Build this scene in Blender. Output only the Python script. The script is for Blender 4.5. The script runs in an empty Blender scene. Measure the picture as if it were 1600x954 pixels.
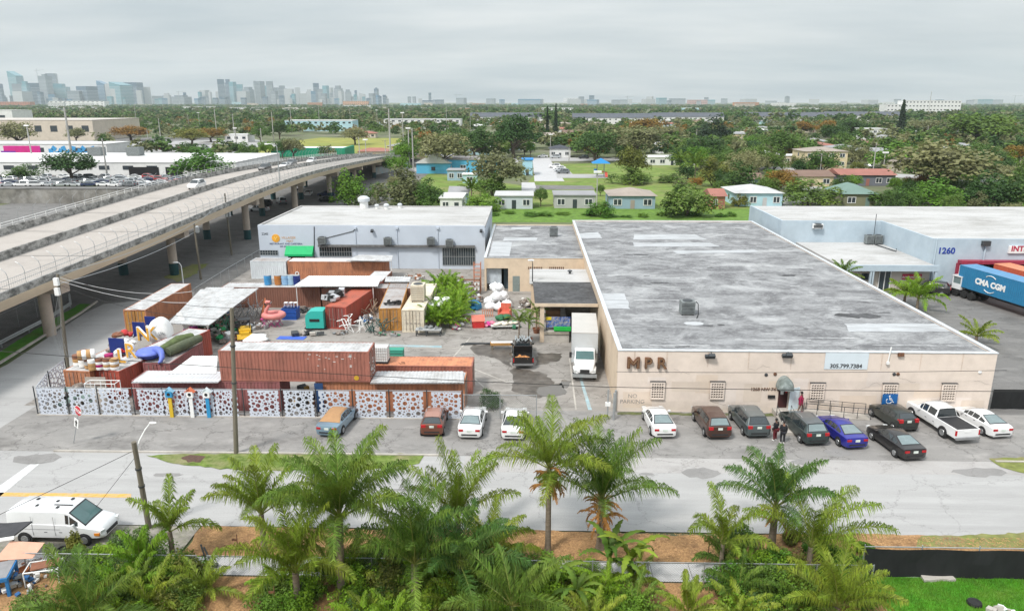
import bpy, bmesh, math, random
import numpy as np
from mathutils import Vector, Matrix
R = math.radians
rnd = random.Random(7)
sc = bpy.context.scene
COL = sc.collection
CAMH = 24.5; FPX = 1150.0; PITCH = math.atan(318/FPX); YAW = math.atan(29*math.cos(PITCH)/FPX)
cam_d = bpy.data.cameras.new('camera'); cam = bpy.data.objects.new('camera', cam_d); COL.objects.link(cam)
cam.location = (0, 0, CAMH); cam.rotation_euler = (R(90)-PITCH, 0, YAW)
cam_d.sensor_width = 36; cam_d.lens = 36*FPX/1600; cam_d.clip_end = 30000; cam_d.clip_start = 0.5
sc.camera = cam
_fh = Vector((-math.sin(YAW), math.cos(YAW), 0)); _rt = Vector((math.cos(YAW), math.sin(YAW), 0))
_fw = _fh*math.cos(PITCH)+Vector((0, 0, -math.sin(PITCH))); _up = _fh*math.sin(PITCH)+Vector((0, 0, math.cos(PITCH)))
def ray(px, py): return _fw+_rt*((px-800)/FPX)+_up*((477-py)/FPX)
def P(px, py, z=0.0):
 d = ray(px, py); t = (z-CAMH)/d.z
 return Vector((d.x*t, d.y*t, z))
def PY(px, py, Y):
 d = ray(px, py); t = Y/d.y
 return Vector((d.x*t, Y, CAMH+d.z*t))
def PX(px, py, X):
 d = ray(px, py); t = X/d.x
 return Vector((X, d.y*t, CAMH+d.z*t))
def PPM(p):                                   # photo pixels per metre at a point
 v = Vector(p)-Vector((0, 0, CAMH)); return FPX/v.dot(_fw)
MATS = {}
def _nodes(name):
 m = bpy.data.materials.new(name); m.use_nodes = True
 nt = m.node_tree; b = nt.nodes['Principled BSDF']
 return m, nt, b
def mat(name, col=(.5, .5, .5), rough=.75, var=.18, scale=2.0, metal=0.0, dirt=None, dirt_amt=.5, dirt_scale=.6, stretch=(1, 1, 1),
  bump=0.0, bscale=20.0, spec=.4, emit=None, coat=0, objvar=0.0, translucent=0.0, coord='Object', detail=4, island=0.0):
 if name in MATS: return MATS[name]
 m, nt, b = _nodes(name); N = nt.nodes; L = nt.links
 c = tuple(col)
 tc = N.new('ShaderNodeTexCoord'); mp = N.new('ShaderNodeMapping'); mp.inputs['Scale'].default_value = stretch
 L.new(tc.outputs[coord], mp.inputs['Vector'])
 no = N.new('ShaderNodeTexNoise'); no.inputs['Scale'].default_value = scale; no.inputs['Detail'].default_value = detail
 no.inputs['Roughness'].default_value = .62
 L.new(mp.outputs[0], no.inputs['Vector'])
 rp = N.new('ShaderNodeValToRGB'); L.new(no.outputs['Fac'], rp.inputs[0])
 rp.color_ramp.elements[0].position = .28; rp.color_ramp.elements[1].position = .72
 rp.color_ramp.elements[0].color = (*[x*(1-var) for x in c], 1); rp.color_ramp.elements[1].color = (*[min(1, x*(1+var)) for x in c], 1)
 out = rp.outputs[0]
 if dirt is not None:
  n2 = N.new('ShaderNodeTexNoise'); n2.inputs['Scale'].default_value = dirt_scale; n2.inputs['Detail'].default_value = 6
  n2.inputs['Roughness'].default_value = .7
  L.new(mp.outputs[0], n2.inputs['Vector'])
  r2 = N.new('ShaderNodeValToRGB'); L.new(n2.outputs['Fac'], r2.inputs[0])
  r2.color_ramp.elements[0].position = .45; r2.color_ramp.elements[1].position = .68
  r2.color_ramp.elements[1].color = (dirt_amt,)*3+(1,); r2.color_ramp.elements[0].color = (0, 0, 0, 1)
  mx = N.new('ShaderNodeMix'); mx.data_type = 'RGBA'; L.new(r2.outputs[0], mx.inputs[0]); L.new(out, mx.inputs[6])
  mx.inputs[7].default_value = (*dirt, 1); out = mx.outputs[2]
 if objvar:
  oi = N.new('ShaderNodeObjectInfo'); hs = N.new('ShaderNodeHueSaturation')
  ma = N.new('ShaderNodeMapRange'); L.new(oi.outputs['Random'], ma.inputs[0]); ma.inputs[3].default_value = 1-objvar; ma.inputs[4].default_value = 1+objvar
  L.new(ma.outputs[0], hs.inputs['Value']); L.new(out, hs.inputs['Color'])
  mh = N.new('ShaderNodeMapRange'); L.new(oi.outputs['Random'], mh.inputs[0]); mh.inputs[3].default_value = .5+objvar*.08; mh.inputs[4].default_value = .5-objvar*.08
  L.new(mh.outputs[0], hs.inputs['Hue']); out = hs.outputs[0]
 if island:
  ge = N.new('ShaderNodeNewGeometry'); hi = N.new('ShaderNodeHueSaturation'); mi = N.new('ShaderNodeMapRange'); L.new(ge.outputs['Random Per Island'], mi.inputs[0]); mi.inputs[3].default_value = 1-island; mi.inputs[4].default_value = 1+island
  L.new(mi.outputs[0], hi.inputs['Value']); L.new(out, hi.inputs['Color']); out = hi.outputs[0]
 L.new(out, b.inputs['Base Color'])
 b.inputs['Roughness'].default_value = rough; b.inputs['Metallic'].default_value = metal
 b.inputs['Specular IOR Level'].default_value = spec
 if coat: b.inputs['Coat Weight'].default_value = coat; b.inputs['Coat Roughness'].default_value = .08
 if bump:
  nb = N.new('ShaderNodeTexNoise'); nb.inputs['Scale'].default_value = bscale; nb.inputs['Detail'].default_value = 5
  L.new(mp.outputs[0], nb.inputs['Vector'])
  bp = N.new('ShaderNodeBump'); bp.inputs['Strength'].default_value = bump; bp.inputs['Distance'].default_value = .05
  L.new(nb.outputs['Fac'], bp.inputs['Height']); L.new(bp.outputs[0], b.inputs['Normal'])
 if translucent:
  tr = N.new('ShaderNodeBsdfTranslucent'); L.new(out, tr.inputs['Color'])
  ms = N.new('ShaderNodeMixShader'); ms.inputs[0].default_value = translucent
  L.new(b.outputs[0], ms.inputs[1]); L.new(tr.outputs[0], ms.inputs[2])
  L.new(ms.outputs[0], N['Material Output'].inputs['Surface'])
 MATS[name] = m
 return m
class MB:
 def __init__(s): s.v = []; s.f = []; s.m = []; s.mi = 0; s.T = None
 def add(s, vs, fs):
  o = len(s.v)
  if s.T is not None: vs = [s.T @ Vector(p) for p in vs]
  s.v += [tuple(p) for p in vs]
  for f in fs: s.f.append(tuple(i+o for i in f)); s.m.append(s.mi)
  return s
 def box(s, c, d, rz=0.0, rx=0.0, ry=0.0):
  x, y, z = d[0]/2, d[1]/2, d[2]/2
  M = Matrix.Rotation(rz, 3, 'Z') @ Matrix.Rotation(ry, 3, 'Y') @ Matrix.Rotation(rx, 3, 'X') if (rz or rx or ry) else None
  vs = []
  for k in ((-1, -1, -1), (1, -1, -1), (1, 1, -1), (-1, 1, -1), (-1, -1, 1), (1, -1, 1), (1, 1, 1), (-1, 1, 1)):
   p = Vector((k[0]*x, k[1]*y, k[2]*z))
   if M: p = M @ p
   vs.append(p+Vector(c))
  return s.add(vs, [(3, 2, 1, 0), (4, 5, 6, 7), (0, 1, 5, 4), (1, 2, 6, 5), (2, 3, 7, 6), (3, 0, 4, 7)])
 def bb(s, x0, x1, y0, y1, z0, z1): return s.box(((x0+x1)/2, (y0+y1)/2, (z0+z1)/2), (x1-x0, y1-y0, z1-z0))
 def tube(s, p0, p1, r0, r1=None, n=8, cap=True):
  p0 = Vector(p0); p1 = Vector(p1); r1 = r0 if r1 is None else r1
  d = (p1-p0)
  if d.length < 1e-6: return s
  q = d.to_track_quat('Z', 'Y'); vs = []
  for p, r in ((p0, r0), (p1, r1)):
   for k in range(n):
    a = 2*math.pi*k/n; vs.append(p+q @ Vector((math.cos(a)*r, math.sin(a)*r, 0)))
  fs = [(k, (k+1) % n, n+(k+1) % n, n+k) for k in range(n)]
  if cap: fs += [tuple(range(n-1, -1, -1)), tuple(range(n, 2*n))]
  return s.add(vs, fs)
 def path(s, pts, r, n=6, radii=None):
  pts = [Vector(p) for p in pts]; vs = []; m = len(pts)
  for i, p in enumerate(pts):
   t = (pts[min(i+1, m-1)]-pts[max(i-1, 0)])
   q = t.to_track_quat('Z', 'Y'); rr = radii[i] if radii else r
   for k in range(n):
    a = 2*math.pi*k/n; vs.append(p+q @ Vector((math.cos(a)*rr, math.sin(a)*rr, 0)))
  fs = [(i*n+k, i*n+(k+1) % n, (i+1)*n+(k+1) % n, (i+1)*n+k) for i in range(m-1) for k in range(n)]
  fs += [tuple(range(n-1, -1, -1)), tuple(range((m-1)*n, m*n))]
  return s.add(vs, fs)
 def lathe(s, c, prof, n=16, axis='Z'):
  c = Vector(c); vs = []
  for (r, z) in prof:
   for k in range(n):
    a = 2*math.pi*k/n; p = (math.cos(a)*r, math.sin(a)*r, z)
    if axis == 'X': p = (p[2], p[0], p[1])
    if axis == 'Y': p = (p[0], p[2], p[1])
    vs.append(c+Vector(p))
  m = len(prof)
  fs = [(i*n+k, i*n+(k+1) % n, (i+1)*n+(k+1) % n, (i+1)*n+k) for i in range(m-1) for k in range(n)]
  fs += [tuple(range(n-1, -1, -1)), tuple(range((m-1)*n, m*n))]
  return s.add(vs, fs)
 def prism(s, poly, z0, z1):
  n = len(poly)
  vs = [(p[0], p[1], z0) for p in poly]+[(p[0], p[1], z1) for p in poly]
  return s.add(vs, [tuple(range(n-1, -1, -1)), tuple(range(n, 2*n))]+[(k, (k+1) % n, n+(k+1) % n, n+k) for k in range(n)])
 def quad(s, a, b, c, d): return s.add([a, b, c, d], [(0, 1, 2, 3)])
 def slab(s, a, b, c, d, t):
  A = [Vector(p) for p in (a, b, c, d)]; n = (A[1]-A[0]).cross(A[3]-A[0]).normalized()*t
  return s.add(A+[p-n for p in A], [(0, 1, 2, 3), (7, 6, 5, 4), (0, 4, 5, 1), (1, 5, 6, 2), (2, 6, 7, 3), (3, 7, 4, 0)])
 def ball(s, c, r, n=10, m=7, sq=(1, 1, 1), jit=0.0, rg=rnd):
  c = Vector(c); vs = [c+Vector((0, 0, -r*sq[2]))]
  for i in range(1, m):
   t = math.pi*i/m
   for k in range(n):
    a = 2*math.pi*k/n; j = 1+rg.uniform(-jit, jit)
    vs.append(c+Vector((math.sin(t)*math.cos(a)*r*sq[0]*j, math.sin(t)*math.sin(a)*r*sq[1]*j, -math.cos(t)*r*sq[2]*j)))
  vs.append(c+Vector((0, 0, r*sq[2]))); e = len(vs)-1
  fs = [(0, 1+(k+1) % n, 1+k) for k in range(n)]
  fs += [(1+i*n+k, 1+i*n+(k+1) % n, 1+(i+1)*n+(k+1) % n, 1+(i+1)*n+k) for i in range(m-2) for k in range(n)]
  fs += [(e, 1+(m-2)*n+k, 1+(m-2)*n+(k+1) % n) for k in range(n)]
  return s.add(vs, fs)
 def corr(s, a, b, c, d, pitch=.28, depth=.036, trap=True):
  """corrugated sheet a-b (ribbed direction) extruded to d-c"""
  a, b, c, d = map(Vector, (a, b, c, d)); L = (b-a).length; n = max(2, int(L/pitch))
  nn = (b-a).cross(d-a).normalized()*depth; vs = []; seq = []
  for i in range(n):
   for (u, h) in (((0, 0), (.3, 0), (.5, 1), (.8, 1)) if trap else ((0, 0), (.25, .8), (.5, 1), (.75, .8))):
    seq.append(((i+u)/n, h))
  seq.append((1, 0))
  for (u, h) in seq: vs += [a.lerp(b, u)+nn*h, d.lerp(c, u)+nn*h]
  return s.add(vs, [(2*i, 2*i+2, 2*i+3, 2*i+1) for i in range(len(seq)-1)])
 def mesh(s, name, mats, smooth=None):
  me = bpy.data.meshes.new(name); me.from_pydata(s.v, [], s.f)
  if not isinstance(mats, (list, tuple)): mats = [mats]
  for m in mats: me.materials.append(m)
  if len(mats) > 1: me.polygons.foreach_set('material_index', s.m)
  if smooth is not None:
   me.polygons.foreach_set('use_smooth', [True]*len(me.polygons)); me.set_sharp_from_angle(angle=R(smooth))
  me.update(); return me
def link(name, me, parent=None, loc=None, rz=0):
 o = bpy.data.objects.new(name, me); COL.objects.link(o)
 if parent is not None: o.parent = parent
 if loc is not None: o.location = loc
 if rz: o.rotation_euler = (0, 0, rz)
 return o
def part(name, mb, mats, parent=None, smooth=None, label=None):
 o = link(name, mb.mesh(name, mats, smooth), parent)
 if label: o['label'] = label
 return o
def tag(o, label, cat, group=None):
 o['label'] = label; o['category'] = cat
 if group: o['group'] = group
 return o
def thing(name, label, cat, loc=(0, 0, 0), rz=0.0, group=None):
 o = bpy.data.objects.new(name, None); COL.objects.link(o); o.empty_display_size = .3
 o.location = loc; o.rotation_euler = (0, 0, rz)
 return tag(o, label, cat, group)
def struct(name, mb, mats, kind='structure', smooth=None):
 o = part(name, mb, mats, smooth=smooth); o['kind'] = kind; return o
def solo(name, mb, mats, label, cat, loc=(0, 0, 0), rz=0.0, group=None, smooth=None):
 o = link(name, mb.mesh(name, mats, smooth), None, loc, rz); return tag(o, label, cat, group)
def dup(root, loc, rz=None, label=None, group=None, scale=None, recolor=None):
 r = root.copy(); COL.objects.link(r); r.location = loc
 if rz is not None: r.rotation_euler = (0, 0, rz)
 if label: r['label'] = label
 if group: r['group'] = group
 if scale is not None: r.scale = scale if hasattr(scale, '__len__') else (scale,)*3
 def rec(src, dst):
  for ch in list(KIDS.get(src.name) or src.children):
   c = ch.copy(); COL.objects.link(c); c.parent = dst
   if recolor and ch.name.split('.')[0] in recolor:
    c.material_slots[0].link = 'OBJECT'; c.material_slots[0].material = recolor[ch.name.split('.')[0]]
   rec(ch, c)
 if root.children: rec(root, r)
 elif recolor:
  r.material_slots[0].link = 'OBJECT'; r.material_slots[0].material = recolor[root.name.split('.')[0]]
 return r
KIDS = {}
def text_mesh(s, size, ext=.02, bold=0.0, align='CENTER', space=1.0):
 cu = bpy.data.curves.new('txt', 'FONT'); cu.body = s; cu.size = size; cu.extrude = ext; cu.offset = bold; cu.align_x = align; cu.space_character = space
 cu.resolution_u = 3
 o = bpy.data.objects.new('txt', cu); COL.objects.link(o)
 me = bpy.data.meshes.new_from_object(o.evaluated_get(bpy.context.evaluated_depsgraph_get()))
 bpy.data.objects.remove(o); bpy.data.curves.remove(cu); return me
def lettering(name, s, size, m, loc, parent=None, rz=0.0, ext=.02, bold=0.0, face='Y', space=1.0, align='CENTER'):
 """text standing upright facing -Y (rz turns it)"""
 me = text_mesh(s, size, ext, bold, align, space); me.transform(Matrix.Rotation(R(90), 4, 'X')); me.materials.clear(); me.materials.append(m)
 return link(name, me, parent, loc, rz)
def fill_curve(loops, ext, name, m):
 """flat plate in XZ with holes: first loop outline, others holes; thickness 2*ext along Y"""
 cu = bpy.data.curves.new(name, 'CURVE'); cu.dimensions = '2D'; cu.fill_mode = 'BOTH'; cu.extrude = ext
 for lp in loops:
  sp = cu.splines.new('POLY'); sp.points.add(len(lp)-1); sp.use_cyclic_u = True
  for q, p in zip(sp.points, lp): q.co = (p[0], p[1], 0, 1)
 o = bpy.data.objects.new(name, cu); COL.objects.link(o)
 me = bpy.data.meshes.new_from_object(o.evaluated_get(bpy.context.evaluated_depsgraph_get()))
 bpy.data.objects.remove(o); bpy.data.curves.remove(cu)
 me.transform(Matrix.Rotation(R(90), 4, 'X')); me.materials.clear(); me.materials.append(m); me.name = name
 return me
def quads_mesh(name, V, m):
 """V: (n,4,3) array of loose quads"""
 n = len(V); me = bpy.data.meshes.new(name)
 me.vertices.add(n*4); me.vertices.foreach_set('co', np.ascontiguousarray(V, dtype=np.float32).ravel())
 me.loops.add(n*4); me.loops.foreach_set('vertex_index', np.arange(n*4, dtype=np.int32))
 me.polygons.add(n); me.polygons.foreach_set('loop_start', np.arange(0, n*4, 4, dtype=np.int32))
 me.polygons.foreach_set('loop_total', np.full(n, 4, dtype=np.int32))
 me.materials.append(m); me.update(calc_edges=True); return me
def paved(name, col, stain=(.12, .11, .1), stain_amt=.5, crack=.02, cscale=.16, light=(.6, .59, .57), rough=.85, ns=1, sx=1):
 m, nt, b = _nodes(name); N = nt.nodes; L = nt.links
 tc = N.new('ShaderNodeTexCoord')
 def noise(s, d=6, r=.65, st=(1, 1, 1)):
  mp = N.new('ShaderNodeMapping'); mp.inputs['Scale'].default_value = st; L.new(tc.outputs['Object'], mp.inputs[0])
  n = N.new('ShaderNodeTexNoise'); n.inputs['Scale'].default_value = s; n.inputs['Detail'].default_value = d; n.inputs['Roughness'].default_value = r
  L.new(mp.outputs[0], n.inputs[0]); return n
 def ramp(n, a, b_, lo=0., hi=1.):
  r = N.new('ShaderNodeMapRange'); L.new(n.outputs[0], r.inputs[0]); r.inputs[1].default_value = a; r.inputs[2].default_value = b_
  r.inputs[3].default_value = lo; r.inputs[4].default_value = hi; r.clamp = True; return r.outputs[0]
 def mix(f, a, c):
  x = N.new('ShaderNodeMix'); x.data_type = 'RGBA'; L.new(f, x.inputs[0])
  for s, v in ((x.inputs[6], a), (x.inputs[7], c)):
   if isinstance(v, tuple): s.default_value = (*v, 1)
   else: L.new(v, s)
  return x.outputs[2]
 base = mix(ramp(noise(14, 4), .3, .7), tuple(x*.88 for x in col), tuple(x*1.1 for x in col))
 base = mix(ramp(noise(.35*ns, 8, .7, (sx, 2.2, 1)), .48, .75, 0, .55), base, light)
 base = mix(ramp(noise(.22*ns, 9, .72, (sx, 1.6, 1)), .5, .78, 0, stain_amt), base, stain)
 if sx < 1:
  base = mix(ramp(noise(1.1, 6, .7, (.025, 1, 1)), .48, .72, 0, .45), base, tuple(x*.72 for x in col)); base = mix(ramp(noise(.9, 6, .7, (.03, 1, 2)), .52, .75, 0, .5), base, light)
 if ns > 1: base = mix(ramp(noise(1.1, 8, .75, (1, .5, 1)), .44, .6, 0, .85), base, stain)
 base = mix(ramp(noise(1.3, 7, .75), .58, .74, 0, stain_amt*.6), base, stain)
 v = N.new('ShaderNodeTexVoronoi'); v.feature = 'DISTANCE_TO_EDGE'; v.inputs['Scale'].default_value = cscale
 nd = noise(.5, 6, .7); vm = N.new('ShaderNodeVectorMath'); vm.operation = 'MULTIPLY_ADD'; L.new(nd.outputs[1], vm.inputs[0])
 vm.inputs[1].default_value = (3, 3, 3); L.new(tc.outputs['Object'], vm.inputs[2]); L.new(vm.outputs[0], v.inputs[0])
 cr = N.new('ShaderNodeMapRange'); L.new(v.outputs[0], cr.inputs[0]); cr.inputs[1].default_value = 0; cr.inputs[2].default_value = crack*cscale*2
 cr.inputs[3].default_value = .7; cr.inputs[4].default_value = 0
 base = mix(cr.outputs[0], base, stain)
 L.new(base, b.inputs['Base Color']); b.inputs['Roughness'].default_value = rough; b.inputs['Specular IOR Level'].default_value = .25
 MATS[name] = m; return m
def sheet(name, poly, z, m, kind='structure'):
 b = MB(); b.add([(p[0], p[1], z) for p in poly], [tuple(range(len(poly)))])
 return struct(name, b, m, kind)
def rect(x0, x1, y0, y1): return [(x0, y0), (x1, y0), (x1, y1), (x0, y1)]
def wobble(poly, amp=.2, step=.6, seed=1):
 rg = random.Random(seed); out = []
 for i, p in enumerate(poly):
  q = poly[(i+1) % len(poly)]; d = math.hypot(q[0]-p[0], q[1]-p[1]); n = max(1, int(d/step))
  for k in range(n):
   t = k/n; out.append((p[0]+(q[0]-p[0])*t+rg.uniform(-amp, amp), p[1]+(q[1]-p[1])*t+rg.uniform(-amp, amp)))
 return out
m_asph = paved('worn_asphalt', (.37, .365, .36), (.19, .185, .18), .4, .022, .13, (.45, .445, .44), sx=.35)
m_apron = paved('parking_concrete', (.255, .245, .235), (.075, .07, .066), .85, .03, .22, (.42, .40, .38))
m_yard = paved('yard_concrete', (.28, .26, .24), (.08, .07, .06), .85, .035, .22, (.46, .44, .41))
m_dark = paved('dark_asphalt', (.17, .165, .16), (.055, .053, .05), .7, .025, .15, (.3, .29, .28))
m_slab = paved('sidewalk_concrete', (.46, .455, .46), (.25, .24, .22), .4, .01, .3, (.55, .54, .54))
m_deck = paved('bridge_concrete', (.40, .365, .335), (.22, .2, .18), .5, .02, .08, (.47, .44, .41))
m_land = mat('suburb_land', (.10, .12, .05), .95, .35, .05, dirt=(.22, .2, .16), dirt_amt=.7, dirt_scale=.02)
m_grass = mat('lawn_grass', (.06, .24, .01), .95, .35, 1.5, dirt=(.16, .18, .04), dirt_amt=.6, dirt_scale=.25, bump=.5, bscale=30)
m_dry = mat('dry_grass', (.17, .19, .05), .95, .35, 2, dirt=(.25, .2, .12), dirt_amt=.8, dirt_scale=.4, bump=.4, bscale=25)
m_mulch = mat('wood_mulch', (.38, .22, .10), .95, .45, 9, dirt=(.15, .08, .04), dirt_amt=.75, dirt_scale=.9, bump=.8, bscale=30, detail=8)
m_paint = mat('white_road_paint', (.62, .62, .62), .7, .1, 4, dirt=(.36, .35, .35), dirt_amt=.6, dirt_scale=3)
m_yel = mat('yellow_road_paint', (.62, .36, .08), .7, .15, 4, dirt=(.36, .34, .32), dirt_amt=.7, dirt_scale=2)
m_stain = mat('wet_tar_stain', (.075, .07, .068), .5, .25, 2)
m_white = mat('white_paint', (.8, .8, .79), .6, .05, 1, dirt=(.5, .48, .45), dirt_amt=.35, dirt_scale=.8)
m_steel = mat('galvanised_steel', (.42, .44, .45), .45, .12, 3, metal=.6)
m_darksteel = mat('dark_steel', (.06, .065, .07), .5, .2, 3, metal=.3)
m_black = mat('black_rubber', (.02, .02, .02), .8, .2, 4)
m_wood = mat('weathered_pole_wood', (.17, .15, .115), .9, .3, 3, stretch=(4, 4, .4), dirt=(.1, .09, .07), dirt_scale=1.5)
m_conc = mat('plain_concrete', (.45, .42, .38), .85, .15, 1.5, dirt=(.2, .18, .16), dirt_amt=.6, dirt_scale=.5)
sheet('ground', rect(-9000, 9000, -300, 16000), -.08, m_land)
sheet('road', rect(-400, 400, 38.6, 48.0), 0, m_asph)
sheet('side_street', [(-51, 48.002), (-41.2, 48.002), (-41.2, 62), (-42.3, 86), (-47, 91), (-53.5, 88), (-53.5, 84), (-50.5, 66)], 0, m_asph)
sheet('parking_apron', rect(-41.2, 47, 48.002, 56.2), .004, m_apron)
sheet('yard', rect(-42.3, 12, 56.202, 126), .002, m_yard)
sheet('underpass_ground', rect(-130, -52.2, 48.002, 330), -.03, m_dark)
sheet('frontage_road', rect(-52.2, -36, 84, 330), -.036, m_dark)
sheet('right_yard', rect(37, 170, 48.003, 116), -.012, m_dark)
sheet('sidewalk', rect(-60, 60, 33.9, 35.5), .012, m_slab)
b = MB()
for k in range(48): b.bb(-50+k*2.1, -50+k*2.1+.03, 33.92, 35.48, .0125, .0155)
struct('sidewalk_joints', b, m_stain)
def G2(*pp): return [tuple(P(*p)[:2]) for p in pp]
sheet('verge_mulch', wobble([(-19.5, 35.6), (33, 35.6), (33, 38.4), (20, 38.7), (10, 38.2), (0, 38.6), (-8, 38.3), (-19.5, 38.6)], .12, .5, 3), .02, m_mulch)
sheet('verge_dirt', rect(-70, -19.6, 35.6, 38.5), .016, mat('grey_dirt', (.26, .24, .21), .95, .3, 2, dirt=(.1, .12, .05), dirt_amt=.7, dirt_scale=.8, bump=.4))
sheet('garden_mulch', rect(-30, 18.5, 20, 33.8), .008, m_mulch)
sheet('lawn', rect(18.0, 60, 20, 34.6), .016, m_grass)
sheet('verge_dry_grass', wobble(G2((1440, 838), (1600, 832), (1640, 850), (1600, 856), (1430, 856)), .1, .4, 5), .026, m_dry)
sheet('curb_grass', wobble(G2((225, 712), (300, 709), (440, 708), (660, 709), (655, 725), (560, 735), (380, 735), (330, 731), (280, 725)), .14, .5, 6), .03, mat('curb_grass_green', (.12, .18, .03), .95, .4, 2, dirt=(.26, .22, .13), dirt_amt=.9, dirt_scale=.5, bump=.5))
sheet('corner_grass', wobble(G2((1545, 715), (1640, 714), (1640, 742), (1600, 740), (1565, 730)), .12, .4, 7), .03, m_dry)
sheet('bare_dirt', wobble(G2((283, 716), (300, 710), (322, 713), (315, 722), (295, 722)), .1, .3, 8), .036, mat('bare_soil', (.1, .06, .045), .95, .3, 6))
b = MB(); b.bb(-34.5, -5, 47.9, 48.06, -.02, .11); b.bb(33, 60, 47.9, 48.06, -.02, .1); struct('kerb', b, m_conc)
sheet('underpass_grass', wobble(G2((255, 432), (300, 412), (325, 412), (300, 432), (280, 440)), .3, 1, 33), .004, m_dry)
sheet('roadside_grass', wobble([(-54.6, 50), (-50.4, 62), (-53.6, 83), (-54.5, 88), (-56.5, 88), (-55.6, 80), (-52.6, 62), (-56.5, 50)], .1, .8, 9), -.005, m_grass)
b = MB()
for (x0, y0, x1, y1) in ((-54.6, 50, -50.4, 62), (-50.4, 62, -53.4, 83), (-53.4, 83, -54.5, 88.5)):
 d = Vector((x1-x0, y1-y0, 0)); n = Vector((-d.y, d.x, 0)).normalized()*.22
 b.slab((x0, y0, .13), (x1, y1, .13), (x1+n.x, y1+n.y, .13), (x0+n.x, y0+n.y, .13), -.2)
struct('street_kerb', b, m_conc)
sheet('apron_grass_edge', wobble(rect(7.2, 27, 55.5, 56.0), .1, .4, 10), .01, mat('moss_edge', (.1, .12, .04), .95, .4, 3, dirt=(.2, .18, .15), dirt_scale=1))
sheet('stop_line', G2((-30, 780), (0, 758), (48, 724), (62, 724), (0, 775), (-30, 798)), .008, m_paint)
sheet('yellow_line', G2((-80, 768), (205, 771), (205, 777), (-80, 774)), .008, m_yel)
m_patch = paved('dark_patch', (.25, .243, .237), (.09, .085, .08), .5, .01, .3, (.3, .29, .28))
for i, (c, rx, ry, s) in enumerate((((58, 716), 1.7, .8, 1), ((262, 741), 1, .25, 2), ((1095, 738), 1.4, .7, 3), ((1145, 733), .6, .5, 4), ((1530, 737), 1.8, .6, 5), ((1262, 722), 1.1, .5, 6), ((1310, 707), 1, .55, 7), ((1420, 700), .8, .4, 8), ((1010, 740), .5, .2, 9), ((640, 765), 1.3, .15, 12))):
 q = P(*c); sheet('asphalt_patch', wobble([(q.x+rx*math.cos(a), q.y+ry*math.sin(a)) for a in [k*math.pi/8 for k in range(16)]], min(.22, ry*.3), 2, s), .012, m_patch)
sheet('apron_edge_slab', [(-4.5, 45.6), (46, 46.3), (46, 48.0), (-4.5, 48.0)], .006, paved('pale_concrete', (.37, .355, .345), (.17, .16, .15), .6, .02, .3, (.45, .44, .43)))
sheet('drive_patch', G2((778, 702), (815, 702), (815, 718), (778, 718)), .012, m_patch)
m_pud = mat('puddle_water', (.12, .105, .09), .06, .1, 1, spec=.6)
m_wet = mat('wet_concrete', (.085, .072, .06), .5, .4, 1.2, dirt=(.2, .18, .16), dirt_amt=.6, dirt_scale=.9)
for i, (pts, mm) in enumerate((([(800, 575), (850, 582), (868, 600), (880, 597), (885, 612), (842, 622), (800, 612)], m_wet), ([(845, 605), (880, 600), (885, 615), (862, 620), (838, 616)], m_pud), ([(735, 540), (795, 535), (800, 575), (775, 560), (740, 552)], m_wet), ([(875, 594), (890, 594), (888, 606), (874, 606)], m_pud), ([(770, 545), (800, 548), (798, 562), (772, 552)], m_pud), ([(840, 552), (880, 552), (870, 565), (838, 570)], m_wet))):
 sheet('puddle', wobble(G2(*pts), .2, .5, 20+i), .008+.004*(i % 3), mm)
b = MB()
for p, q in (((735, 527), (680, 590)), ((560, 545), (735, 543)), ((700, 560), (800, 600)), ((740, 590), (790, 635)), ((890, 560), (900, 640))):
 a = P(*p); c = P(*q); d = (c-a); n = Vector((-d.y, d.x, 0)).normalized()*.07
 b.add([(a.x-n.x, a.y-n.y, .016), (c.x-n.x, c.y-n.y, .016), (c.x+n.x, c.y+n.y, .016), (a.x+n.x, a.y+n.y, .016)], [(0, 1, 2, 3)])
struct('yard_floor_joints', b, m_conc)
m_bluep = mat('faded_blue_paint', (.3, .42, .46), .8, .3, 1, dirt=(.36, .34, .31), dirt_amt=.9, dirt_scale=.8)
for q in (((600, 538), (690, 540), (690, 543), (600, 541)), ((905, 590), (909, 590), (925, 640), (919, 640))): sheet('painted_floor_marks', G2(*q), .014, m_bluep)
def area(name, pts, m, z=-.03): sheet(name, G2(*pts), z, m)
m_lawn2 = mat('park_grass', (.13, .20, .03), .95, .4, .3, dirt=(.24, .22, .09), dirt_amt=.75, dirt_scale=.09)
m_field = mat('sports_field_grass', (.25, .25, .05), .95, .25, .1, dirt=(.14, .2, .04), dirt_amt=.6, dirt_scale=.03)
area('park_lawn', [(650, 345), (1180, 345), (1180, 250), (880, 256), (850, 256), (820, 290), (660, 268)], m_lawn2, -.05)
area('sports_field', [(395, 243), (640, 240), (625, 216), (500, 215), (400, 228)], m_field, -.04)
area('park_path', [(640, 262), (760, 246), (1120, 246), (1120, 251), (820, 252), (650, 268)], m_asph, -.02)
area('park_drive', [(835, 283), (882, 283), (858, 247), (832, 247)], m_slab, -.01)
area('car_park', [(870, 278), (950, 278), (945, 272), (895, 272), (880, 258), (868, 258)], m_asph, -.005)
area('basketball_court', [(822, 296), (930, 296), (925, 290), (822, 289)], m_dark, -.01)
area('lot_slab', [(815, 285), (835, 285), (840, 300), (815, 300)], m_slab, .0)
area('left_lot', [(-250, 330), (330, 262), (420, 240), (330, 215), (-250, 215)], m_dark, -.045)
area('far_car_park', [(180, 240), (450, 228), (400, 218), (170, 222)], m_asph, -.03)
area('residential_street', [(1180, 330), (1230, 330), (1330, 268), (1320, 262)], m_asph, -.03)
area('cross_street', [(1150, 262), (1620, 290), (1620, 284), (1150, 257)], m_asph, -.025)
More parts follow.
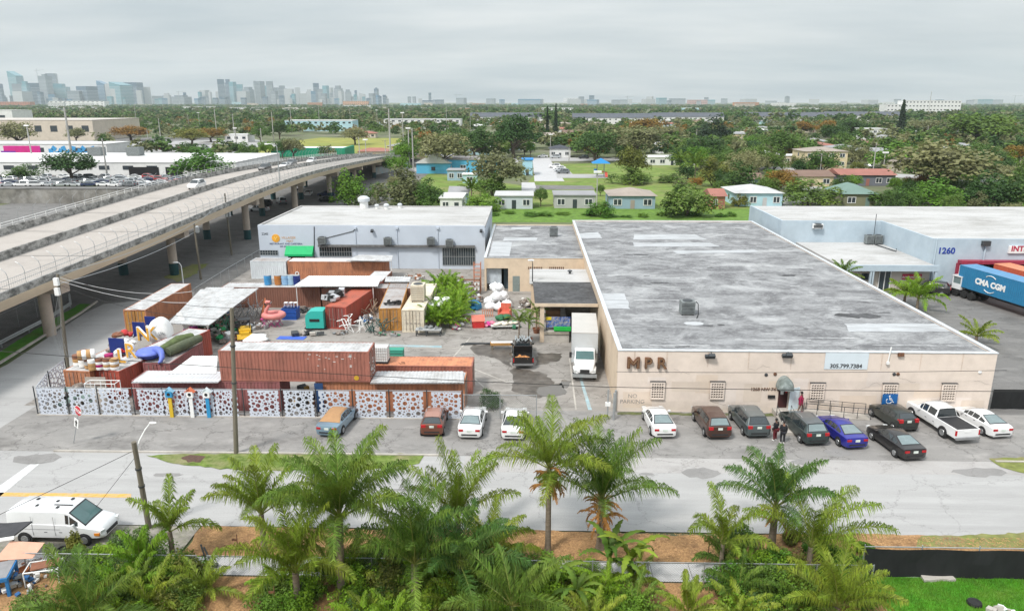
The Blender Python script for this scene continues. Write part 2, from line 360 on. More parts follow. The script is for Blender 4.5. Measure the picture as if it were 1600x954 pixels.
area('far_street', [(600, 262), (640, 258), (648, 240), (632, 225), (624, 225), (630, 240)], m_asph, -.02)
area('bright_verge', [(740, 347), (1190, 347), (1190, 326), (740, 322)], mat('bright_verge_grass', (.11, .2, .025), .95, .4, .8, dirt=(.06, .12, .02), dirt_scale=.3), -.035)
m_beige = mat('beige_stucco', (.71, .61, .535), .85, .05, 1.2, dirt=(.54, .46, .395), dirt_amt=.45, dirt_scale=.45, bump=.1, bscale=12)
m_cream = mat('cream_stucco', (.64, .515, .385), .85, .06, 1.2, dirt=(.4, .32, .24), dirt_amt=.5, dirt_scale=.45)
m_coping = mat('white_coping_metal', (.56, .59, .62), .45, .08, 2, dirt=(.4, .4, .4), dirt_amt=.5, dirt_scale=1.5)
m_rust = mat('rusty_iron', (.11, .055, .035), .85, .4, 8, dirt=(.3, .13, .05), dirt_amt=.8, dirt_scale=5)
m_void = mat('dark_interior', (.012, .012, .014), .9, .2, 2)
m_glass = mat('dark_glass', (.03, .045, .055), .08, .15, 1, spec=.8)
def tar_roof(name, dark, mid, light, sx=.10, sy=.75, lp=(.50, .72)):
 m, nt, b = _nodes(name); N = nt.nodes; L = nt.links; tc = N.new('ShaderNodeTexCoord')
 def n_(sc_, d, r, st):
  mp = N.new('ShaderNodeMapping'); mp.inputs['Scale'].default_value = st; L.new(tc.outputs['Object'], mp.inputs[0])
  n = N.new('ShaderNodeTexNoise'); n.inputs['Scale'].default_value = sc_; n.inputs['Detail'].default_value = d; n.inputs['Roughness'].default_value = r
  n.inputs['Distortion'].default_value = .6
  L.new(mp.outputs[0], n.inputs[0]); return n.outputs[0]
 def mr(x, a, c):
  r = N.new('ShaderNodeMapRange'); L.new(x, r.inputs[0]); r.inputs[1].default_value = a; r.inputs[2].default_value = c; return r.outputs[0]
 def mix(f, a, c):
  x = N.new('ShaderNodeMix'); x.data_type = 'RGBA'; L.new(f, x.inputs[0])
  for s, v in ((x.inputs[6], a), (x.inputs[7], c)):
   if isinstance(v, tuple): s.default_value = (*v, 1)
   else: L.new(v, s)
  return x.outputs[2]
 c = mix(mr(n_(1.0, 9, .68, (sx, sy, 1)), .40, .62), dark, mid)
 c = mix(mr(n_(1.0, 8, .7, (sx*.7, sy*.55, 3)), *lp), c, light)
 c = mix(mr(n_(1.7, 9, .75, (sx*2, sy, 7)), .60, .74), c, tuple(x*.55 for x in dark))
 c = mix(mr(n_(5, 5, .7, (.5, 1, 1)), .52, .8), c, light); c = mix(mr(n_(7, 6, .75, (.35, 1, 5)), .55, .75), c, tuple(x*.7 for x in dark))
 L.new(c, b.inputs['Base Color']); b.inputs['Roughness'].default_value = .8; b.inputs['Specular IOR Level'].default_value = .3
 MATS[name] = m; return m
m_tar = tar_roof('patched_tar_roof', (.13, .13, .135), (.28, .283, .288), (.45, .455, .46), .3, .42)
m_tar2 = tar_roof('dark_tar_roof', (.045, .045, .046), (.09, .09, .095), (.2, .2, .205), .5, .8, (.55, .8))
m_wroof = tar_roof('white_membrane_roof', (.30, .29, .275), (.44, .435, .425), (.49, .485, .48), .12, .4, (.38, .6))
m_lpatch = mat('pale_roof_patch', (.44, .455, .47), .75, .2, 1, stretch=(.3, 1.5, 1), dirt=(.26, .26, .265), dirt_amt=.8, dirt_scale=1.1)
BX0, BX1, BY0, BY1, BH = 7.2, 37.2, 56.2, 123.4, 5.25
wh = thing('warehouse', 'long beige warehouse with a patched grey flat roof and a maroon door', 'warehouse', (22, 90, 0))
wh.location = (0, 0, 0)
b = MB(); b.bb(BX0, BX1, BY0, BY0+.3, 0, BH); b.bb(BX0+.001, BX1-.001, BY1-.3, BY1, 0, BH); b.bb(BX1-.3, BX1, BY0+.3, BY1-.3, 0, BH)
part('stucco_wall', b, m_beige, wh)
b = MB(); b.bb(BX0, BX0+.3, BY0+.3, BY1-.3, 0, BH-.004); part('stucco_wall', b, m_cream, wh)
b = MB(); b.bb(BX0+.3, BX1-.3, BY0+.3, BY1-.3, BH-.3, BH-.12); part('roof', b, m_tar, wh)
b = MB()
for r_ in ((BX0-.06, BX1+.06, BY0-.06, BY0+.3), (BX0-.06, BX1+.06, BY1-.3, BY1+.06)): b.bb(*r_, BH, BH+.07)
b.bb(BX0-.06, BX0+.32, BY0+.3, BY1-.3, BH+.001, BH+.069); b.bb(BX1-.32, BX1+.06, BY0+.3, BY1-.3, BH+.001, BH+.069)
part('coping', b, m_coping, wh)
for i, pts in enumerate((((990, 366), (1085, 366), (1105, 374), (990, 374)), ((990, 379), (1110, 379), (1125, 385), (990, 385)), ((940, 458), (975, 458), (985, 482), (945, 482)), ((1320, 505), (1460, 505), (1490, 518), (1325, 518)), ((900, 365), (935, 362), (940, 372), (905, 372)), ((1050, 392), (1180, 390), (1190, 394), (1060, 396)))):
 v = wobble([tuple(P(x, y, BH-.1))[:2] for x, y in pts], .13, .7, i); b = MB(); b.add([(x, y, BH-.106+.003*(i % 2)) for x, y in v], [tuple(range(len(v)))]); part('roof_patch', b, m_lpatch, wh)
for i, (c, rx, ry) in enumerate((((1340, 493), 2.2, .8), ((1085, 505), 1.0, .7), ((1030, 441), .9, .3), ((1230, 430), 1.0, .35), ((1000, 398), .9, .3))):
 q = P(*c, BH-.1); b = MB(); b.add([(x, y, q.z+.004*i) for x, y in wobble([(q.x+rx*math.cos(a), q.y+ry*math.sin(a)) for a in [k*math.pi/5 for k in range(10)]], .25, .4, i+50)], [tuple(range(len(wobble([(q.x+rx*math.cos(a), q.y+ry*math.sin(a)) for a in [k*math.pi/5 for k in range(10)]], .25, .4, i+50))))])
 part('roof_stain', b, m_tar2 if i != 1 else m_lpatch, wh)
rg = random.Random(9); sm = {0: MB(), 1: MB(), 2: MB()}
for i in range(84):
 y = rg.uniform(BY0+.6, BY1-1); x = rg.uniform(BX0+.5, BX1-3); w_ = rg.uniform(1, 9) if i % 3 else rg.uniform(.3, 1.6); h_ = rg.uniform(.04, .16) if i % 3 else rg.uniform(.1, .4); x2 = min(BX1-.5, x+w_); z = BH-.116-.001*(i % 3); v = wobble(rect(x, x2, y, y+h_), min(.3, h_*.4), .5, i)
 k = i % 3; sm[k].add([(p[0], p[1], z+.0002*(i//3)*.05) for p in v], [tuple(range(len(v)))])
part('seam_pattern', sm[0], m_tar2, wh); part('seam_pattern', sm[1], mat('pale_seam', (.47, .475, .48), .7, .25, 2), wh); part('seam_pattern', sm[2], mat('dark_seam', (.13, .13, .135), .8, .3, 2), wh)
def FY(px, py): return PY(px, py, BY0)
def screen(px, py, w, h, parent, m):
 q = FY(px, py); holes = []
 nx, ny = 5, 6
 for i in range(nx):
  for j in range(ny):
   cx = (i+.5)/nx*w*.86-w*.43; cz = (j+.5)/ny*h*.86-h*.43
   holes.append([(cx-.085, cz-.03), (cx, cz-.085), (cx+.085, cz-.03), (cx+.085, cz+.03), (cx, cz+.085), (cx-.085, cz+.03)])
 me = fill_curve([[(-w/2, -h/2), (w/2, -h/2), (w/2, h/2), (-w/2, h/2)]]+holes, .05, 'breeze_block_screen', m)
 o = link('breeze_block_screen', me, parent, (q.x, BY0-.13, q.z))
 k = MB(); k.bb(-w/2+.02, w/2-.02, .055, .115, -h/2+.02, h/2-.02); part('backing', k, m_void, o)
 k = MB(); k.bb(-w/2-.05, w/2+.05, -.06, .125, h/2+.003, h/2+.05); part('lintel_shade', k, m_darksteel, o)  # dark strip standing in for the lintel's shade above the screen
for px, py in ((1027, 609), (1120, 609), (1276, 611), (1389, 612), (1481, 612)): screen(px, py, 1.15, 1.5, wh, m_beige)
rg = random.Random(14); m_fp = [mat('beige_repaint_'+n, c, .85, .05, 1.2, dirt=(.42, .35, .29), dirt_amt=.35, dirt_scale=.6) for n, c in (('warm', (.71, .59, .49)), ('pale', (.74, .65, .59)), ('tan', (.67, .57, .485)))]
for i in range(15):
 x = BX0+.5+i*1.95; z = rg.uniform(.1, 2.4); w_, h_ = rg.uniform(.9, 3.0), rg.uniform(.4, 1.9); b = MB(); v = wobble(rect(x, min(BX1-.3, x+w_), z, z+h_), .03, .4, i); b.add([(p[0], BY0-.006-.002*(i % 3), p[1]) for p in v], [tuple(range(len(v)))]); part('paint_patch', b, m_fp[i % 3], wh)
for i in range(9):
 x = BX0+1+i*3.3+rg.uniform(-.5, .5); b = MB(); b.add([(x-.07, BY0-.014, BH-.02), (x+.07, BY0-.014, BH-.02), (x+.03, BY0-.014, BH-rg.uniform(.8, 2.2)), (x-.02, BY0-.014, BH-1.4)], [(3, 2, 1, 0)]); part('rust_streak', b, mat('wall_rust_streak', (.60, .49, .41), .9, .2, 3), wh)
b = MB()
for i in range(10):
 x = BX0+1.5+i*3; z = rg.uniform(.4, 4); p = [(x, BY0-.016, z)]
 for k in range(7): x += rg.uniform(.05, .35); z += rg.uniform(-.25, .2); p.append((x, BY0-.016, max(.1, min(5, z))))
 b.path(p, .004, 4)
part('crack_pattern', b, m_darksteel, wh)
m_doorred = mat('maroon_door', (.05, .014, .014), .5, .2, 2)
q0 = FY(1214, 636); q1 = FY(1232, 603); dz = q0.z
b = MB(); b.bb(q0.x, q1.x, BY0-.03, BY0-.002, dz, q1.z); door = part('door', b, m_doorred, wh)
b = MB(); b.bb(q0.x+.16, q0.x+.4, BY0-.04, BY0-.031, dz+1.15, dz+1.6); part('notice', b, m_white, door)
b = MB(); b.bb(q0.x+.55, q0.x+.68, BY0-.04, BY0-.031, dz+1.3, dz+1.55); part('sticker', b, mat('red_sticker', (.5, .04, .04)), door)
b = MB(); b.box((q1.x+.42, BY0-.35, (dz+q1.z)/2), (.05, .95, q1.z-dz), rz=R(-68)); part('open_door', b, mat('pale_blue_door', (.6, .7, .74), .6), wh)
b = MB(); vs = []; na = 12; aw = (q1.x-q0.x)*1.5; ax = (q0.x+q1.x)/2-.05
for k in range(na+1):
 a = math.pi*k/na
 for (d, s_) in ((0, 1), (.75, 1), (1.05, .8)):
  vs.append((ax-math.cos(a)*aw/2*s_*1.1, BY0-.01-d, q1.z-.02+math.sin(a)*.95*(1 if d < 1 else .55)))
b.add(vs, [(k*3+j, k*3+3+j, k*3+4+j, k*3+1+j) for k in range(na) for j in range(2)]+[tuple(k*3+2 for k in range(na+1))])
part('barrel_awning', b, mat('grey_green_awning', (.16, .19, .18), .6, .3, 2, dirt=(.42, .46, .46), dirt_amt=.7, dirt_scale=1), wh, 40)
b = MB(); q = FY(1205, 619); b.bb(q.x-.28, q.x+.28, BY0-.12, BY0-.002, q.z-.12, q.z+.12); part('mail_box', b, m_black, wh)
for px, py in ((1111, 552), (1231, 551)):
 q = FY(px, py); b = MB(); b.box((q.x, BY0-.35, q.z-.1), (.5, .3, .3), rx=.5); b.tube((q.x, BY0, q.z+.1), (q.x, BY0-.35, q.z), .04); b.box((q.x-.35, BY0-.28, q.z-.15), (.35, .25, .25), rx=.4); part('flood_light', b, m_darksteel, wh)
q = FY(1407, 552); b = MB(); b.bb(q.x-.22, q.x+.22, BY0-.2, BY0-.002, q.z-.2, q.z+.1); part('vent_box', b, m_rust, wh)
q = FY(1386, 566); b = MB(); b.tube((q.x, BY0-.1, q.z), (q.x+.12, BY0-.1, BH+.5), .05); b.box((q.x, BY0-.12, q.z), (.2, .2, .2)); part('conduit', b, m_white, wh)
for px, py, c in ((1197, 585, m_darksteel), (1211, 584, m_rust), (1397, 584, m_darksteel), (1403, 584, m_rust), (1531, 581, m_white)):
 q = FY(px, py); b = MB(); b.lathe((q.x, BY0-.002, q.z), [(.14, 0), (.14, -.05), (.06, -.09)], 10, 'Y'); part('wall_bell', b, c, wh)
b = MB(); q = FY(966, 640)
b.tube((7.1, BY0-.1, 0), (7.1, BY0-.1, 1.9), .09); part('corner_pipe', b, m_steel, wh)
m_gold = mat('bulb_brass', (.2, .12, .065), .5, .3, 6)
ms = thing('marquee_sign', 'rusty marquee letters M P R fixed to the front of the beige warehouse', 'sign', (0, 0, 0))
for ch, px in (('M', 989), ('P', 1012), ('R', 1033)):
 q = FY(px, 574)
 if ch == 'M':
  MP = lambda k, e: [(x*k-.5*k, z*k+e) for x, z in ((0, 0), (.24, 0), (.24, .5), (.5, .2), (.76, .5), (.76, 0), (1, 0), (1, .93), (.79, .93), (.5, .56), (.21, .93), (0, .93))]
  o = link('letter', fill_curve([MP(1.0, 0)], .12, 'letter', m_rust), ms, (q.x, BY0-.14, q.z)); b = MB()
  for a_, c_ in (((-.38, .08), (-.38, .84)), ((.38, .08), (.38, .84)), ((-.33, .8), (0, .4)), ((.33, .8), (0, .4))): b.tube((a_[0], -.13, a_[1]), (c_[0], -.13, c_[1]), .045, n=5)
  part('letter_face', b, m_gold, o); continue
 o = lettering('letter', ch, 1.28, m_rust, (q.x, BY0-.14, q.z), ms, ext=.12, bold=.03)
 lettering('letter_face', ch, 1.2, m_gold, (0, -.135, .04), o, ext=.004, bold=-.022)
tag(lettering('wall_lettering', 'NO\nPARKING', .48, mat('faded_grey_paint', (.3, .27, .25), .8, .4, 6), (FY(988, 625).x, BY0-.012, FY(988, 621).z), ext=.004), 'faded NO PARKING stencil on the beige wall beside the corner pipe', 'lettering')
tag(lettering('address_lettering', '1268 NW 74 ST', .38, m_rust, (FY(1197, 610).x, BY0-.02, FY(1197, 610).z), ext=.015, bold=.008), 'rusty street address numbers on the wall beside the maroon door', 'lettering')
q0 = FY(1287, 576); q1 = FY(1358, 551)
bn = thing('banner', 'pale blue banner with a phone number hung under the warehouse roof edge', 'banner', (q0.x, BY0-.04, q0.z))
b = MB(); b.bb(0, q1.x-q0.x, -.012, .012, 0, q1.z-q0.z); part('sheet', b, mat('pale_blue_vinyl', (.62, .69, .74), .6, .05, 1), bn)
lettering('lettering', '305.799.7384', .47, m_darksteel, ((q1.x-q0.x)/2, -.02, .12), bn, ext=.006, bold=.012)
q = FY(1389, 614)
ws = thing('accessible_parking_sign', 'blue wheelchair parking sign leaning on the wall over a breeze block window', 'sign', (q.x-.02, BY0-.3, q.z-.45))
b = MB(); b.box((0, 0, 0), (1.25, .04, 1.0), rz=R(3)); part('board', b, mat('sign_blue', (.012, .12, .36), .5, .1, 2), ws)
b = MB(); b.box((0, 0, -.56), (1.25, .04, .1), rz=R(3)); part('strip', b, mat('sign_light_blue', (.4, .55, .66), .5), ws)
b = MB(); yy = -.03
b.ball((-.05, yy, .33), .075, 8, 6, (1, .2, 1)); b.path([(-.05, yy, .24), (-.02, yy, .02), (.17, yy, .02), (.26, yy, -.2), (.33, yy, -.18)], .035, 6); b.path([(-.04, yy, .13), (.12, yy, .13)], .028, 6)
b.path([(-.06+.22*math.cos(a), yy, -.08+.22*math.sin(a)) for a in [R(130+k*20) for k in range(12)]], .03, 6)
part('wheelchair_symbol', b, m_white, ws); lettering('lettering', 'PARKING ONLY', .15, m_white, (0, -.03, -.46), ws, ext=.005)
rp = thing('ramp', 'concrete wheelchair ramp with grey handrails leading to the maroon warehouse door', 'ramp')
dx0, dx1 = FY(1206, 640).x, FY(1240, 640).x
b = MB(); b.bb(dx0, dx1+.6, BY0-1.7, BY0-.004, 0, dz-.02); part('landing', b, m_conc, rp)
xe = FY(1350, 640).x
b = MB(); b.add([(dx1+.6, BY0-1.3, 0), (xe, BY0-1.3, 0), (xe, BY0-.004, 0), (dx1+.6, BY0-.004, 0), (dx1+.6, BY0-1.3, dz-.025), (xe, BY0-1.3, .03), (xe, BY0-.004, .03), (dx1+.6, BY0-.004, dz-.025)],
 [(3, 2, 1, 0), (4, 5, 6, 7), (0, 1, 5, 4), (1, 2, 6, 5), (2, 3, 7, 6), (3, 0, 4, 7)]); part('slope', b, m_conc, rp)
b = MB(); b.box((dx0+.3, BY0-2.6, .25), (1.1, 1.9, .5)); b.box((dx0+.3, BY0-3.9, .12), (1.1, .7, .24)); part('steps', b, m_conc, rp)
for yy, xa in ((BY0-1.25, dx1+.3), (BY0-.2, dx1+.9)):
 b = MB(); n = 5
 for k in range(n+1):
  x = xa+(xe-xa)*k/n; z0 = max(.03, (dz-.03)*(1-max(0, (x-dx1-.6))/(xe-dx1-.6))); b.tube((x, yy, z0), (x, yy, z0+.95), .025, n=6)
  if k < n:
   x2 = xa+(xe-xa)*(k+1)/n; z2 = max(.03, (dz-.03)*(1-max(0, (x2-dx1-.6))/(xe-dx1-.6)))
   for h in (.93, .5): b.tube((x, yy, z0+h), (x2, yy, z2+h), .022, n=6)
 part('handrail', b, m_darksteel, rp)
for xx in (dx0-.2, dx0+.9):
 b = MB()
 for k in range(3): b.tube((xx, BY0-1.7-k*1.1, max(0, dz-.1-k*.3)), (xx, BY0-1.7-k*1.1, dz+.9-k*.3), .025, n=6)
 for h in (.9, .45): b.tube((xx, BY0-1.7, dz+h), (xx, BY0-3.9, dz+h-.6), .022, n=6)
 part('handrail', b, m_darksteel, rp)
def ac_unit(loc, label, s=(1, .9, 1.1), group='air conditioning units', rz=0, col=None):
 t = thing('air_conditioner', label, 'air conditioner', loc, rz, group); m_ = col or mat('aged_grey_metal', (.2, .22, .22), .6, .25, 3, dirt=(.08, .08, .08), dirt_scale=2)
 b = MB(); b.bb(-s[0]/2, s[0]/2, -s[1]/2, s[1]/2, .12, s[2]); part('casing', b, m_, t)
 b = MB()
 for k in range(7): b.bb(-s[0]/2+.06, s[0]/2-.06, -s[1]/2-.02, -s[1]/2-.003, .2+k*(s[2]-.3)/7, .2+k*(s[2]-.3)/7+.05)
 part('grille', b, m_darksteel, t)
 b = MB(); b.lathe((0, 0, s[2]), [(.36*s[0], 0), (.36*s[0], .05), (.1, .06)], 14); part('fan_guard', b, m_darksteel, t)
 b = MB()
 for sx in (-1, 1): b.bb(sx*s[0]*.4-.04, sx*s[0]*.4+.04, -s[1]/2, s[1]/2, 0, .119)
 part('base_frame', b, m_darksteel, t); return t
RZ = BH-.12
q = P(1073, 490, RZ); ac_unit(q, 'grey air conditioner on two feet alone on the big tar roof', (1.3, 1.1, 1.3))
b = MB(); b.path([(q.x+.8, q.y, RZ+1.2), (q.x+1, q.y-.1, RZ+1), (q.x+1, q.y-.4, RZ+.1), (q.x+.6, q.y-1.6, RZ+.05)], .04); solo('refrigerant_pipe', b, m_black, 'black pipe from the lone roof air conditioner to the roof', 'pipe')
b = MB(); q = P(1118, 551, RZ)
WX0, WY0, WY1, WH = P(757, 455).x, 95.7, 123.2, 4.55
wg = thing('warehouse_wing', 'low cream wing with a roller door joined to the left of the beige warehouse', 'building')
rd0, rd1, rz1 = PY(760, 450, WY0), PY(794, 450, WY0), PY(760, 419, WY0).z
b = MB(); b.bb(WX0, rd0.x, WY0, WY0+.3, 0, WH); b.bb(rd1.x, BX0-.005, WY0, WY0+.3, 0, WH); b.bb(rd0.x, rd1.x, WY0, WY0+.3, rz1, WH); b.bb(WX0, WX0+.3, WY0+.301, WY1, 0, WH); b.bb(WX0+.301, BX0-.005, WY1-.3, WY1, 0, WH)
part('wall', b, m_cream, wg)
b = MB(); b.bb(WX0+.3, BX0-.005, WY0+.3, WY1-.3, WH-.25, WH-.1); part('roof', b, m_tar, wg)
b = MB(); b.bb(WX0-.05, BX0-.07, WY0-.05, WY0+.05, WH+.002, WH+.06); b.bb(WX0-.05, WX0+.3, WY0+.06, WY1, WH+.002, WH+.06); part('coping', b, m_coping, wg)
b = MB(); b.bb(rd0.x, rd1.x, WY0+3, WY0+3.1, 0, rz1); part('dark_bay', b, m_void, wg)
b = MB(); b.bb(rd0.x+.03, rd0.x+2.0, WY0+.6, WY0+.66, .9, rz1); part('hanging_sheet', b, mat('grey_blue_sheet', (.45, .5, .55), .7, .2, 2), wg)
b = MB(); b.bb(rd0.x+2.3, rd0.x+3.4, WY0+1.5, WY0+1.55, 0, rz1); part('inner_door', b, mat('slate_blue_door', (.09, .13, .16), .6), wg)
d0 = PY(801, 456, WY0); b = MB(); b.bb(d0.x, d0.x+.95, WY0-.04, WY0-.002, 0, 2.1); dd = part('side_door', b, mat('grey_green_door', (.2, .24, .23), .6, .15), wg)
b = MB(); b.ball((d0.x+.82, WY0-.08, 1.0), .05, 6, 4); part('handle', b, m_steel, dd)
for x0, x1 in ((825, 848), (858, 882)):
 a = PY(x0, 419, WY0); c = PY(x1, 415, WY0); b = MB(); n = 8
 for k in range(n): b.bb(a.x+(c.x-a.x)*k/n+.03, a.x+(c.x-a.x)*(k+.7)/n, WY0-.03, WY0-.003, a.z-.12, a.z+.2)
 part('vent_block', b, m_rust, wg)
for i, pts in enumerate((((788, 371), (840, 371), (838, 376), (786, 376)), ((770, 378), (800, 378), (796, 400), (764, 400)), ((800, 355), (830, 355), (828, 358), (798, 358)))):
 b = MB(); b.add([tuple(P(x, y, WH-.09+.004*i)) for x, y in pts], [(0, 1, 2, 3)]); part('roof_patch', b, m_lpatch, wg)
ac_unit(P(865, 369, WH-.1), 'grey air conditioner on the roof of the low cream wing', (1.3, 1.1, 1.5))
CPX0 = P(826, 443, 4.1).x
lo = thing('lean_to_room', 'low room with a white flat roof between the carport and the cream wing', 'building')
b = MB(); b.bb(CPX0+.3, BX0-.02, 84.2, 91.5, 0, 3.85); part('wall', b, m_cream, lo)
b = MB(); b.bb(CPX0+.1, BX0-.02, 84.05, 91.6, 3.853, 4.0); part('roof', b, m_wroof, lo)
b = MB(); b.tube((5, 89, 4.0), (5, 89, 4.3), .15); b.lathe((5, 89, 4.3), [(.3, 0), (.3, .1), (.05, .2)], 10); part('roof_vent', b, m_darksteel, lo)
cp = thing('carport', 'open loading dock carport with a dark tar roof beside the box truck', 'carport')
CX0 = P(836, 474, 4.2).x; CX1 = BX0-.04
b = MB(); b.slab((CX0, 74.0, 4.25), (CX1, 74.0, 4.25), (CX1, 84.0, 4.15), (CX0-.2, 84.0, 4.15), .2); part('roof', b, m_tar2, cp)
b = MB(); b.bb(CX0-.05, CX1, 73.9, 73.997, 3.95, 4.28); part('fascia', b, m_cream, cp)
for x, y in ((CX0+.75, 74.3), (CX0+.3, 79), (CX0+.2, 83.6)):
 b = MB(); b.bb(x-.22, x+.22, y-.22, y+.22, 0, 4.05); part('column', b, m_cream, cp)
b = MB(); b.bb(CX0+.4, CX0+.46, 74.6, 83.8, 0, 3.0) if False else b.bb(CX0+.9, CX1, 83.6, 84.0, 0, 4.0); part('back_wall', b, m_conc, cp)
b = MB(); b.bb(CX0+.98, CX0+3.6, 73.9, 83.5, 0, 1.15); part('loading_dock', b, m_conc, cp)
b = MB(); b.bb(CX0+.98, CX0+3.6, 73.8, 73.897, .95, 1.2); part('dock_edge', b, mat('stained_edge', (.3, .27, .22), .8, .3, 3), cp)
for x in (CX0+2.1, CX0+4.2):
 b = MB(); b.bb(x, x+1.1, 83.5, 83.597, 1.2, 3.6); part('storage_panel', b, m_steel, cp)
def simple_box_thing(name, label, cat, loc, d, m, rz=0, lid=None, group=None):
 t = thing(name, label, cat, loc, rz, group); b = MB(); b.bb(-d[0]/2, d[0]/2, -d[1]/2, d[1]/2, 0, d[2]); part('body', b, m, t)
 b = MB()
 for k in (.25, .7): b.bb(-d[0]/2-.015, d[0]/2+.015, -d[1]/2-.015, d[1]/2+.015, d[2]*k, d[2]*k+.05)
 part('band', b, lid or m_darksteel, t)
 b = MB(); b.bb(-d[0]/2-.03, d[0]/2+.03, -d[1]/2-.03, d[1]/2+.03, d[2]+.002, d[2]+.07); part('lid', b, lid or m, t); return t
m_mural = mat('mural_paint', (.05, .1, .3), .6, .9, 5, dirt=(.55, .5, .45), dirt_amt=.9, dirt_scale=3)
t = thing('painted_panel', 'colourful graffiti panel with a yellow corner standing on the loading dock', 'panel', (CX0+2.45, 74.6, 1.16))
b = MB(); b.bb(-1.3, 1.3, -.04, .04, .35, 1.5); part('board', b, m_mural, t)
b = MB(); b.bb(-1.31, -.7, -.06, -.042, 1.15, 1.5); part('yellow_corner', b, mat('bright_yellow', (.65, .5, .03)), t)
b = MB()
for x in (-1.2, 1.2): b.bb(x-.05, x+.05, -.2, .2, 0, .349)
part('foot', b, m_darksteel, t)
t = thing('green_bench', 'bright green low bench in front of the graffiti panel on the dock', 'bench', (CX0+2.9, 74.2, 1.16))
b = MB(); b.bb(-.9, .9, -.18, .18, .12, .5); part('front_board', b, mat('bright_green', (.02, .42, .06), .5), t)
b = MB(); b.bb(-.85, .85, -.1, .15, 0, .119); part('base', b, m_darksteel, t)
simple_box_thing('cardboard_box', 'brown cardboard box at the back of the loading dock', 'box', (CX0+2.0, 78, 1.16), (1.6, 1.2, 1.3), mat('cardboard', (.28, .16, .09), .9))
simple_box_thing('crate', 'green crate beside the truck under the carport', 'crate', (CX1-.8, 76, .01), (.6, .8, 2.2), mat('bright_green', (.02, .42, .06), .5))
NY0, NY1, NH = 109.2, 131, 6.6
nx0, nx1 = P(399, 353, NH).x, P(757, 354, NH).x
m_greyblue = mat('pale_grey_blue_wall', (.50, .555, .63), .8, .06, .8, dirt=(.38, .42, .48), dirt_amt=.5, dirt_scale=.4)
nb = thing('neighbour_building', 'pale grey blue commercial building with a white roof and green awning', 'building')
b = MB(); b.bb(nx0, nx1, NY0, NY1, 0, NH-.35); b.bb(nx0, nx1, NY0+.001, NY0+.25, NH-.35, NH); part('wall', b, m_greyblue, nb)
b = MB(); b.bb(nx0-.05, nx1+.05, NY0+.251, NY1+.05, NH-.348, NH-.2); b.bb(nx0-.05, nx0+.25, NY0+.252, NY1+.05, NH-.2, NH-.02); b.bb(nx1-.25, nx1+.05, NY0+.252, NY1+.05, NH-.2, NH-.02); b.bb(nx0+.25, nx1-.25, NY1-.25, NY1+.05, NH-.2, NH-.021); part('roof', b, m_wroof, nb)
def NYp(px, py): return PY(px, py, NY0)
for x0, y0, x1, y1 in ((407, 398, 434, 391), (500, 400, 549, 386), (692, 414, 742, 387)):
 a = NYp(x0, y0); c = NYp(x1, y1); b = MB(); b.bb(a.x, c.x, NY0-.04, NY0-.002, a.z, c.z); w = part('window', b, m_glass, nb)
 b = MB(); n = max(4, int((c.x-a.x)/.35))
 for k in range(n+1): b.bb(a.x+(c.x-a.x)*k/n-.025, a.x+(c.x-a.x)*k/n+.025, NY0-.09, NY0-.05, a.z, c.z)
 for k in range(3): b.bb(a.x, c.x, NY0-.1, NY0-.091, a.z+(c.z-a.z)*k/2-.03, a.z+(c.z-a.z)*k/2+.03)
 part('security_bars', b, m_steel, w)
a = NYp(448, 395); c = NYp(490, 384); b = MB()
b.add([(a.x, NY0-1.1, a.z), (c.x, NY0-1.1, a.z), (c.x, NY0-.01, c.z), (a.x, NY0-.01, c.z), (a.x, NY0-1.1, a.z-.3), (c.x, NY0-1.1, a.z-.3), (c.x, NY0-.01, a.z-.3), (a.x, NY0-.01, a.z-.3)], [(0, 1, 2, 3), (4, 5, 1, 0), (5, 6, 2, 1), (7, 4, 0, 3)])
part('awning', b, mat('awning_green', (.0, .38, .12), .6, .1), nb)
a = NYp(498, 384); c = NYp(742, 381); b = MB(); b.bb(a.x, c.x, NY0-.55, NY0-.002, a.z-.05, a.z+.22); part('canopy_ledge', b, mat('grimy_ledge', (.14, .14, .14), .9, .3, 2), nb)
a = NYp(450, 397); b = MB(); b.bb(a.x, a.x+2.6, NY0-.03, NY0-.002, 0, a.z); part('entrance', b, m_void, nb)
b = MB(); q = NYp(431, 372); b.lathe((q.x, NY0-.003, q.z), [(.62, 0), (.62, -.05), (.3, -.08)], 18, 'Y'); lg = part('logo_disc', b, mat('logo_orange', (.75, .36, .04), .6, .3, 3), nb)
lettering('logo_mark', 'V', .7, mat('logo_yellow', (.85, .65, .2)), (q.x, NY0-.1, q.z-.25), nb, ext=.01)
m_txo = mat('sign_text_orange', (.6, .34, .16)); m_txb = mat('sign_text_navy', (.02, .04, .13)); m_txr = mat('sign_text_red', (.42, .03, .07))
for s, z_, px, py, m_ in (('VILLAGER', .5, 451, 373, m_txo), ('MEAT', .42, 453, 378, m_txo), ('RESTAURANT AND CAFETERIA', .36, 447, 382, m_txb), ('305 603 7311', .34, 447, 386, m_txb), ('2345', .5, 414, 367, m_darksteel)):
 q = NYp(px, py); lettering('wall_lettering', s, z_, m_, (q.x, NY0-.02, q.z), nb, ext=.01)
for px, py in ((505, 376), (607, 377), (674, 377), (703, 380)):
 q = NYp(px, py); ac_unit((q.x, NY0-.62, q.z-.45), 'window air conditioner on the ledge of the pale building, '+{505: 'beside the green awning', 607: 'above the bare wall', 674: 'near the barred window', 703: 'pale one over the barred window'}[px], (1.1, .8, 1.15), rz=0, group='air conditioners on the grey blue wall')
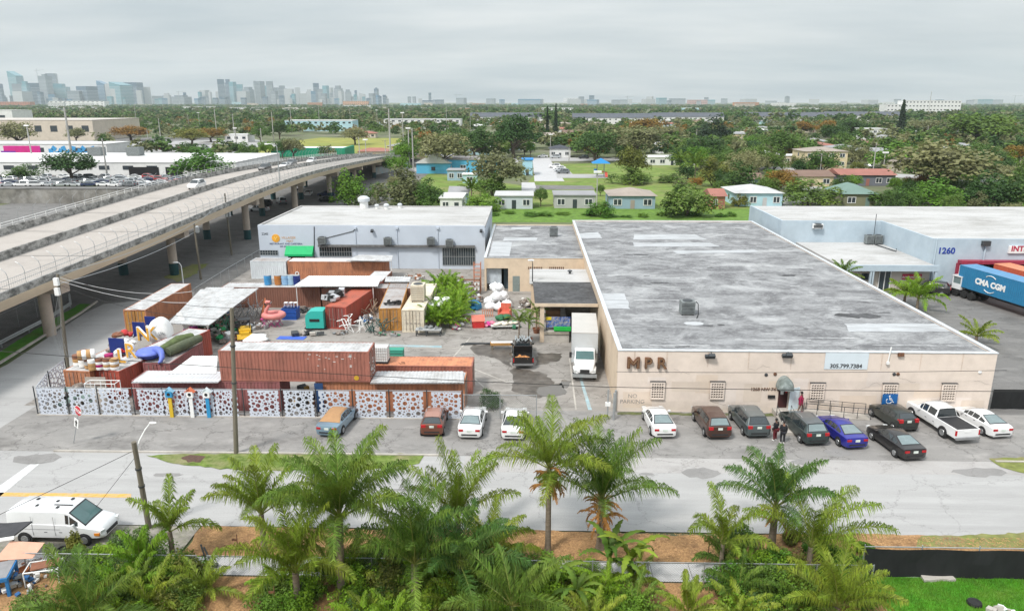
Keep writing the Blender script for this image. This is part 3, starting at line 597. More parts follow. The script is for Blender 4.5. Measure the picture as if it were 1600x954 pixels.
b = MB(); b.path([NYp(495, 374)+Vector((0, -.05, 0)), NYp(512, 371)+Vector((0, -.05, 0)), NYp(552, 361)+Vector((0, -.05, 0)), NYp(556, 356)+Vector((0, -.05, 0))], .06); b.path([NYp(491, 354)+Vector((0, -.05, 0)), NYp(491, 405)+Vector((0, -.05, 0))], .06); part('conduit', b, m_darksteel, nb)
for px in (555, 620, 684):
 b = MB(); q = NYp(px, 356); b.tube((q.x, NY0-.08, q.z), (q.x, NY0-.08, 0), .05); b.box((q.x, NY0-.15, q.z), (.4, .25, .3)); part('downpipe', b, m_greyblue, nb)
for px, py in ((582, 360), (752, 360)):
 q = NYp(px, py); b = MB(); b.box((q.x, NY0-.35, q.z), (.4, .5, .3), rx=.4); part('flood_light', b, m_darksteel, nb)
for i, (px, py, s) in enumerate(((569, 325, 1.5), (589, 326, .55), (604, 327, .7), (625, 325, .6))):
 q = P(px, py, NH-.2); t = thing('roof_vent', ['big domed turbine vent', 'short pipe vent', 'tall capped exhaust vent', 'small box vent'][i]+' on the white roof of the pale building', 'vent', q, 0, 'vents on the white roof')
 b = MB(); b.tube((0, 0, 0), (0, 0, s*.8), s*.5, n=12); part('pipe', b, m_white, t)
 b = MB(); b.lathe((0, 0, s*.8+.002), [(s*.7, 0), (s*.72, s*.35), (s*.4, s*.6), (.02, s*.66)], 14); part('cap', b, m_coping, t, 40)
RH = 7.0; RYa, RYb, RYc = 97.9, 112.9, 130.0
rx0, rx1, rx2 = P(1172, 321, RH).x, P(1375, 343, RH).x, P(1455, 370, RH).x
rx1 = rx2-.4
m_blue = mat('pale_blue_stucco', (.43, .51, .57), .8, .06, .8, dirt=(.30, .38, .45), dirt_amt=.5, dirt_scale=.3)
rw = thing('blue_warehouse', 'large pale blue warehouse with a white roof and number 1260', 'warehouse')
XR = 150
for i, (x0, x1, y0, y1) in enumerate(((rx0, XR, RYb, RYc), (rx1, XR, RYa, RYb-.001))):
 b = MB(); b.bb(x0, x1, y0, y1, 0, RH-.3)
 if i == 0: b.bb(x0, rx1-.002, y0, y0+.25, RH-.3, RH); b.bb(x0, x0+.25, y0+.25, y1, RH-.3, RH)
 else: b.bb(x0, x1, y0, y0+.25, RH-.3, RH); b.bb(x0, x0+.25, y0+.25, y1+.3, RH-.3, RH-.001)
 part('wall', b, m_blue, rw)
b = MB(); b.bb(rx0+.25, XR, RYb+.3, RYc, RH-.298, RH-.1); b.bb(rx1+.25, XR, RYa+.25, RYb+.299, RH-.297, RH-.1); part('roof', b, m_wroof, rw)
def RYp(px, py): return PY(px, py, RYa)
q = RYp(1478, 396); lettering('number', '1260', 1.15, mat('number_blue', (.02, .05, .3)), (q.x, RYa-.03, q.z), rw, ext=.02, bold=.03)
a = RYp(1496, 410); c = RYp(1640, 405); b = MB(); b.bb(a.x, c.x, RYa-1.0, RYa-.003, a.z-.02, a.z+.4); part('dock_canopy', b, mat('maroon_trim', (.3, .03, .06), .6, .15), rw)
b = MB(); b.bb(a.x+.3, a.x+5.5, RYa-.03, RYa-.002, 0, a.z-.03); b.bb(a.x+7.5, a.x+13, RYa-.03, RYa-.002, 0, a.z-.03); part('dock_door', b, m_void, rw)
b = MB(); b.bb(a.x-.15, a.x+.2, RYa-.4, RYa-.003, 0, a.z-.05); part('dock_bumper_wall', b, mat('maroon_trim', (.3, .03, .06), .6, .15), rw)
q0 = RYp(1574, 395); q1 = RYp(1640, 384); b = MB(); b.bb(q0.x, q1.x, RYa-.25, RYa-.003, q0.z, q1.z); part('sign_board', b, m_white, rw)
lettering('sign_lettering', 'INTERMODAL', 1.0, m_txr, (q0.x+.25, RYa-.27, q0.z+.3), rw, ext=.015, bold=.03, align='LEFT')
q = RYp(1541, 369); b = MB(); b.bb(q.x-.5, q.x+.5, RYa-.5, RYa-.003, RH-.9, RH-.25); part('drain_box', b, m_darksteel, rw); b = MB(); b.tube((q.x+.1, RYa-.12, 0), (q.x+.1, RYa-.12, RH-.9), .12); b.tube((rx1+.5, RYa-.1, 0), (rx1+.5, RYa-.1, RH), .1); part('downpipe', b, m_blue, rw)
LX0 = P(1245, 378, 3.6).x; LH = 3.7; LYf = 96.2
lo2 = thing('office_annex', 'low office annex with a white roof and glass entrance before the blue warehouse', 'building')
b = MB(); b.bb(LX0, rx1-.004, LYf+1.2, RYb-.005, 0, LH-.35); part('wall', b, mat('beige_office_wall', (.5, .45, .4), .8, .1), lo2)
b = MB(); b.bb(LX0-.3, rx1-.003, LYf+.3, RYb-.004, LH-.348, LH-.02); part('roof', b, m_wroof, lo2)
b = MB(); b.bb(LX0-.32, rx1+.5, LYf, LYf+.298, LH-.8, LH); part('fascia', b, m_blue, lo2)
def LYp(px, py): return PY(px, py, LYf+1.2)
a = LYp(1371, 449); c = LYp(1392, 426); b = MB(); b.bb(a.x, c.x, LYf+1.15, LYf+1.198, 0, 2.7); e = part('entrance_door', b, m_glass, lo2)
b = MB(); w_ = c.x-a.x
for k in range(3): b.bb(a.x+w_*k/2-.05, a.x+w_*k/2+.05, LYf+1.08, LYf+1.149, 0, 2.7)
part('frame', b, m_white, e)
a = LYp(1409, 436); c = LYp(1440, 429); b = MB(); b.bb(a.x, c.x, LYf+1.1, LYf+1.197, a.z, c.z+.1); sg = part('sign_board', b, m_txr, lo2)
lettering('lettering', 'INTERMODAL', .42, m_white, ((a.x+c.x)/2, LYf+1.08, a.z+.15), lo2, ext=.01)
a = LYp(1345, 437); c = LYp(1366, 427); b = MB(); b.bb(a.x, c.x, LYf+1.15, LYf+1.196, a.z, c.z); part('window', b, m_glass, lo2)
for x in (LX0+4, a.x+1, rx1+.2):
 b = MB(); b.bb(x-.15, x+.15, LYf+.05, LYf+.35, 0, LH-.803); part('post', b, m_blue, lo2)
q = P(1335, 372, LH); q.y = 111.4; ac_unit(q, 'left of two dark condensers on the low white office roof', (1.1, 1, 1.4), group='condensers on the low office roof'); ac_unit(q+Vector((1.35, .1, 0)), 'right of two dark condensers on the low white office roof', (1.1, 1, 1.4), group='condensers on the low office roof')
b = MB(); b.path([q+Vector((.6, -.6, .1)), q+Vector((.9, -3, .1)), q+Vector((1.3, -6, .1)), q+Vector((1.3, -6, .5))], .07); b.path([q+Vector((.9, .5, .3)), q+Vector((.9, .6, 4.5))], .05); solo('roof_conduit', b, m_darksteel, 'dark conduit running over the low white office roof from the condensers', 'pipe')
q = PY(1276, 353, RYb); ac_unit((q.x, RYb-.45, q.z-.4), 'white wall unit on the blue wall behind the low office roof', (1.5, .5, .8), col=m_white)
OX0, OX1 = -49.0, -70.5
_k = []
for px, py in ((0, 487), (100, 445), (200, 400), (300, 358), (400, 312), (450, 292), (500, 275), (560, 261), (605, 251)):
 q = PX(px, py, OX0); _k.append((q.y, q.z))
_k = [(20, _k[0][1]-1.2)]+_k+[(340, .3)]
def bz(y):
 for (a, za), (c, zc) in zip(_k, _k[1:]):
  if y <= c: return za+(zc-za)*(y-a)/(c-a)
 return _k[-1][1]
def bzs(y): return sum(bz(y+d) for d in (-16, -8, 0, 8, 16))/5
ov = thing('overpass', 'long concrete overpass carrying two traffic directions behind the container yard', 'overpass')
YS = [24+4*i for i in range(78)]
m_para = paved('stained_parapet', (.40, .39, .37), (.07, .07, .065), .95, .005, 1.2, (.5, .49, .47), ns=3)
m_girder = mat('tan_girder_concrete', (.50, .40, .29), .85, .08, .5, dirt=(.36, .29, .22), dirt_amt=.6, dirt_scale=.3, stretch=(1, .15, 1))
m_col = mat('pier_concrete', (.50, .42, .35), .85, .1, .6, dirt=(.3, .26, .22), dirt_scale=.4)
m_teal = mat('dark_teal_paint', (.012, .06, .065), .6, .15, 1)
def sweep(prof, ys=YS, dz=0):
 b = MB(); vs = []; n = len(prof)
 for y in ys:
  z = bzs(y)+dz
  vs += [(x, y, z+h) for x, h in prof]
 b.add(vs, [(i*n+k, i*n+(k+1) % n, (i+1)*n+(k+1) % n, (i+1)*n+k) for i in range(len(ys)-1) for k in range(n)]+[tuple(range(n)), tuple(range((len(ys)-1)*n, len(ys)*n))[::-1]])
 return b
GD = .55
part('deck', sweep([(OX0, GD), (OX0, GD+.3), (OX1, GD+.3), (OX1, GD)]), m_deck, ov)
for x in (OX0-.5, OX0-5, OX0-10, OX0-15, OX1+.5):
 part('girder', sweep([(x+.45, 0), (x+.25, GD-.003), (x-.25, GD-.003), (x-.45, 0)]), m_girder, ov)
part('edge_beam', sweep([(OX0+.12, GD-.5), (OX0+.12, GD+.34), (OX0-.1, GD+.34), (OX0-.05, GD-.45)]), m_girder, ov)
TOP = GD+.302
for nm, x, w, h in (('near_parapet', OX0-.25, .4, .75), ('median_barrier', (OX0+OX1)/2-.8, .5, .95), ('far_parapet', OX1+.3, .4, .95)):
 part('parapet', sweep([(x+w/2, TOP), (x+w/4, TOP+h), (x-w/4, TOP+h), (x-w/2, TOP)]), m_para, ov)
def railing(x, z0, curved, ys):
 b = MB()
 for i, y in enumerate(ys):
  z = bzs(y)+TOP+z0
  if curved: b.path([(x, y, z-.9), (x, y, z+1.3), (x-.12, y, z+1.7), (x-.5, y, z+2.05), (x-.75, y, z+2.15)], .03, 5)
  else: b.tube((x, y, z-.1), (x, y, z+.75), .04, n=5)
  if i:
   zp = bzs(ys[i-1])+TOP+z0
   for h in ((.05, .55, 1.05) if curved else (.35, .7)): b.tube((x, ys[i-1], zp+h), (x, y, z+h), .035 if not curved else .028, n=5, cap=False)
  if i and curved:
   for k in range(8):
    yk = ys[i-1]+(y-ys[i-1])*k/8; zk = bzs(yk)+TOP+z0; b.tube((x, yk, zk), (x, yk, zk+1.05), .012, n=3, cap=False)
 return b
part('railing', railing(OX0-.18, .68, True, [52+2.4*i for i in range(92)]), m_steel, ov)
part('railing', railing(OX1+.3, .9, False, [52+2.4*i for i in range(92)]), m_white, ov)
b = MB()
for i in range(60):
 y = 90+i*3.2; z = bzs(y)+TOP+.9; b.path([(OX1-.2, y, z), (OX1-.2, y, z+1.6), (OX1+.4, y, z+2.2)], .03, 5)
part('railing', b, m_steel, ov)
for y in (45, 75.3, 104.4, 133.5, 162.5, 191.5, 220, 248):
 z = bzs(y)
 if z < 1.4: continue
 b = MB(); b.bb(OX1+1.0, OX0-.7, y-.75, y+.75, z-1.2, z-.003); cap_ = part('pier_cap', b, m_col, ov)
 for x in (OX0-3.2, (OX0+OX1)/2, OX1+3.4):
  b = MB(); b.tube((x, y, min(1.75, z-1.3) if y > 90 else -.2), (x, y, z-1.202), .62, n=18); c_ = part('column', b, m_col, cap_, 40)
  if y < 90: continue
  b = MB(); b.tube((x, y, -.2), (x, y, min(1.748, z-1.302)), .64, n=18); part('painted_base', b, m_teal, cap_, 40)
b = MB()
for i in range(16):
 y = 40+i*14.5; z = bzs(y)+TOP
 b.add([(OX0-.5, y, bzs(y)+TOP+.006), (OX0-.5, y+.2, bzs(y+.2)+TOP+.006), (OX1+.6, y+.2, bzs(y+.2)+TOP+.006), (OX1+.6, y, bzs(y)+TOP+.006)], [(0, 1, 2, 3)])
part('deck_joint', b, m_stain, ov)
def cmat(n, c, d=(.13, .06, .045), amt=.6): return mat(n, c, .7, .16, .7, dirt=d, dirt_amt=amt, dirt_scale=1.3, stretch=(1, 1, .35))
m_cred = cmat('faded_red_container', (.35, .135, .10)); m_cbrown = cmat('brown_container', (.21, .095, .065)); m_corange = cmat('orange_container', (.45, .19, .10))
m_cpurple = cmat('maroon_container', (.27, .10, .10)); m_cbright = cmat('bright_red_container', (.37, .075, .05)); m_cyel = cmat('ochre_container', (.45, .22, .055)); m_ctan = cmat('cream_container', (.62, .56, .45), (.35, .25, .16), .5)
m_rgrey = mat('grey_metal_roof', (.50, .505, .51), .6, .15, 1.5, dirt=(.27, .25, .235), dirt_amt=.75, dirt_scale=.9, stretch=(1, 1, 1))
m_rwhite = mat('white_metal_roof', (.74, .74, .74), .55, .06, 1.5, dirt=(.45, .43, .4), dirt_amt=.5, dirt_scale=.5)
m_rrust = mat('rusty_grey_roof', (.36, .345, .34), .7, .15, 1.5, dirt=(.2, .13, .1), dirt_amt=.8, dirt_scale=.7)
m_rod = mat('lock_rod_metal', (.38, .33, .3), .5, .2, 4, metal=.3)
def container(label, loc, rz, mb_, roofm=None, doorm=None, L=12.19, W=2.44, H=2.59, door_end=-1, group='shipping containers in the yard', plain=False):
 """long axis local X, origin at base centre; doors at the end door_end"""
 t = thing('shipping_container', label, 'shipping container', loc, rz, group)
 x, y = L/2-.08, W/2-.05; b = MB()
 b.corr((-x, -y, .14), (x, -y, .14), (x, -y, H-.1), (-x, -y, H-.1)); b.corr((x, y, .14), (-x, y, .14), (-x, y, H-.1), (x, y, H-.1))
 e = -door_end; b.corr((e*x, -e*y, .14), (e*x, e*y, .14), (e*x, e*y, H-.1), (e*x, -e*y, H-.1))
 part('corrugated_wall', b, mb_, t)
 b = MB()
 for sx in (-1, 1):
  for sy in (-1, 1): b.bb(*sorted((sx*(L/2-.16), sx*L/2)), *sorted((sy*(W/2-.12), sy*W/2)), 0, H)
 for sy in (-1, 1):
  for z0, z1 in ((.0, .15), (H-.11, H-.01)): b.bb(-L/2+.161, L/2-.161, *sorted((sy*(W/2-.1), sy*(W/2-.004))), z0, z1)
 for sx in (-1, 1):
  for z0, z1 in ((.0, .15), (H-.12, H-.01)): b.bb(*sorted((sx*(L/2-.1), sx*(L/2-.004))), -W/2+.121, W/2-.121, z0, z1)
 part('frame', b, mb_, t)
 b = MB(); b.corr((-L/2+.1, -W/2+.1, H-.03), (L/2-.1, -W/2+.1, H-.03), (L/2-.1, W/2-.1, H-.03), (-L/2+.1, W/2-.1, H-.03), .3, .02); b.bb(-L/2+.1, L/2-.1, -W/2+.1, W/2-.1, H-.06, H-.034)
 part('roof', b, roofm or mb_, t)
 for sy in (-1, 1):
  b = MB(); xx = door_end*(L/2-.06); b.box((xx, sy*(W/4-.04), H/2), (.05, W/2-.15, H-.3))
  for k in range(4): b.box((xx+door_end*.03, sy*(W/4-.04), .5+k*.52), (.02, W/2-.35, .16))
  d = part('door', b, doorm or mb_, t)
  b = MB()
  for yy in (.35, .75): b.tube((xx+door_end*.07, sy*yy, .2), (xx+door_end*.07, sy*yy, H-.2), .022, n=5)
  for yy in (.35, .75): b.box((xx+door_end*.09, sy*(yy-.08), 1.1), (.03, .3, .05))
  part('lock_rod', b, m_rod, d)
 return t
def metal_roof(name, label, a, c, d, e, m=None, posts=None, th=.04, cat='roof', pitch=.3, group=None):
 """corrugated sheet a-b-c-d (a,b ribs spaced between), optional posts"""
 t = thing(name, label, cat, tuple(Vector(a)*0), 0, group)
 b = MB(); b.corr(a, c, d, e, pitch, .035, False); b.slab(a, c, d, e, th) if False else None
 lo = [Vector(p)-Vector((0, 0, .03)) for p in (a, c, d, e)]; b.slab(*lo, .03)
 part('corrugated_sheet', b, m or m_rgrey, t)
 if posts:
  for p in posts:
   b = MB(); b.tube((p[0], p[1], 0), (p[0], p[1], p[2]), .05, n=6); part('post', b, m_white, t)
 return t
container('faded red container stacked on top over the fence with a grey corrugated roof', (-18.94, 56.75, 2.62), 0, m_cred, m_rgrey, door_end=1)
t = [o for o in sc.objects if o.name == 'shipping_container'][0]; b = MB(); rg = random.Random(3)
for i in range(26): b.box((rg.choice((rg.uniform(1, 5), 4.6)), -1.22, rg.uniform(1.9, 2.35) if i % 3 else rg.uniform(.9, 2.2)), (rg.uniform(.05, .22), .012, .04))
for i in range(18): b.box((6.08, rg.uniform(-1, 1), rg.uniform(.3, 2.4)), (.03, rg.uniform(.05, .2), rg.uniform(.05, .25)))
part('white_markings', b, m_white, t); b = MB(); b.lathe((5.0, -1.2, .35), [(.2, 0), (.2, -.03)], 12, 'Y'); part('yellow_sticker', b, mat('sticker_yellow', (.6, .36, .03)), t)
container('maroon container at street level behind the bubble fence under the stacked one', (-26.35, 56.75, 0), 0, m_cpurple, m_rgrey)
container('orange container at street level with grey roof sheets, next to the entrance gate', (-11.3, 56.95, 0), 0, m_corange, m_rgrey, door_end=1)
container('orange container with a bare orange roof under the white tank', (-10.96, 60.75, 0), 0, m_cred, cmat('salmon_roof', (.56, .23, .12)), door_end=1)
for lab, pts in (('grey_roof over maroon', ((205, 597), (345, 597), (345, 580), (232, 580))), ('b', ((571, 598), (725, 598), (724, 580), (592, 580)))):
 A = [P(*p, 2.72) for p in pts]
 if lab[0] == 'b': A[0].x = -12.75; A[3].x = -12.75
 else: A[1].x = -25.05; A[2].x = -25.05
 metal_roof('metal_roof', 'smooth pale grey roof sheet over the maroon container' if lab[0] != 'b' else 'ribbed grey roof sheet laid on the orange street container', A[0], A[1], A[2], A[3], m_rgrey if lab[0] == 'b' else mat('pale_grey_sheet', (.55, .56, .58), .6, .06, 1), group='roof sheets in the yard')
def contP(label, FL, FR, BR, mb_, roofm=None, doorm=None, L=12.19, W=2.44, z=0, H=2.59, **k):
 fl, fr, br = P(*FL, z+H), P(*FR, z+H), P(*BR, z+H); f = (fl+fr)/2; d = (br-fr); d.z = 0; d.normalize()
 c = f+d*(L/2); return container(label, (c.x, c.y, z), math.atan2(d.y, d.x), mb_, roofm, doorm, L, W, H, **k)
contP('bright red container with drums and marquee letters on its grey roof', (143, 578), (190, 578), (225, 562), m_cbright, m_rgrey)
contP('orange container at the fence corner beside the bright red one', (97, 579), (141, 579), (172, 563), m_corange, m_rgrey, L=6.06)
contP('maroon container with a rolled green tarpaulin on top', (222, 567), (266, 567), (314, 535), m_cpurple, m_rrust, L=6.06)
contP('orange container with ochre doors and grey roof near the overpass street', (188, 484), (231, 484), (306, 440), m_corange, m_rgrey, m_cyel)
a = P(345, 448, 2.6); container('brown container along the rear of the yard with drums on its roof', (a.x+6.1, a.y+1.2, 0), R(1), m_cbrown, m_rgrey, door_end=1)
container('brown container beside the rear shed roof', (a.x+18.6, a.y+1.0, 0), R(1), m_cbrown, m_rrust, door_end=1)
a = P(578, 441, 2.6); container('brown container standing end-on behind the white awning', (a.x+.3, a.y+3.5, 0), R(88), m_cbrown, m_rgrey, L=6.06)
a, c = P(449, 408, 2.6), P(604, 408, 2.6); container('orange container with white lettering below the pale building', ((a.x+c.x)/2, a.y+1.22, 0), 0, m_corange, m_rwhite, L=c.x-a.x, group='containers by the pale building')
tq = PY(458, 422, a.y-.06); tg = lettering('lettering', 'CAI', .8, m_white, (a.x+1.0, a.y-.05, .5), None, ext=.006, bold=.02); tag(tg, 'white vertical lettering on the orange container below the pale building', 'lettering'); tg.rotation_euler = (0, R(90), 0)
a2 = P(386, 410, 2.6); container('white storage container with a grey roof joined to the orange one', ((a2.x+a.x)/2-.1, a.y+1.2, 0), 0, cmat('white_container', (.6, .64, .67), (.4, .42, .44)), m_rrust, L=a.x-a2.x-.3, group='containers by the pale building')
contP('long red container with a scrap covered roof in the middle of the yard', (505, 479), (543, 479), (589, 448), m_cbright, cmat('red_roof', (.40, .10, .06)), cmat('dark_red_door', (.24, .05, .04)))
contP('ochre container with a grey roof beside the cream one', (592, 481), (626, 482), (638, 444), m_cyel, m_rrust)
contP('cream container with an air unit on its roof', (628, 484), (661, 484), (681, 444), m_ctan, m_ctan)
Z = 3.0
metal_roof('awning', 'big white corrugated awning over the left side of the yard', P(262, 505, Z), P(326, 508, Z), P(404, 450, Z+.2), P(313, 452, Z+.2), m_rgrey, [(P(324, 507, Z).x-.1, P(324, 507, Z).y+.2, Z-.05), (P(403, 451, Z).x-.2, P(403, 451, Z).y-.2, Z+.1)], cat='awning', group='corrugated awnings')
metal_roof('awning', 'small grey awning behind the big one near the rear containers', P(310, 461, 2.9), P(352, 461, 2.9), P(366, 449, 2.9), P(322, 449, 2.9), m_rgrey, cat='awning', group='corrugated awnings', posts=[(P(340, 458, 2.9).x, P(340, 458, 2.9).y, 2.85)])
metal_roof('awning', 'white ribbed awning on posts in front of the rear brown containers', P(458, 447, 3.1), P(590, 447, 3.1), P(597, 431, 3.3), P(482, 431, 3.3), m_rwhite, [tuple(P(582, 447, 3.1)-Vector((0, -.2, .05))), tuple(P(462, 447, 3.1)-Vector((0, -.2, .05)))], cat='awning', group='corrugated awnings')
metal_roof('awning', 'sloping white corrugated roof left of the stacked red container', P(262, 584, 2.75), P(338, 584, 2.75), P(340, 556, 3.0), P(300, 556, 3.0), m_rwhite, [(P(300, 582, 2.7).x, P(300, 582, 2.7).y, 2.6)], cat='awning', pitch=.32, group='corrugated awnings')
metal_roof('awning', 'small grey shed roof behind the ochre container', P(601, 440, 2.8), P(640, 440, 2.8), P(642, 432, 2.8), P(603, 432, 2.8), m_rgrey, cat='awning', group='corrugated awnings', posts=[(P(620, 438, 2.8).x, P(620, 438, 2.8).y, 2.75)])
metal_roof('awning', 'grey roof end between the pale building and its orange container', P(540, 407, 2.95), P(612, 408, 2.95), P(614, 399, 3.0), P(560, 398, 3.0), m_rgrey, cat='awning', group='corrugated awnings', posts=[(P(611, 407, 2.9).x, P(611, 407, 2.9).y, 2.85)])
m_bub = mat('perforated_white_sheet', (.56, .60, .68), .5, .06, 1.5, dirt=(.45, .5, .56), dirt_amt=.5, dirt_scale=.8)
def bubble_mesh(w, h, seed):
 rg = random.Random(seed); out = []; step = .3
 def notch(x, sgn):
  pts = []; z = .12
  while z < h-.3:
   r = rg.choice((.08, .12, .17));
   pts += [(x, z)]+[(x-sgn*r*math.sin(math.pi*k/5), z+r*(1-math.cos(math.pi*k/5))) for k in range(1, 5)]+[(x, z+2*r)]; z += 2*r+rg.uniform(.06, .2)
  return pts
 right = notch(w/2, 1); left = [(x, z) for x, z in notch(-w/2, -1)]
 outline = [(-w/2, 0), (w/2, 0)]+right+[(w/2, h), (-w/2, h)]+left[::-1]
 cs = []
 for r, n in ((.19, 5), (.14, 12), (.08, 30), (.045, 60)):
  for _ in range(n*12):
   if n <= 0: break
   x, z = rg.uniform(-w/2+r+.2, w/2-r-.2), rg.uniform(r+.05, h-r-.05)
   if all(math.hypot(x-a, z-c) > r+q+.045 for a, c, q in cs): cs.append((x, z, r)); n -= 1
 holes = [[(x+r*math.cos(2*math.pi*k/10), z+r*math.sin(2*math.pi*k/10)) for k in range(10)] for x, z, r in cs]
 return fill_curve([outline]+holes, .012, 'mural_panel', m_bub)
FH = 2.25
bub = [bubble_mesh(2.4, FH, 31+i) for i in range(7)]
fz = thing('bubble_fence', 'white street fence of bubble perforated sheets along the container yard', 'fence')
fy = 54.35
edges = [(54, 98), (104, 147), (153, 200), (213, 253), (254, 292), (293, 334), (335, 371), (388, 436), (444, 491), (499, 547), (557, 604), (615, 662), (675, 721)]
for i, (x0, x1) in enumerate(edges):
 a = P(x0, 653, .05); c = P(x1, 653, .05); o = link('mural_panel', bub[i % 7], fz, ((a.x+c.x)/2, fy, .06)); o.scale = ((c.x-a.x)/2.4, 1, 1)
for px in (50, 101, 150, 206, 253, 293, 334, 380, 440, 495, 552, 609, 668, 723):
 q = P(px, 653, 0); b = MB(); b.tube((q.x, fy+.08, 0), (q.x, fy+.08, 2.45), .05, n=6); part('post', b, m_darksteel, fz)
x0, x1 = P(50, 653).x, P(723, 653).x
for z in (.25, 2.35):
 b = MB(); b.tube((x0, fy+.08, z), (x1, fy+.08, z), .03, n=5); part('rail', b, m_steel, fz)
b = MB(); b.bb(x0, x1, fy-.12, fy+.2, -.02, .055); part('footing', b, m_conc, fz)
fs = thing('perforated_fence', 'bubble perforated fence along the side street at the yard corner', 'fence')
A = P(50, 655); A.y = fy+.1; ang = None
ptsS = [Vector((A.x, A.y, 0)), Vector((P(80, 622).x, P(80, 622).y, 0)), Vector((P(106, 600).x, P(106, 600).y, 0))]
for i in range(2):
 p, q = ptsS[i], ptsS[i+1]; d = q-p; o = link('mural_panel', bub[(i+1) % 3], fs, tuple((p+q)/2+Vector((0, 0, .08)))); o.scale = (d.length*.96/2.4, 1, 1); o.rotation_euler = (0, 0, math.atan2(d.y, d.x))
for p in ptsS[1:]:
 b = MB(); b.tube(p+Vector((.1, 0, 0)), p+Vector((.1, 0, 2.5)), .05, n=6); part('post', b, m_darksteel, fs)
def birdhouse(px, label, cpost, chouse, croof, tall):
 q = P(px, 654); t = thing('birdhouse', label, 'birdhouse', (q.x, fy-.2, 0), 0, 'painted birdhouses on the fence')
 b = MB(); b.bb(-.14, .14, -.06, .06, 0, 1.75); part('post', b, cpost, t)
 b = MB(); b.prism([(0, 0), (0, 0)], 0, 0) if False else b.bb(-.26, .26, -.14, .1, 1.75, 2.25); part('box', b, chouse, t)
 b = MB(); b.slab((-.42, -.2, 2.2), (0, -.2, 2.58), (0, .16, 2.58), (-.42, .16, 2.2), .05); b.slab((0, -.2, 2.58), (.42, -.2, 2.2), (.42, .16, 2.2), (0, .16, 2.58), .05); b.add([(-.26, -.14, 2.251), (.26, -.14, 2.251), (0, -.14, 2.5)], [(0, 1, 2)]); part('roof', b, croof, t)
 b = MB(); b.lathe((0, -.142, 2.02), [(.13, 0), (.13, -.02), (.05, -.03)], 12, 'Y'); part('entry_hole', b, m_black, t)
pb, py_, po = mat('sky_blue_paint', (.03, .26, .5), .5, .1), mat('sun_yellow_paint', (.62, .42, .03), .5, .1), mat('coral_paint', (.65, .17, .08), .5, .1)
birdhouse(266, 'yellow and blue birdhouse post in front of the bubble fence', py_, pb, mat('pale_sky_paint', (.25, .5, .68), .5), 1)
birdhouse(299, 'white birdhouse with an orange roof and red dots', m_white, m_white, po, 0)
birdhouse(325, 'blue birdhouse post with a white roof', pb, m_white, mat('ice_white', (.7, .78, .8), .5), 1)
m_chain = mat('chain_link_wire', (.30, .32, .32), .5, .1, 2, metal=.5)
def chainlink(label, pts, h, sp=.16, w=.009, post=2.6, m=None, name='chain_link_fence', z0=.04, top=True):
 t = thing(name, label, 'fence'); b = MB(); pst = []
 for p, q in zip(pts, pts[1:]):
  p = Vector(p); q = Vector(q); L = (q-p).length; d = (q-p)/L
  for sgn in (1, -1):
   s = -h
   while s < L:
    u0, v0 = max(s, 0), max(s, 0)-s; u1 = min(s+h, L); v1 = u1-s
    if u1 > u0:
     za, zb = (v0, v1) if sgn > 0 else (h-v0, h-v1)
     e = Vector((0, 0, w)); A_ = p+d*u0+Vector((0, 0, z0+za)); B_ = p+d*u1+Vector((0, 0, z0+zb))
     b.add([A_-e, B_-e, B_+e, A_+e], [(0, 1, 2, 3)])
    s += sp
  n = max(1, round(L/post)); pst += [p+d*(L*k/n) for k in range(n)]
 pst.append(Vector(pts[-1])); part('wire_mesh', b, m or m_chain, t)
 for p in pst:
  k = MB(); k.tube(p, p+Vector((0, 0, h+.1)), .035, n=6); part('post', k, m_steel, t)
 if top:
  k = MB(); k.path([Vector(p)+Vector((0, 0, h+.06)) for p in pts], .025, 5); part('top_rail', k, m_steel, t)
 return t
chainlink('chain link gate closing the yard entrance between bubble fence and warehouse', [(x1+.1, fy+.1, 0), (P(838, 648).x, fy+.1, 0)], 2.0, .2)
t = thing('gate_post', 'grey steel gate post beside the warehouse corner', 'post', (6.3, 54.5, 0)); b = MB(); b.tube((0, 0, 0), (0, 0, 2.6), .06, n=8); part('pole', b, m_steel, t); b = MB(); b.bb(-.2, .2, -.1, .1, 1.2, 1.5); part('lock_box', b, m_white, t); b = MB(); b.tube((.5, 0, 0), (.5, 0, 2.3), .09, n=8); part('bollard', b, m_steel, t)
chainlink('chain link fence under the overpass beside the guard rail', [(-58.2, 47, 0), (-57.2, 66, 0), (-57.5, 78, 0), (-59, 90, 0)], 2.2, .26, .012, 4)
gr = thing('guard_rail', 'curving steel guard rail at the kerb under the overpass', 'guard rail')
gp = [(-56.8, 46), (-54.4, 58), (-54.4, 70), (-55.2, 80), (-56.4, 86), (-59, 90)]
b = MB()
for (xa, ya), (xb, yb) in zip(gp, gp[1:]):
 for z in (.5, .72): b.tube((xa, ya, z), (xb, yb, z), .11, n=6)
part('rail', b, m_steel, gr)
for (xa, ya), (xb, yb) in zip(gp, gp[1:]):
 for u in (.1, .6):
  b = MB(); b.bb(xa+(xb-xa)*u-.18, xa+(xb-xa)*u-.05, ya+(yb-ya)*u-.06, ya+(yb-ya)*u+.06, -.05, .8); part('post', b, m_steel, gr)
chainlink('chain link fence along the near sidewalk in front of the garden', [(-17, 33.7, 0), (18.0, 33.7, 0)], 1.25, .14, .006, 3)
chainlink('chain link fence beside the parked white van', [(-30, 33.7, 0), (-17.6, 33.7, 0)], 1.25, .14, .006, 3)
t = thing('screened_fence', 'black fabric screened fence at the edge of the green lawn', 'fence')
b = MB(); n = 90; xa, xb = 17.9, 60
vs = [];
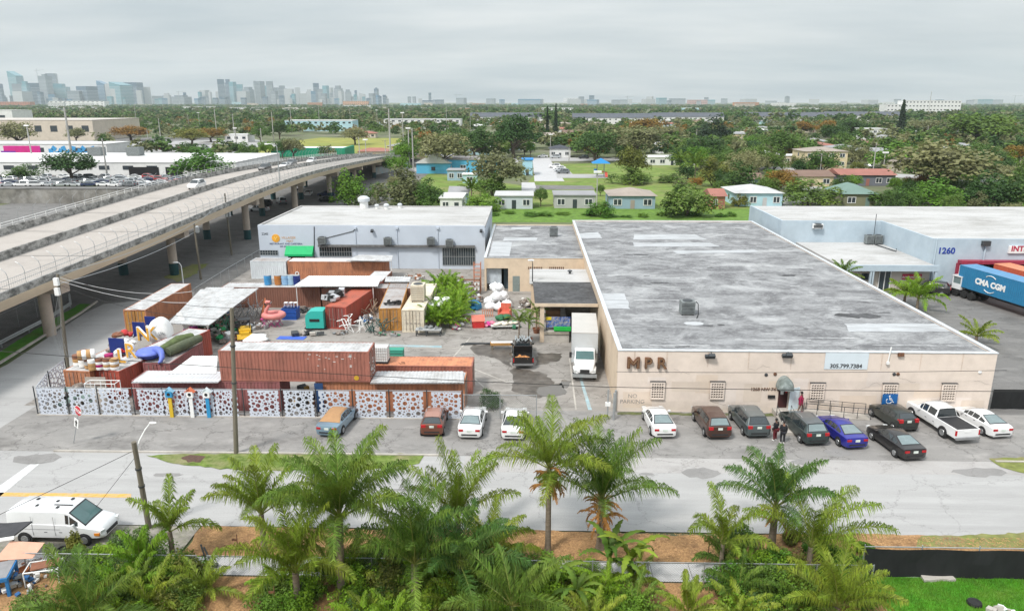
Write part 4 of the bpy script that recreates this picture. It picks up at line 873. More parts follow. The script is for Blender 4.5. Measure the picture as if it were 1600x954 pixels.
for i in range(n+1):
 x = xa+(xb-xa)*i/n; w_ = .035*math.sin(i*1.3)+.03*math.sin(i*.37)
 vs += [(x, 34.55+w_, .03), (x, 34.55+w_*1.5, .9), (x, 34.55, 1.72+.025*math.cos(i*.8))]
b.add(vs, [(i*3+j, i*3+3+j, i*3+4+j, i*3+1+j) for i in range(n) for j in range(2)])
part('black_fabric', b, mat('black_mesh_fabric', (.012, .013, .014), .85, .35, 1.2, stretch=(1, 1, .3)), t)
for i in range(15):
 b = MB(); b.tube((xa+i*3, 34.68, 0), (xa+i*3, 34.68, 1.9), .035, n=6); part('post', b, m_steel, t)
b = MB(); b.tube((xa, 34.68, 1.78), (xb, 34.68, 1.78), .03, n=5); part('top_rail', b, m_steel, t)
t = thing('screened_fence', 'dark screened fence beyond the parked white car at the warehouse corner', 'fence')
b = MB(); q = P(1560, 655); vs = []
for i in range(31):
 x = 38.2+i*.4; vs += [(x, 57.4+.04*math.sin(i*1.7), .03), (x, 57.4, 1.75)]
b.add(vs, [(2*i, 2*i+2, 2*i+3, 2*i+1) for i in range(30)]); part('black_fabric', b, mat('black_mesh_fabric', (.012, .013, .014), .85), t)
for i in range(5):
 b = MB(); b.tube((38.2+i*3, 57.5, 0), (38.2+i*3, 57.5, 1.85), .04, n=6); part('post', b, m_steel, t)
chainlink('dark fence on the far side of the container yard by the overpass street', [(-41.8, 88, 0), (-42.3, 100, 0), (-42.6, 116, 0)], 2.0, .2, .016, 3, m_darksteel)
def pole(label, base, top, r0=.16, r1=.11, arms=(), group='wooden utility poles', cat='utility pole', name='utility_pole', m=None, extra=()):
 t = thing(name, label, cat, base, 0, group); top = Vector(top)-Vector(base)
 b = MB(); b.tube((0, 0, -.1), top, r0, r1, 10); part('pole', b, m or m_wood, t, 40)
 for (h, w) in arms:
  b = MB(); p = top*h; b.box(p+Vector((0, -.16, 0)), (w, .1, .12)); part('cross_arm', b, m_wood, t)
  for k in (-.45, 0, .45):
   i_ = MB(); i_.lathe(p+Vector((w*k, -.16, .062)), [(.05, 0), (.06, .08), (.03, .16)], 8); part('insulator', i_, m_steel, t)
 for e in extra:
  p = top*e[1]
  if e[0] == 'trans': b = MB(); b.lathe(p+Vector((.38, -.05, -.5)), [(.25, 0), (.28, .06), (.28, .85), (.15, .95), (.04, 1.0)], 12); part('transformer', b, m_steel, t, 40)
  if e[0] == 'box': b = MB(); b.box(p+Vector((0, -.3, 0)), (.4, .3, .7)); part('junction_box', b, m_white, t)
  if e[0] == 'ring':
   b = MB(); b.tube(p-top.normalized()*.05, p+top.normalized()*.05, r0+.02, n=10); part('band', b, m_darksteel, t)
 return t
def lamp(label, base, top, arm, group='street lamps', m=None, r=.07, name='street_lamp'):
 t = thing(name, label, 'street lamp', base, 0, group); top = Vector(top)-Vector(base); arm = Vector(arm)
 b = MB(); b.tube((0, 0, 0), top, r*1.4, r, 8); b.path([top, top+arm*.3+Vector((0, 0, .35)), top+arm*.7+Vector((0, 0, .5)), top+arm+Vector((0, 0, .45))], r*.7, 6); part('pole', b, m or m_steel, t, 40)
 b = MB(); p = top+arm+Vector((0, 0, .43)); b.ball(p, .16+r, 8, 6, (1.9, 1, .5)) ; part('lamp_head', b, m_white, t, 50); return t
q = P(369, 708); tp = PY(362, 481, q.y+.1); PO1 = Vector(tp); pole('tall wooden pole in front of the stacked red container', q, tp, .17, .13, extra=(('ring', .5), ('ring', .75)))
q = P(233, 824); tp = PY(209, 690, q.y-.4); PO2 = Vector(tp); pole('leaning wooden pole at the near kerb by the white van', q, tp, .17, .14, extra=(('ring', .5), ('ring', .7)))
t = lamp('white curved lamp arm at the top of the near leaning pole', PY(215, 700, 38), PY(217, 692, 38), Vector((.5, 1.0, .35)), m=m_white, r=.03) if False else None
q = P(215, 712); b = MB(); t = thing('lamp_arm', 'thin white curved street lamp arm behind the leaning pole', 'street lamp', (PO2.x, PO2.y, PO2.z))
b.path([(.05, .1, -.6), (.1, .4, -.1), (.3, .8, .4), (.42, 1.1, .6)], .035, 6); part('arm', b, m_white, t); b = MB(); b.ball((.55, 1.25, .62), .13, 8, 6, (1.8, 1, .45)); part('lamp_head', b, m_white, t)
q = P(106, 577); tp = PY(90, 428, q.y); PO3 = Vector(tp); pole('wooden pole with hanging cables at the side street fence end', q, tp, .18, .13, arms=(), extra=(('box', .83), ('box', .93)))
b = MB(); rg = random.Random(4)
for k in range(9):
 x = PO3.x-.2-rg.uniform(0, 1.2); b.path([(PO3.x, PO3.y-.1, PO3.z-1.2), (x, PO3.y-.3, 3.8), (x+.2, PO3.y-.2, 1.2+rg.random())], .012, 3)
solo('hanging_cables', b, m_steel, 'bundle of thin cables hanging beside the pole at the side street', 'cables')
q = P(314, 436); tp = PY(303, 349, q.y); PO4 = Vector(tp); pole('wooden pole with a transformer before the overpass, left of the pale building', q, tp, .17, .12, extra=(('trans', .9),))
q = P(362, 398); tp = PY(351, 302, q.y); PO5 = Vector(tp); pole('wooden pole with two grey boxes nearest the pale building corner', q, tp, .17, .12, extra=(('trans', .68), ('box', .66)))
q = P(287, 447); lamp('short white lamp behind the ochre door container', q, q+Vector((0, 0, 2.9)), (-.7, 0, 0), m=m_white)
q = P(832, 440, 4.0); lamp('white globe lamp post at the carport roof corner', (q.x, q.y, 4.0), (q.x, q.y, 6.2), (-.2, -.2, 0), m=m_darksteel, r=.05)
for px, yb, yt, side in ((296, 325, 248, 1), ):
 pass
for i, (px, yb, yt, X) in enumerate(((484, 300, 246, -68), (300, 300, 240, -60))):
 pass
lamp('grey lamp standing on the overpass parapet', (OX0-.3, PX(440, 290, OX0).y, bzs(PX(440, 290, OX0).y)+TOP), (OX0-.3, PX(440, 290, OX0).y, bzs(PX(440, 290, OX0).y)+TOP+7.5), (-2, 0, 0), r=.08)
def wire(pts_sag, r=.016):
 b = MB()
 for a, c, s in pts_sag:
  a = Vector(a); c = Vector(c); b.path([a.lerp(c, k/16)-Vector((0, 0, 4*s*(k/16)*(1-k/16))) for k in range(17)], r, 4)
 return b
e1 = Vector((60, 48.6, PO1.z-1.2))
solo('power_line', wire(((PO1, PO3, .7), (PO1-Vector((0, 0, .8)), PO3-Vector((0, 0, 1)), .8))), m_black, 'power line pair from the tall yard pole to the side street pole', 'cable')
solo('power_line', wire(((PO2-Vector((0, 0, .5)), (-35, 30.2, 1.0), .1),)), m_black, 'guy wire slanting down from the leaning pole over the white van', 'cable')
solo('power_line', wire(((PO2-Vector((0, 0, .9)), (PO2.x-4.2, 38.2, .02), .0),), .012), m_black, 'thin stay wire from the leaning pole down to the road', 'cable')
solo('power_line', wire(((PY(-40, 446, 58), PY(960, 607, 55.0), .25), (PY(960, 607, 55), PY(1640, 617, 55.0), .1), (PY(960, 594, 54.5), PY(1640, 590, 54.5), .1)), .02), m_black, 'dark power lines crossing in front of the warehouse facade', 'cable') if False else None
solo('power_line', wire(((Vector((-46, 55.2, 5.4)), Vector((6.3, 55.0, 2.6)), .3), (Vector((6.3, 55.0, 2.6)), Vector((39, 55.0, 2.55)), .08)), .028), m_black, 'low black cable running along the front of the warehouse', 'cable')
solo('power_line', wire(((Vector((7.0, 55.4, 3.75)), Vector((37.6, 55.4, 4.15)), .12),), .02), m_black, 'higher thin cable along the warehouse front', 'cable')
for i, (a, c, lab) in enumerate(((PO3, PO4, 'from the side street pole to the transformer pole'), (PO4, PO5, 'between the two poles near the overpass'), (PO3-Vector((0, 0, .9)), PO4-Vector((0, 0, 1.2)), 'lower one, from the side street pole to the transformer pole'))):
 solo('power_line', wire(((a, c, .6),), .03), m_steel, 'pale overhead cable '+lab, 'cable')
solo('power_line', wire(((PO3-Vector((0, 0, .3)), P(300, 455, 3.5), .8), (PO3-Vector((0, 0, .6)), P(330, 470, 3.2), .9)), .025), m_white, 'white cables sagging from the side street pole across the yard', 'cable')
q = P(115, 692); st = thing('stop_sign', 'tilted red stop sign on a thin post with a white arrow plate', 'road sign', q)
tp = PY(124, 634, q.y)-q; ax = tp.normalized()
b = MB(); b.tube((0, 0, 0), tp*.98, .03, n=6); part('post', b, m_steel, st)
M_ = Matrix.Rotation(R(-28), 4, 'Z') @ Matrix.Rotation(math.atan2(ax.x, ax.z), 4, 'Y')
def signpart(name, prof, h, m, off, r=None):
 b = MB(); b.T = Matrix.Translation(tp*h) @ M_; b.prism([(0, 0)], 0, 0) if False else None
 n = len(prof); b.add([(x, off, z) for x, z in prof]+[(x, off-.015, z) for x, z in prof], [tuple(range(n)), tuple(range(2*n-1, n-1, -1))]+[(k, k+n, (k+1) % n+n, (k+1) % n) for k in range(n)])
 return part(name, b, m, st)
oct_ = lambda r: [(r*math.cos(R(22.5+45*k)), r*math.sin(R(22.5+45*k))) for k in range(8)]
signpart('rim', oct_(.44), .88, m_white, -.03); bo = signpart('board', oct_(.40), .88, mat('stop_red', (.5, .015, .03), .5), -.047)
o = lettering('lettering', 'STOP', .36, m_white, (0, 0, 0), st, ext=.006, bold=.012); o.matrix_local = Matrix.Translation(tp*.88) @ M_ @ Matrix.Translation((0, -.075, -.13))
signpart('arrow_plate', [(-.24, -.42), (.24, -.42), (.24, .36), (-.24, .36)], .56, m_white, -.03)
signpart('arrow', [(-.06, -.28), (.06, -.28), (.06, .02), (.15, .02), (0, .26), (-.15, .02), (-.06, .02)], .56, m_black, -.05)
def paint(n, c, metal=.0, rough=.32): return mat('car_paint_'+n, c, rough, .04, 1, metal=metal, coat=.7, spec=.5, dirt=tuple(min(1, x*.7+.05) for x in c), dirt_amt=.15, dirt_scale=1.2)
m_cglass = mat('car_glass', (.022, .03, .034), .06, .1, 1, spec=1.0)
m_cglass2 = mat('pale_car_glass', (.16, .21, .215), .12, .15, 1.5, spec=1.0)
m_tail = mat('tail_light_red', (.42, .015, .02), .25, .2, 6); m_head = mat('head_light', (.6, .62, .62), .2, .1, 5)
m_amber = mat('amber_light', (.6, .2, .02), .3); m_trim = mat('black_plastic_trim', (.025, .025, .027), .6, .15, 4)
m_tyre = mat('tyre_rubber', (.02, .02, .02), .85, .25, 6); m_rim = mat('alloy_rim', (.4, .41, .42), .35, .15, 3, metal=.7)
m_plate = mat('number_plate', (.6, .65, .6), .5)
def ring(st):
 y, zb, zbelt, ztop, wl, wb, wr = st; zm = zb+(zbelt-zb)*.55
 pts = [(0, zb), (wl*.85, zb), (wl, zb+.1), (wb, zm), (wb-.015, zbelt-.02), (wb-.05, zbelt)]
 up = ztop-zbelt
 if up > .12: pts += [(wr, ztop-.07), (wr-.09, ztop-.012), (0, ztop+.015)]
 else: pts += [(wb-.06-.02, zbelt+up*.6), (min(wr, wb-.12), ztop), (0, ztop+.02)]
 return [Vector((x, y, z)) for x, z in pts]
BI, RI = 5, 6                    # belt and roof-side indices
def car(name, label, cat, S, cols, loc=(0, 0, 0), rz=0, group=None, ws=None, rw=None, side=(), wheels=(1.4, -1.4), wr=.33, rails=False, detail=True, roofcol=None, roof_rng=None, glass=None, rear_glass=None, tail=(.62, .82, .2, .16), headz=.68, W=None, plate=True, mirror_y=.75, front_glass=None):
 t = thing(name, label, cat, loc, rz, group); rings = [ring(s) for s in S]; n = len(rings[0]); b = MB(); vs = []; full = []
 for r_ in rings:
  fr = r_+[Vector((-p.x, p.y, p.z)) for p in r_[1:-1][::-1]]; vs += fr
 m_ = 2*n-2
 b.add(vs, [(i*m_+k, i*m_+(k+1) % m_, (i+1)*m_+(k+1) % m_, (i+1)*m_+k) for i in range(len(S)-1) for k in range(m_)]+[tuple(range(m_)), tuple(range((len(S)-1)*m_, len(S)*m_))[::-1]])
 part('body', b, cols, t, 38)
 Wd = max(s[5] for s in S)
 def surf(i, j, a, c, u, v, sgn=1, off=.012):
  p = rings[i][a].lerp(rings[i][c], v); q = rings[j][a].lerp(rings[j][c], v); r_ = p.lerp(q, u); return Vector((r_.x*sgn, r_.y, r_.z))
 def patch(i, j, a, c, u0, u1, v0, v1, sgn, off):
  P_ = [surf(i, j, a, c, u, v, sgn) for u, v in ((u0, v0), (u1, v0), (u1, v1), (u0, v1))]
  nn = (P_[1]-P_[0]).cross(P_[3]-P_[0]); nn = nn.normalized() if nn.length > 0 else Vector((0, 0, 1))
  cen = sum(P_, Vector())/4;
  if nn.dot(cen-Vector((0, cen.y*.6, .8))) < 0: nn = -nn
  return [p+nn*off for p in P_]
 def wglass(i, j, u0, u1, m, nm):
  g = MB();
  for sgn in (1, -1):
   g.add(patch(i, j, RI+1, n-1, u0, u1, .04, 1.0, sgn, .014), [(0, 1, 2, 3)])
  return part(nm, g, m, t)
 for pr in (ws, rw):
  if pr:
   g = MB()
   for sgn in (1, -1): g.add(patch(pr[0], pr[1], RI+1, n-1, -.01 if pr is ws else 0, 1.02 if pr is ws else .98, -.06, 1.0, sgn, .006), [(0, 1, 2, 3)])
   part('window_seal', g, m_trim, t)
 if ws: wglass(ws[0], ws[1], .06, .94, front_glass or glass or m_cglass, 'windscreen')
 if rw: wglass(rw[0], rw[1], .08, .9, rear_glass or glass or m_cglass, 'rear_window')
 for sgn in (1, -1):
  for (i, j, u0, u1) in side:
   g = MB(); g.add(patch(i, j, BI, RI, u0, u1, .1, .86, sgn, .012), [(0, 1, 2, 3)]); part('side_window', g, glass or m_cglass, t)
 if roofcol:
  g = MB(); i, j = roof_rng
  for k in range(i, j):
   for sgn in (1, -1): g.add(patch(k, k+1, RI+1, n-1, 0, 1, 0, 1, sgn, .02), [(0, 1, 2, 3)])
   for sgn in (1, -1): g.add(patch(k, k+1, RI, RI+1, 0, 1, 0, 1, sgn, .02), [(0, 1, 2, 3)])
  part('roof', g, roofcol, t)
 for wy in wheels:
  for sgn in (1, -1):
   xo = sgn*(Wd+.012); g = MB(); g.lathe((xo-sgn*.03, wy, wr), [(wr+.07, 0), (wr+.07, sgn*.025), (wr, sgn*.027)], 16, 'X'); g.T = None
   a_ = part('wheel_arch', g, m_trim, t)
   g = MB(); w = .21; xi = xo-sgn*w
   prof = [(wr*.6, min(0, sgn*w)), (wr*.96, min(0, sgn*w)), (wr, min(0, sgn*w)+.03), (wr, max(0, sgn*w)-.03), (wr*.96, max(0, sgn*w)), (wr*.6, max(0, sgn*w))]
   g.lathe((xi+sgn*.03, wy, wr), prof, 16, 'X'); w_ = part('wheel', g, m_tyre, t, 40)
   g = MB(); g.lathe((xo+sgn*.028, wy, wr), [(wr*.62, 0), (wr*.6, sgn*.012), (wr*.2, sgn*.004), (.04, sgn*.01)], 12, 'X'); part('rim', g, m_rim, w_)
 y0, y1 = S[0][0], S[-1][0]
 tx, tz, tw, th = tail
 for sgn in (1, -1):
  g = MB(); g.box((sgn*tx, y0+.06, tz), (tw*1.6, .16, th)); g.box((sgn*(tx+.13), y0+.15, tz), (.1, .26, th*.9)); part('tail_light', g, m_tail, t)
  g = MB(); g.box((sgn*(Wd-.24), y1-.13, headz), (.3, .2, .13), rz=-sgn*.35); part('headlight', g, m_head, t)
  if detail:
   g = MB(); g.box((sgn*(Wd+.09), mirror_y, S[len(S)//2][2]+.06), (.2, .12, .14)); g.box((sgn*(Wd-.02), mirror_y+.02, S[len(S)//2][2]+.02), (.1, .05, .05)); part('side_mirror', g, cols, t)
 if detail:
  g = MB(); g.box((0, y0+.035, S[0][1]+.06), (Wd*1.3, .12, .1)); part('rear_bumper', g, m_trim, t)
  g = MB(); g.box((0, y1-.03, S[-1][1]+.16), (Wd*1.1, .1, .2)); part('grille', g, m_trim, t)
  if plate:
   g = MB(); g.box((0, y0-.015, tz-.03), (.34, .03, .17)); part('number_plate', g, m_plate, t)
  for sgn in (1, -1):
   g = MB()
   for yy in (.42, -.45): g.box((sgn*(Wd-.004), yy, .82), (.02, .18, .03))
   part('door_handle', g, m_trim, t)
 if rails:
  zt = max(s[3] for s in S); iy = [s[0] for s in S if s[3] > zt-.06]
  for sgn in (1, -1):
   g = MB(); xr = S[len(S)//2][6]-.1; g.path([(sgn*xr, min(iy)+.1, zt-.02), (sgn*xr, min(iy)+.25, zt+.07), (sgn*xr, max(iy)-.25, zt+.07), (sgn*xr, max(iy)-.05, zt-.02)], .022, 6); part('roof_rail', g, m_rim, t)
 return t
SEDAN = [(-2.38, .42, .80, .83, .66, .72, .55), (-2.33, .26, .96, .99, .80, .84, .70), (-2.1, .2, 1.0, 1.03, .88, .90, .74), (-1.75, .2, 1.0, 1.05, .9, .91, .76), (-.85, .2, .97, 1.41, .91, .92, .62), (-.15, .2, .95, 1.46, .91, .92, .64), (.42, .2, .93, 1.40, .91, .92, .63), (1.22, .2, .91, .97, .91, .92, .74), (1.9, .2, .82, .86, .9, .9, .72), (2.2, .22, .72, .76, .86, .84, .66), (2.36, .3, .58, .6, .72, .7, .5)]
FAST = [(-2.38, .42, .80, .83, .66, .72, .55), (-2.33, .26, .97, 1.0, .80, .84, .70), (-2.1, .2, 1.0, 1.04, .88, .90, .72), (-1.85, .2, 1.0, 1.07, .9, .91, .72), (-.75, .2, .97, 1.39, .91, .92, .60), (-.1, .2, .95, 1.43, .91, .92, .62), (.4, .2, .93, 1.38, .91, .92, .61), (1.25, .2, .91, .97, .91, .92, .74), (1.9, .2, .82, .86, .9, .9, .72), (2.2, .22, .72, .76, .86, .84, .66), (2.38, .3, .58, .6, .72, .7, .5)]
SUV = [(-2.32, .45, .85, .88, .7, .76, .6), (-2.28, .3, 1.05, 1.09, .84, .88, .72), (-2.18, .25, 1.1, 1.16, .9, .92, .74), (-1.78, .25, 1.08, 1.66, .92, .94, .66), (-.9, .25, 1.05, 1.72, .93, .94, .68), (.1, .25, 1.03, 1.71, .93, .94, .68), (.5, .25, 1.02, 1.62, .93, .94, .67), (1.25, .25, 1.0, 1.07, .93, .94, .76), (1.95, .25, .95, 1.0, .92, .92, .76), (2.25, .28, .85, .89, .88, .87, .7), (2.38, .35, .62, .64, .76, .74, .55)]
HATCH = [(-2.0, .42, .85, .88, .66, .74, .58), (-1.96, .28, 1.0, 1.03, .8, .84, .7), (-1.86, .22, 1.03, 1.09, .85, .87, .7), (-1.42, .22, 1.0, 1.46, .87, .88, .6), (-.6, .22, .98, 1.53, .87, .88, .63), (.1, .22, .96, 1.52, .87, .88, .63), (.45, .22, .95, 1.43, .87, .88, .62), (1.15, .22, .93, .99, .87, .88, .7), (1.65, .22, .86, .9, .86, .86, .7), (1.92, .24, .76, .79, .82, .8, .62), (2.05, .32, .6, .62, .7, .68, .5)]
KS = dict(ws=(6, 7), rw=(3, 4), side=((3, 4, .42, .95), (4, 5, .04, .95), (5, 6, .04, .95), (6, 7, .04, .45)))
KU = dict(ws=(6, 7), rw=(2, 3), side=((3, 4, .12, .94), (4, 5, .04, .95), (5, 6, .05, .95), (6, 7, .05, .5)), tail=(.68, 1.0, .2, .22), headz=.78)
def rear(px, py, L=2.35): q = P(px, py); return (q.x, q.y+L, .008)
G1 = 'cars parked along the container yard fence'; G2_ = 'cars parked before the warehouse'
car('parked_car', 'silver blue convertible with a tan soft top by the bubble fence', 'car', SEDAN, paint('silver_blue', (.20, .30, .38), .4), rear(517, 685), R(-7), G1, roofcol=mat('tan_soft_top', (.38, .22, .11), .9, .1, 3), roof_rng=(3, 6), rear_glass=m_cglass2, **KS)
car('parked_car', 'copper brown compact SUV nearest the middle of the bubble fence', 'car', HATCH, paint('copper', (.18, .062, .035), .4), rear(674, 684, 2.0), R(1), G1, roofcol=paint('copper_roof', (.36, .17, .12), .2), roof_rng=(3, 6), rails=True, **{**KU, 'tail': (.62, .95, .22, .2)})
car('parked_car', 'white sedan parked at the end of the bubble fence next to the brown SUV', 'car', SEDAN, paint('white', (.78, .78, .78)), rear(735, 688), R(-2), G1, rear_glass=m_cglass2, **KS)
car('parked_car', 'white car half hidden by a palm in front of the entrance gate', 'car', SEDAN, paint('white', (.78, .78, .78)), rear(803, 690), R(-2), G1, **KS)
car('parked_car', 'white sedan alone in front of the first breeze block window', 'car', FAST, paint('white', (.78, .78, .78)), rear(1036, 687), R(3), G2_, rear_glass=m_cglass2, **KS)
car('parked_car', 'brown crossover parked between the white sedan and the grey SUV', 'car', SUV, paint('brown', (.065, .027, .017), .4), rear(1121, 689), R(4), G2_, roofcol=paint('brown_roof', (.10, .055, .042), .3), roof_rng=(3, 6), rear_glass=m_cglass2, **KU)
car('parked_car', 'slate grey SUV beside the two standing men', 'car', SUV, paint('slate', (.10, .125, .13), .5), rear(1182, 687), R(4), G2_, rails=True, roofcol=paint('slate_roof', (.14, .155, .155), .3), roof_rng=(3, 6), **KU)
car('parked_car', 'dark green SUV parked below the ramp next to the blue sedan', 'car', SUV, paint('dark_green', (.035, .055, .055), .5), rear(1271, 699), R(7), G2_, rails=True, roofcol=paint('green_roof', (.10, .11, .115), .3), roof_rng=(3, 6), rear_glass=m_cglass2, **KU)
car('parked_car', 'bright blue sedan parked under the wheelchair ramp', 'car', FAST, paint('blue', (.02, .022, .28), .3), rear(1331, 704), R(8), G2_, rear_glass=m_cglass2, **KS)
car('parked_car', 'dark green hatchback close to the wall under the blue parking sign', 'car', HATCH, paint('black_green', (.03, .037, .033), .4), rear(1412, 677, 2.0), R(9), G2_, **{**KU, 'tail': (.64, 1.0, .2, .26)})
car('parked_car', 'black sports sedan sticking out towards the street', 'car', FAST, paint('black', (.022, .02, .02), .3), rear(1421, 722), R(8), G2_, rear_glass=m_cglass2, **KS)
car('parked_car', 'white sedan at the far corner of the warehouse beside the pickup', 'car', FAST, paint('white', (.78, .78, .78)), rear(1558, 687), R(8), G2_, rear_glass=m_cglass2, **KS)
def pickup(label, loc, rz, col, group=None, cover=None, L=5.9, lid=False, cargo=None, front='+'):
 S = [(-2.2, .5, 1.12, 1.18, .9, .96, .82), (-.62, .45, 1.12, 1.18, .92, .98, .82), (-.6, .4, 1.15, 1.2, .92, .98, .8), (-.5, .4, 1.2, 1.86, .92, .98, .68), (.4, .4, 1.2, 1.93, .92, .98, .70), (1.0, .4, 1.18, 1.86, .92, .98, .69), (1.7, .4, 1.16, 1.24, .92, .98, .82), (2.75, .42, 1.1, 1.15, .92, .97, .82), (2.98, .45, .98, 1.02, .86, .92, .76), (3.05, .5, .8, .83, .8, .84, .66)]
 Sc = S[2:]
 t = car('pickup_truck', label, 'pickup truck', Sc, col, loc, rz, group, ws=(3, 4), rw=(0, 1), side=((1, 2, .06, .94), (2, 3, .06, .94), (3, 4, .04, .4)), wheels=(2.05, -1.55), wr=.42, tail=(20, -50, .1, .1), headz=.95, plate=False, mirror_y=1.15)
 for o in list(t.children):
  if o.name.split('.')[0] in ('tail_light', 'rear_bumper'): bpy.data.objects.remove(o)
 b = MB(); yb = -2.9
 b.bb(-.96, -.86, yb, -.62, .5, 1.2); b.bb(.86, .96, yb, -.62, .5, 1.2); b.bb(-.859, .859, yb+.07, -.62, .5, .75); part('bed', b, col, t)
 b = MB(); b.bb(-.86, .86, yb, yb+.069, .55, 1.19); b.bb(-.3, .3, yb-.02, yb-.001, .95, 1.05); part('tailgate', b, col, t)
 b = MB(); b.bb(-.95, .95, yb-.14, yb-.021, .42, .6); part('rear_bumper', b, m_rim, t)
 for s in (-1, 1):
  b = MB(); b.bb(*sorted((s*.87, s*.97)), yb-.02, yb+.08, .72, 1.12); part('tail_light', b, m_tail, t)
 if cover: b = MB(); b.bb(-.859, .859, yb+.08, -.64, 1.14, 1.19); part('bed_cover', b, cover, t)
 if lid:
  b = MB(); b.slab((-.9, -1.35, 1.2), (.9, -1.35, 1.2), (.9, -1.75, 1.95), (-.9, -1.75, 1.95), .06); part('raised_bed_cover', b, m_trim, t)
 return t
q = P(1502, 694); pickup('white pickup truck with a black bed cover beside the corner sedan', (q.x-.1, q.y+2.9, .008), R(9), paint('white', (.78, .78, .78)), G2_, m_trim)
q = P(816, 577); bp_ = pickup('black pickup truck with a raised bed lid facing the carport', (q.x, q.y+2.9, .01), R(2), paint('black', (.022, .02, .02), .3), None, None, lid=True)
rg = random.Random(2)
for i in range(5):
 b = MB(); b.ball((0, 0, .2), .26, 8, 6, (1.2, 1, .8), .15, rg); b.ball((.15, .1, .3), .16, 7, 5, jit=.15, rg=rg)
 solo('cargo_bag', b, mat('orange_bag', (.45, .2, .07), .7, .3, 6), 'orange bag lying in the open bed of the black pickup', 'bag', (q.x-.5+i*.25, q.y+.35+(i % 2)*.3, .76), i, 'orange bags in the pickup bed', 50)
b = MB()
for i in range(9): b.box((q.x-.7+i*.18, q.y+3.4+rg.uniform(-.5, .5), 2.02+.02*(i % 3)), (.12, 1.5, .08), rz=rg.uniform(-.3, .3))
solo('roof_load', b, m_steel, 'grey pipes and slats tied on the roof of the black pickup', 'pipes')
q = P(910, 596); bt = thing('box_truck', 'white box truck parked facing out under the carport', 'truck', (q.x+.35, q.y+3.2, .01), R(180-3))
m_tw = paint('truck_white', (.74, .75, .76))
b = MB(); b.bb(-1.2, 1.2, -5.6, 1.0, 1.05, 3.9); part('cargo_box', b, mat('truck_box_grey', (.50, .52, .53), .55, .06, 1, dirt=(.45, .45, .44), dirt_scale=.6), bt)
b = MB(); b.bb(-1.22, 1.22, -5.62, 1.02, 3.903, 3.96); part('box_roof', b, mat('truck_roof', (.48, .46, .43), .6, .06, 1), bt)
S = [(1.06, .9, 1.7, 2.55, .98, 1.02, .92), (1.5, .9, 1.7, 2.6, .98, 1.02, .92), (1.75, .9, 1.68, 2.5, .98, 1.02, .9), (2.15, .9, 1.65, 1.75, .95, 1.0, .86), (2.95, .9, 1.45, 1.5, .78, .84, .7), (3.15, .8, 1.2, 1.25, .72, .78, .6), (3.2, .85, 1.0, 1.03, .66, .7, .5)]
rings = [ring(s) for s in S]; b = MB(); n = len(rings[0]); vs = []
for r_ in rings: vs += r_+[Vector((-p.x, p.y, p.z)) for p in r_[1:-1][::-1]]
m_ = 2*n-2; b.add(vs, [(i*m_+k, i*m_+(k+1) % m_, (i+1)*m_+(k+1) % m_, (i+1)*m_+k) for i in range(len(S)-1) for k in range(m_)]+[tuple(range(m_)), tuple(range((len(S)-1)*m_, len(S)*m_))[::-1]]); cab_ = part('cab', b, m_tw, bt, 38)
b = MB(); b.add([(-.8, 1.80, 2.46), (.8, 1.80, 2.46), (.84, 2.17, 1.78), (-.84, 2.17, 1.78)], [(3, 2, 1, 0)]); part('windscreen', b, mat('teal_glass', (.05, .12, .12), .1, .2, 1, spec=1), cab_)
for s in (-1, 1):
 b = MB(); b.add([(s*1.03, 1.2, 1.75), (s*1.03, 1.8, 1.75), (s*.95, 1.7, 2.4), (s*.95, 1.2, 2.42)], [(0, 1, 2, 3)]); part('side_window', b, m_cglass, cab_)
 b = MB(); b.add([Vector((s*.98, 1.95, .62)), Vector((s*1.08, 2.0, 1.0)), Vector((s*1.06, 2.5, 1.22)), Vector((s*1.02, 3.0, 1.1)), Vector((s*.96, 3.18, .8)), Vector((s*.7, 2.0, .62)), Vector((s*.75, 2.0, 1.3)), Vector((s*.72, 2.5, 1.38)), Vector((s*.7, 3.05, 1.25)), Vector((s*.6, 3.2, .8))], [(0, 1, 6, 5), (1, 2, 7, 6), (2, 3, 8, 7), (3, 4, 9, 8)]); part('fender', b, m_tw, bt, 40)
 b = MB(); b.box((s*.9, 3.12, .98), (.22, .16, .22)); part('headlight', b, m_head, bt)
 b = MB(); b.box((s*1.3, 1.9, 2.1), (.22, .1, .5)); b.tube((s*1.02, 1.85, 2.2), (s*1.3, 1.9, 2.2), .03); part('side_mirror', b, m_trim, bt)
 for wy, ww in ((2.45, .28), (-3.9, .5)):
  b = MB(); b.lathe((s*(1.05-ww/2), wy, .48), [(.28, -ww/2), (.46, -ww/2), (.48, -ww/2+.04), (.48, ww/2-.04), (.46, ww/2), (.28, ww/2)], 16, 'X'); w_ = part('wheel', b, m_tyre, bt, 40)
  b = MB(); b.lathe((s*(1.05-ww/2)+s*(ww/2+.01), wy, .48), [(.28, 0), (.1, s*.02)], 12, 'X'); part('rim', b, m_rim, w_)
b = MB(); b.bb(-1.1, 1.1, 3.18, 3.38, .45, .72); part('bumper', b, m_steel, bt)
b = MB(); b.bb(-.42, .42, 3.16, 3.24, .85, 1.15); part('grille', b, m_trim, bt)
b = MB(); b.bb(-.5, .5, -5.5, 3.0, .55, .85); b.bb(-1.0, 1.0, -5.5, .9, .9, 1.047); part('chassis', b, m_trim, bt)
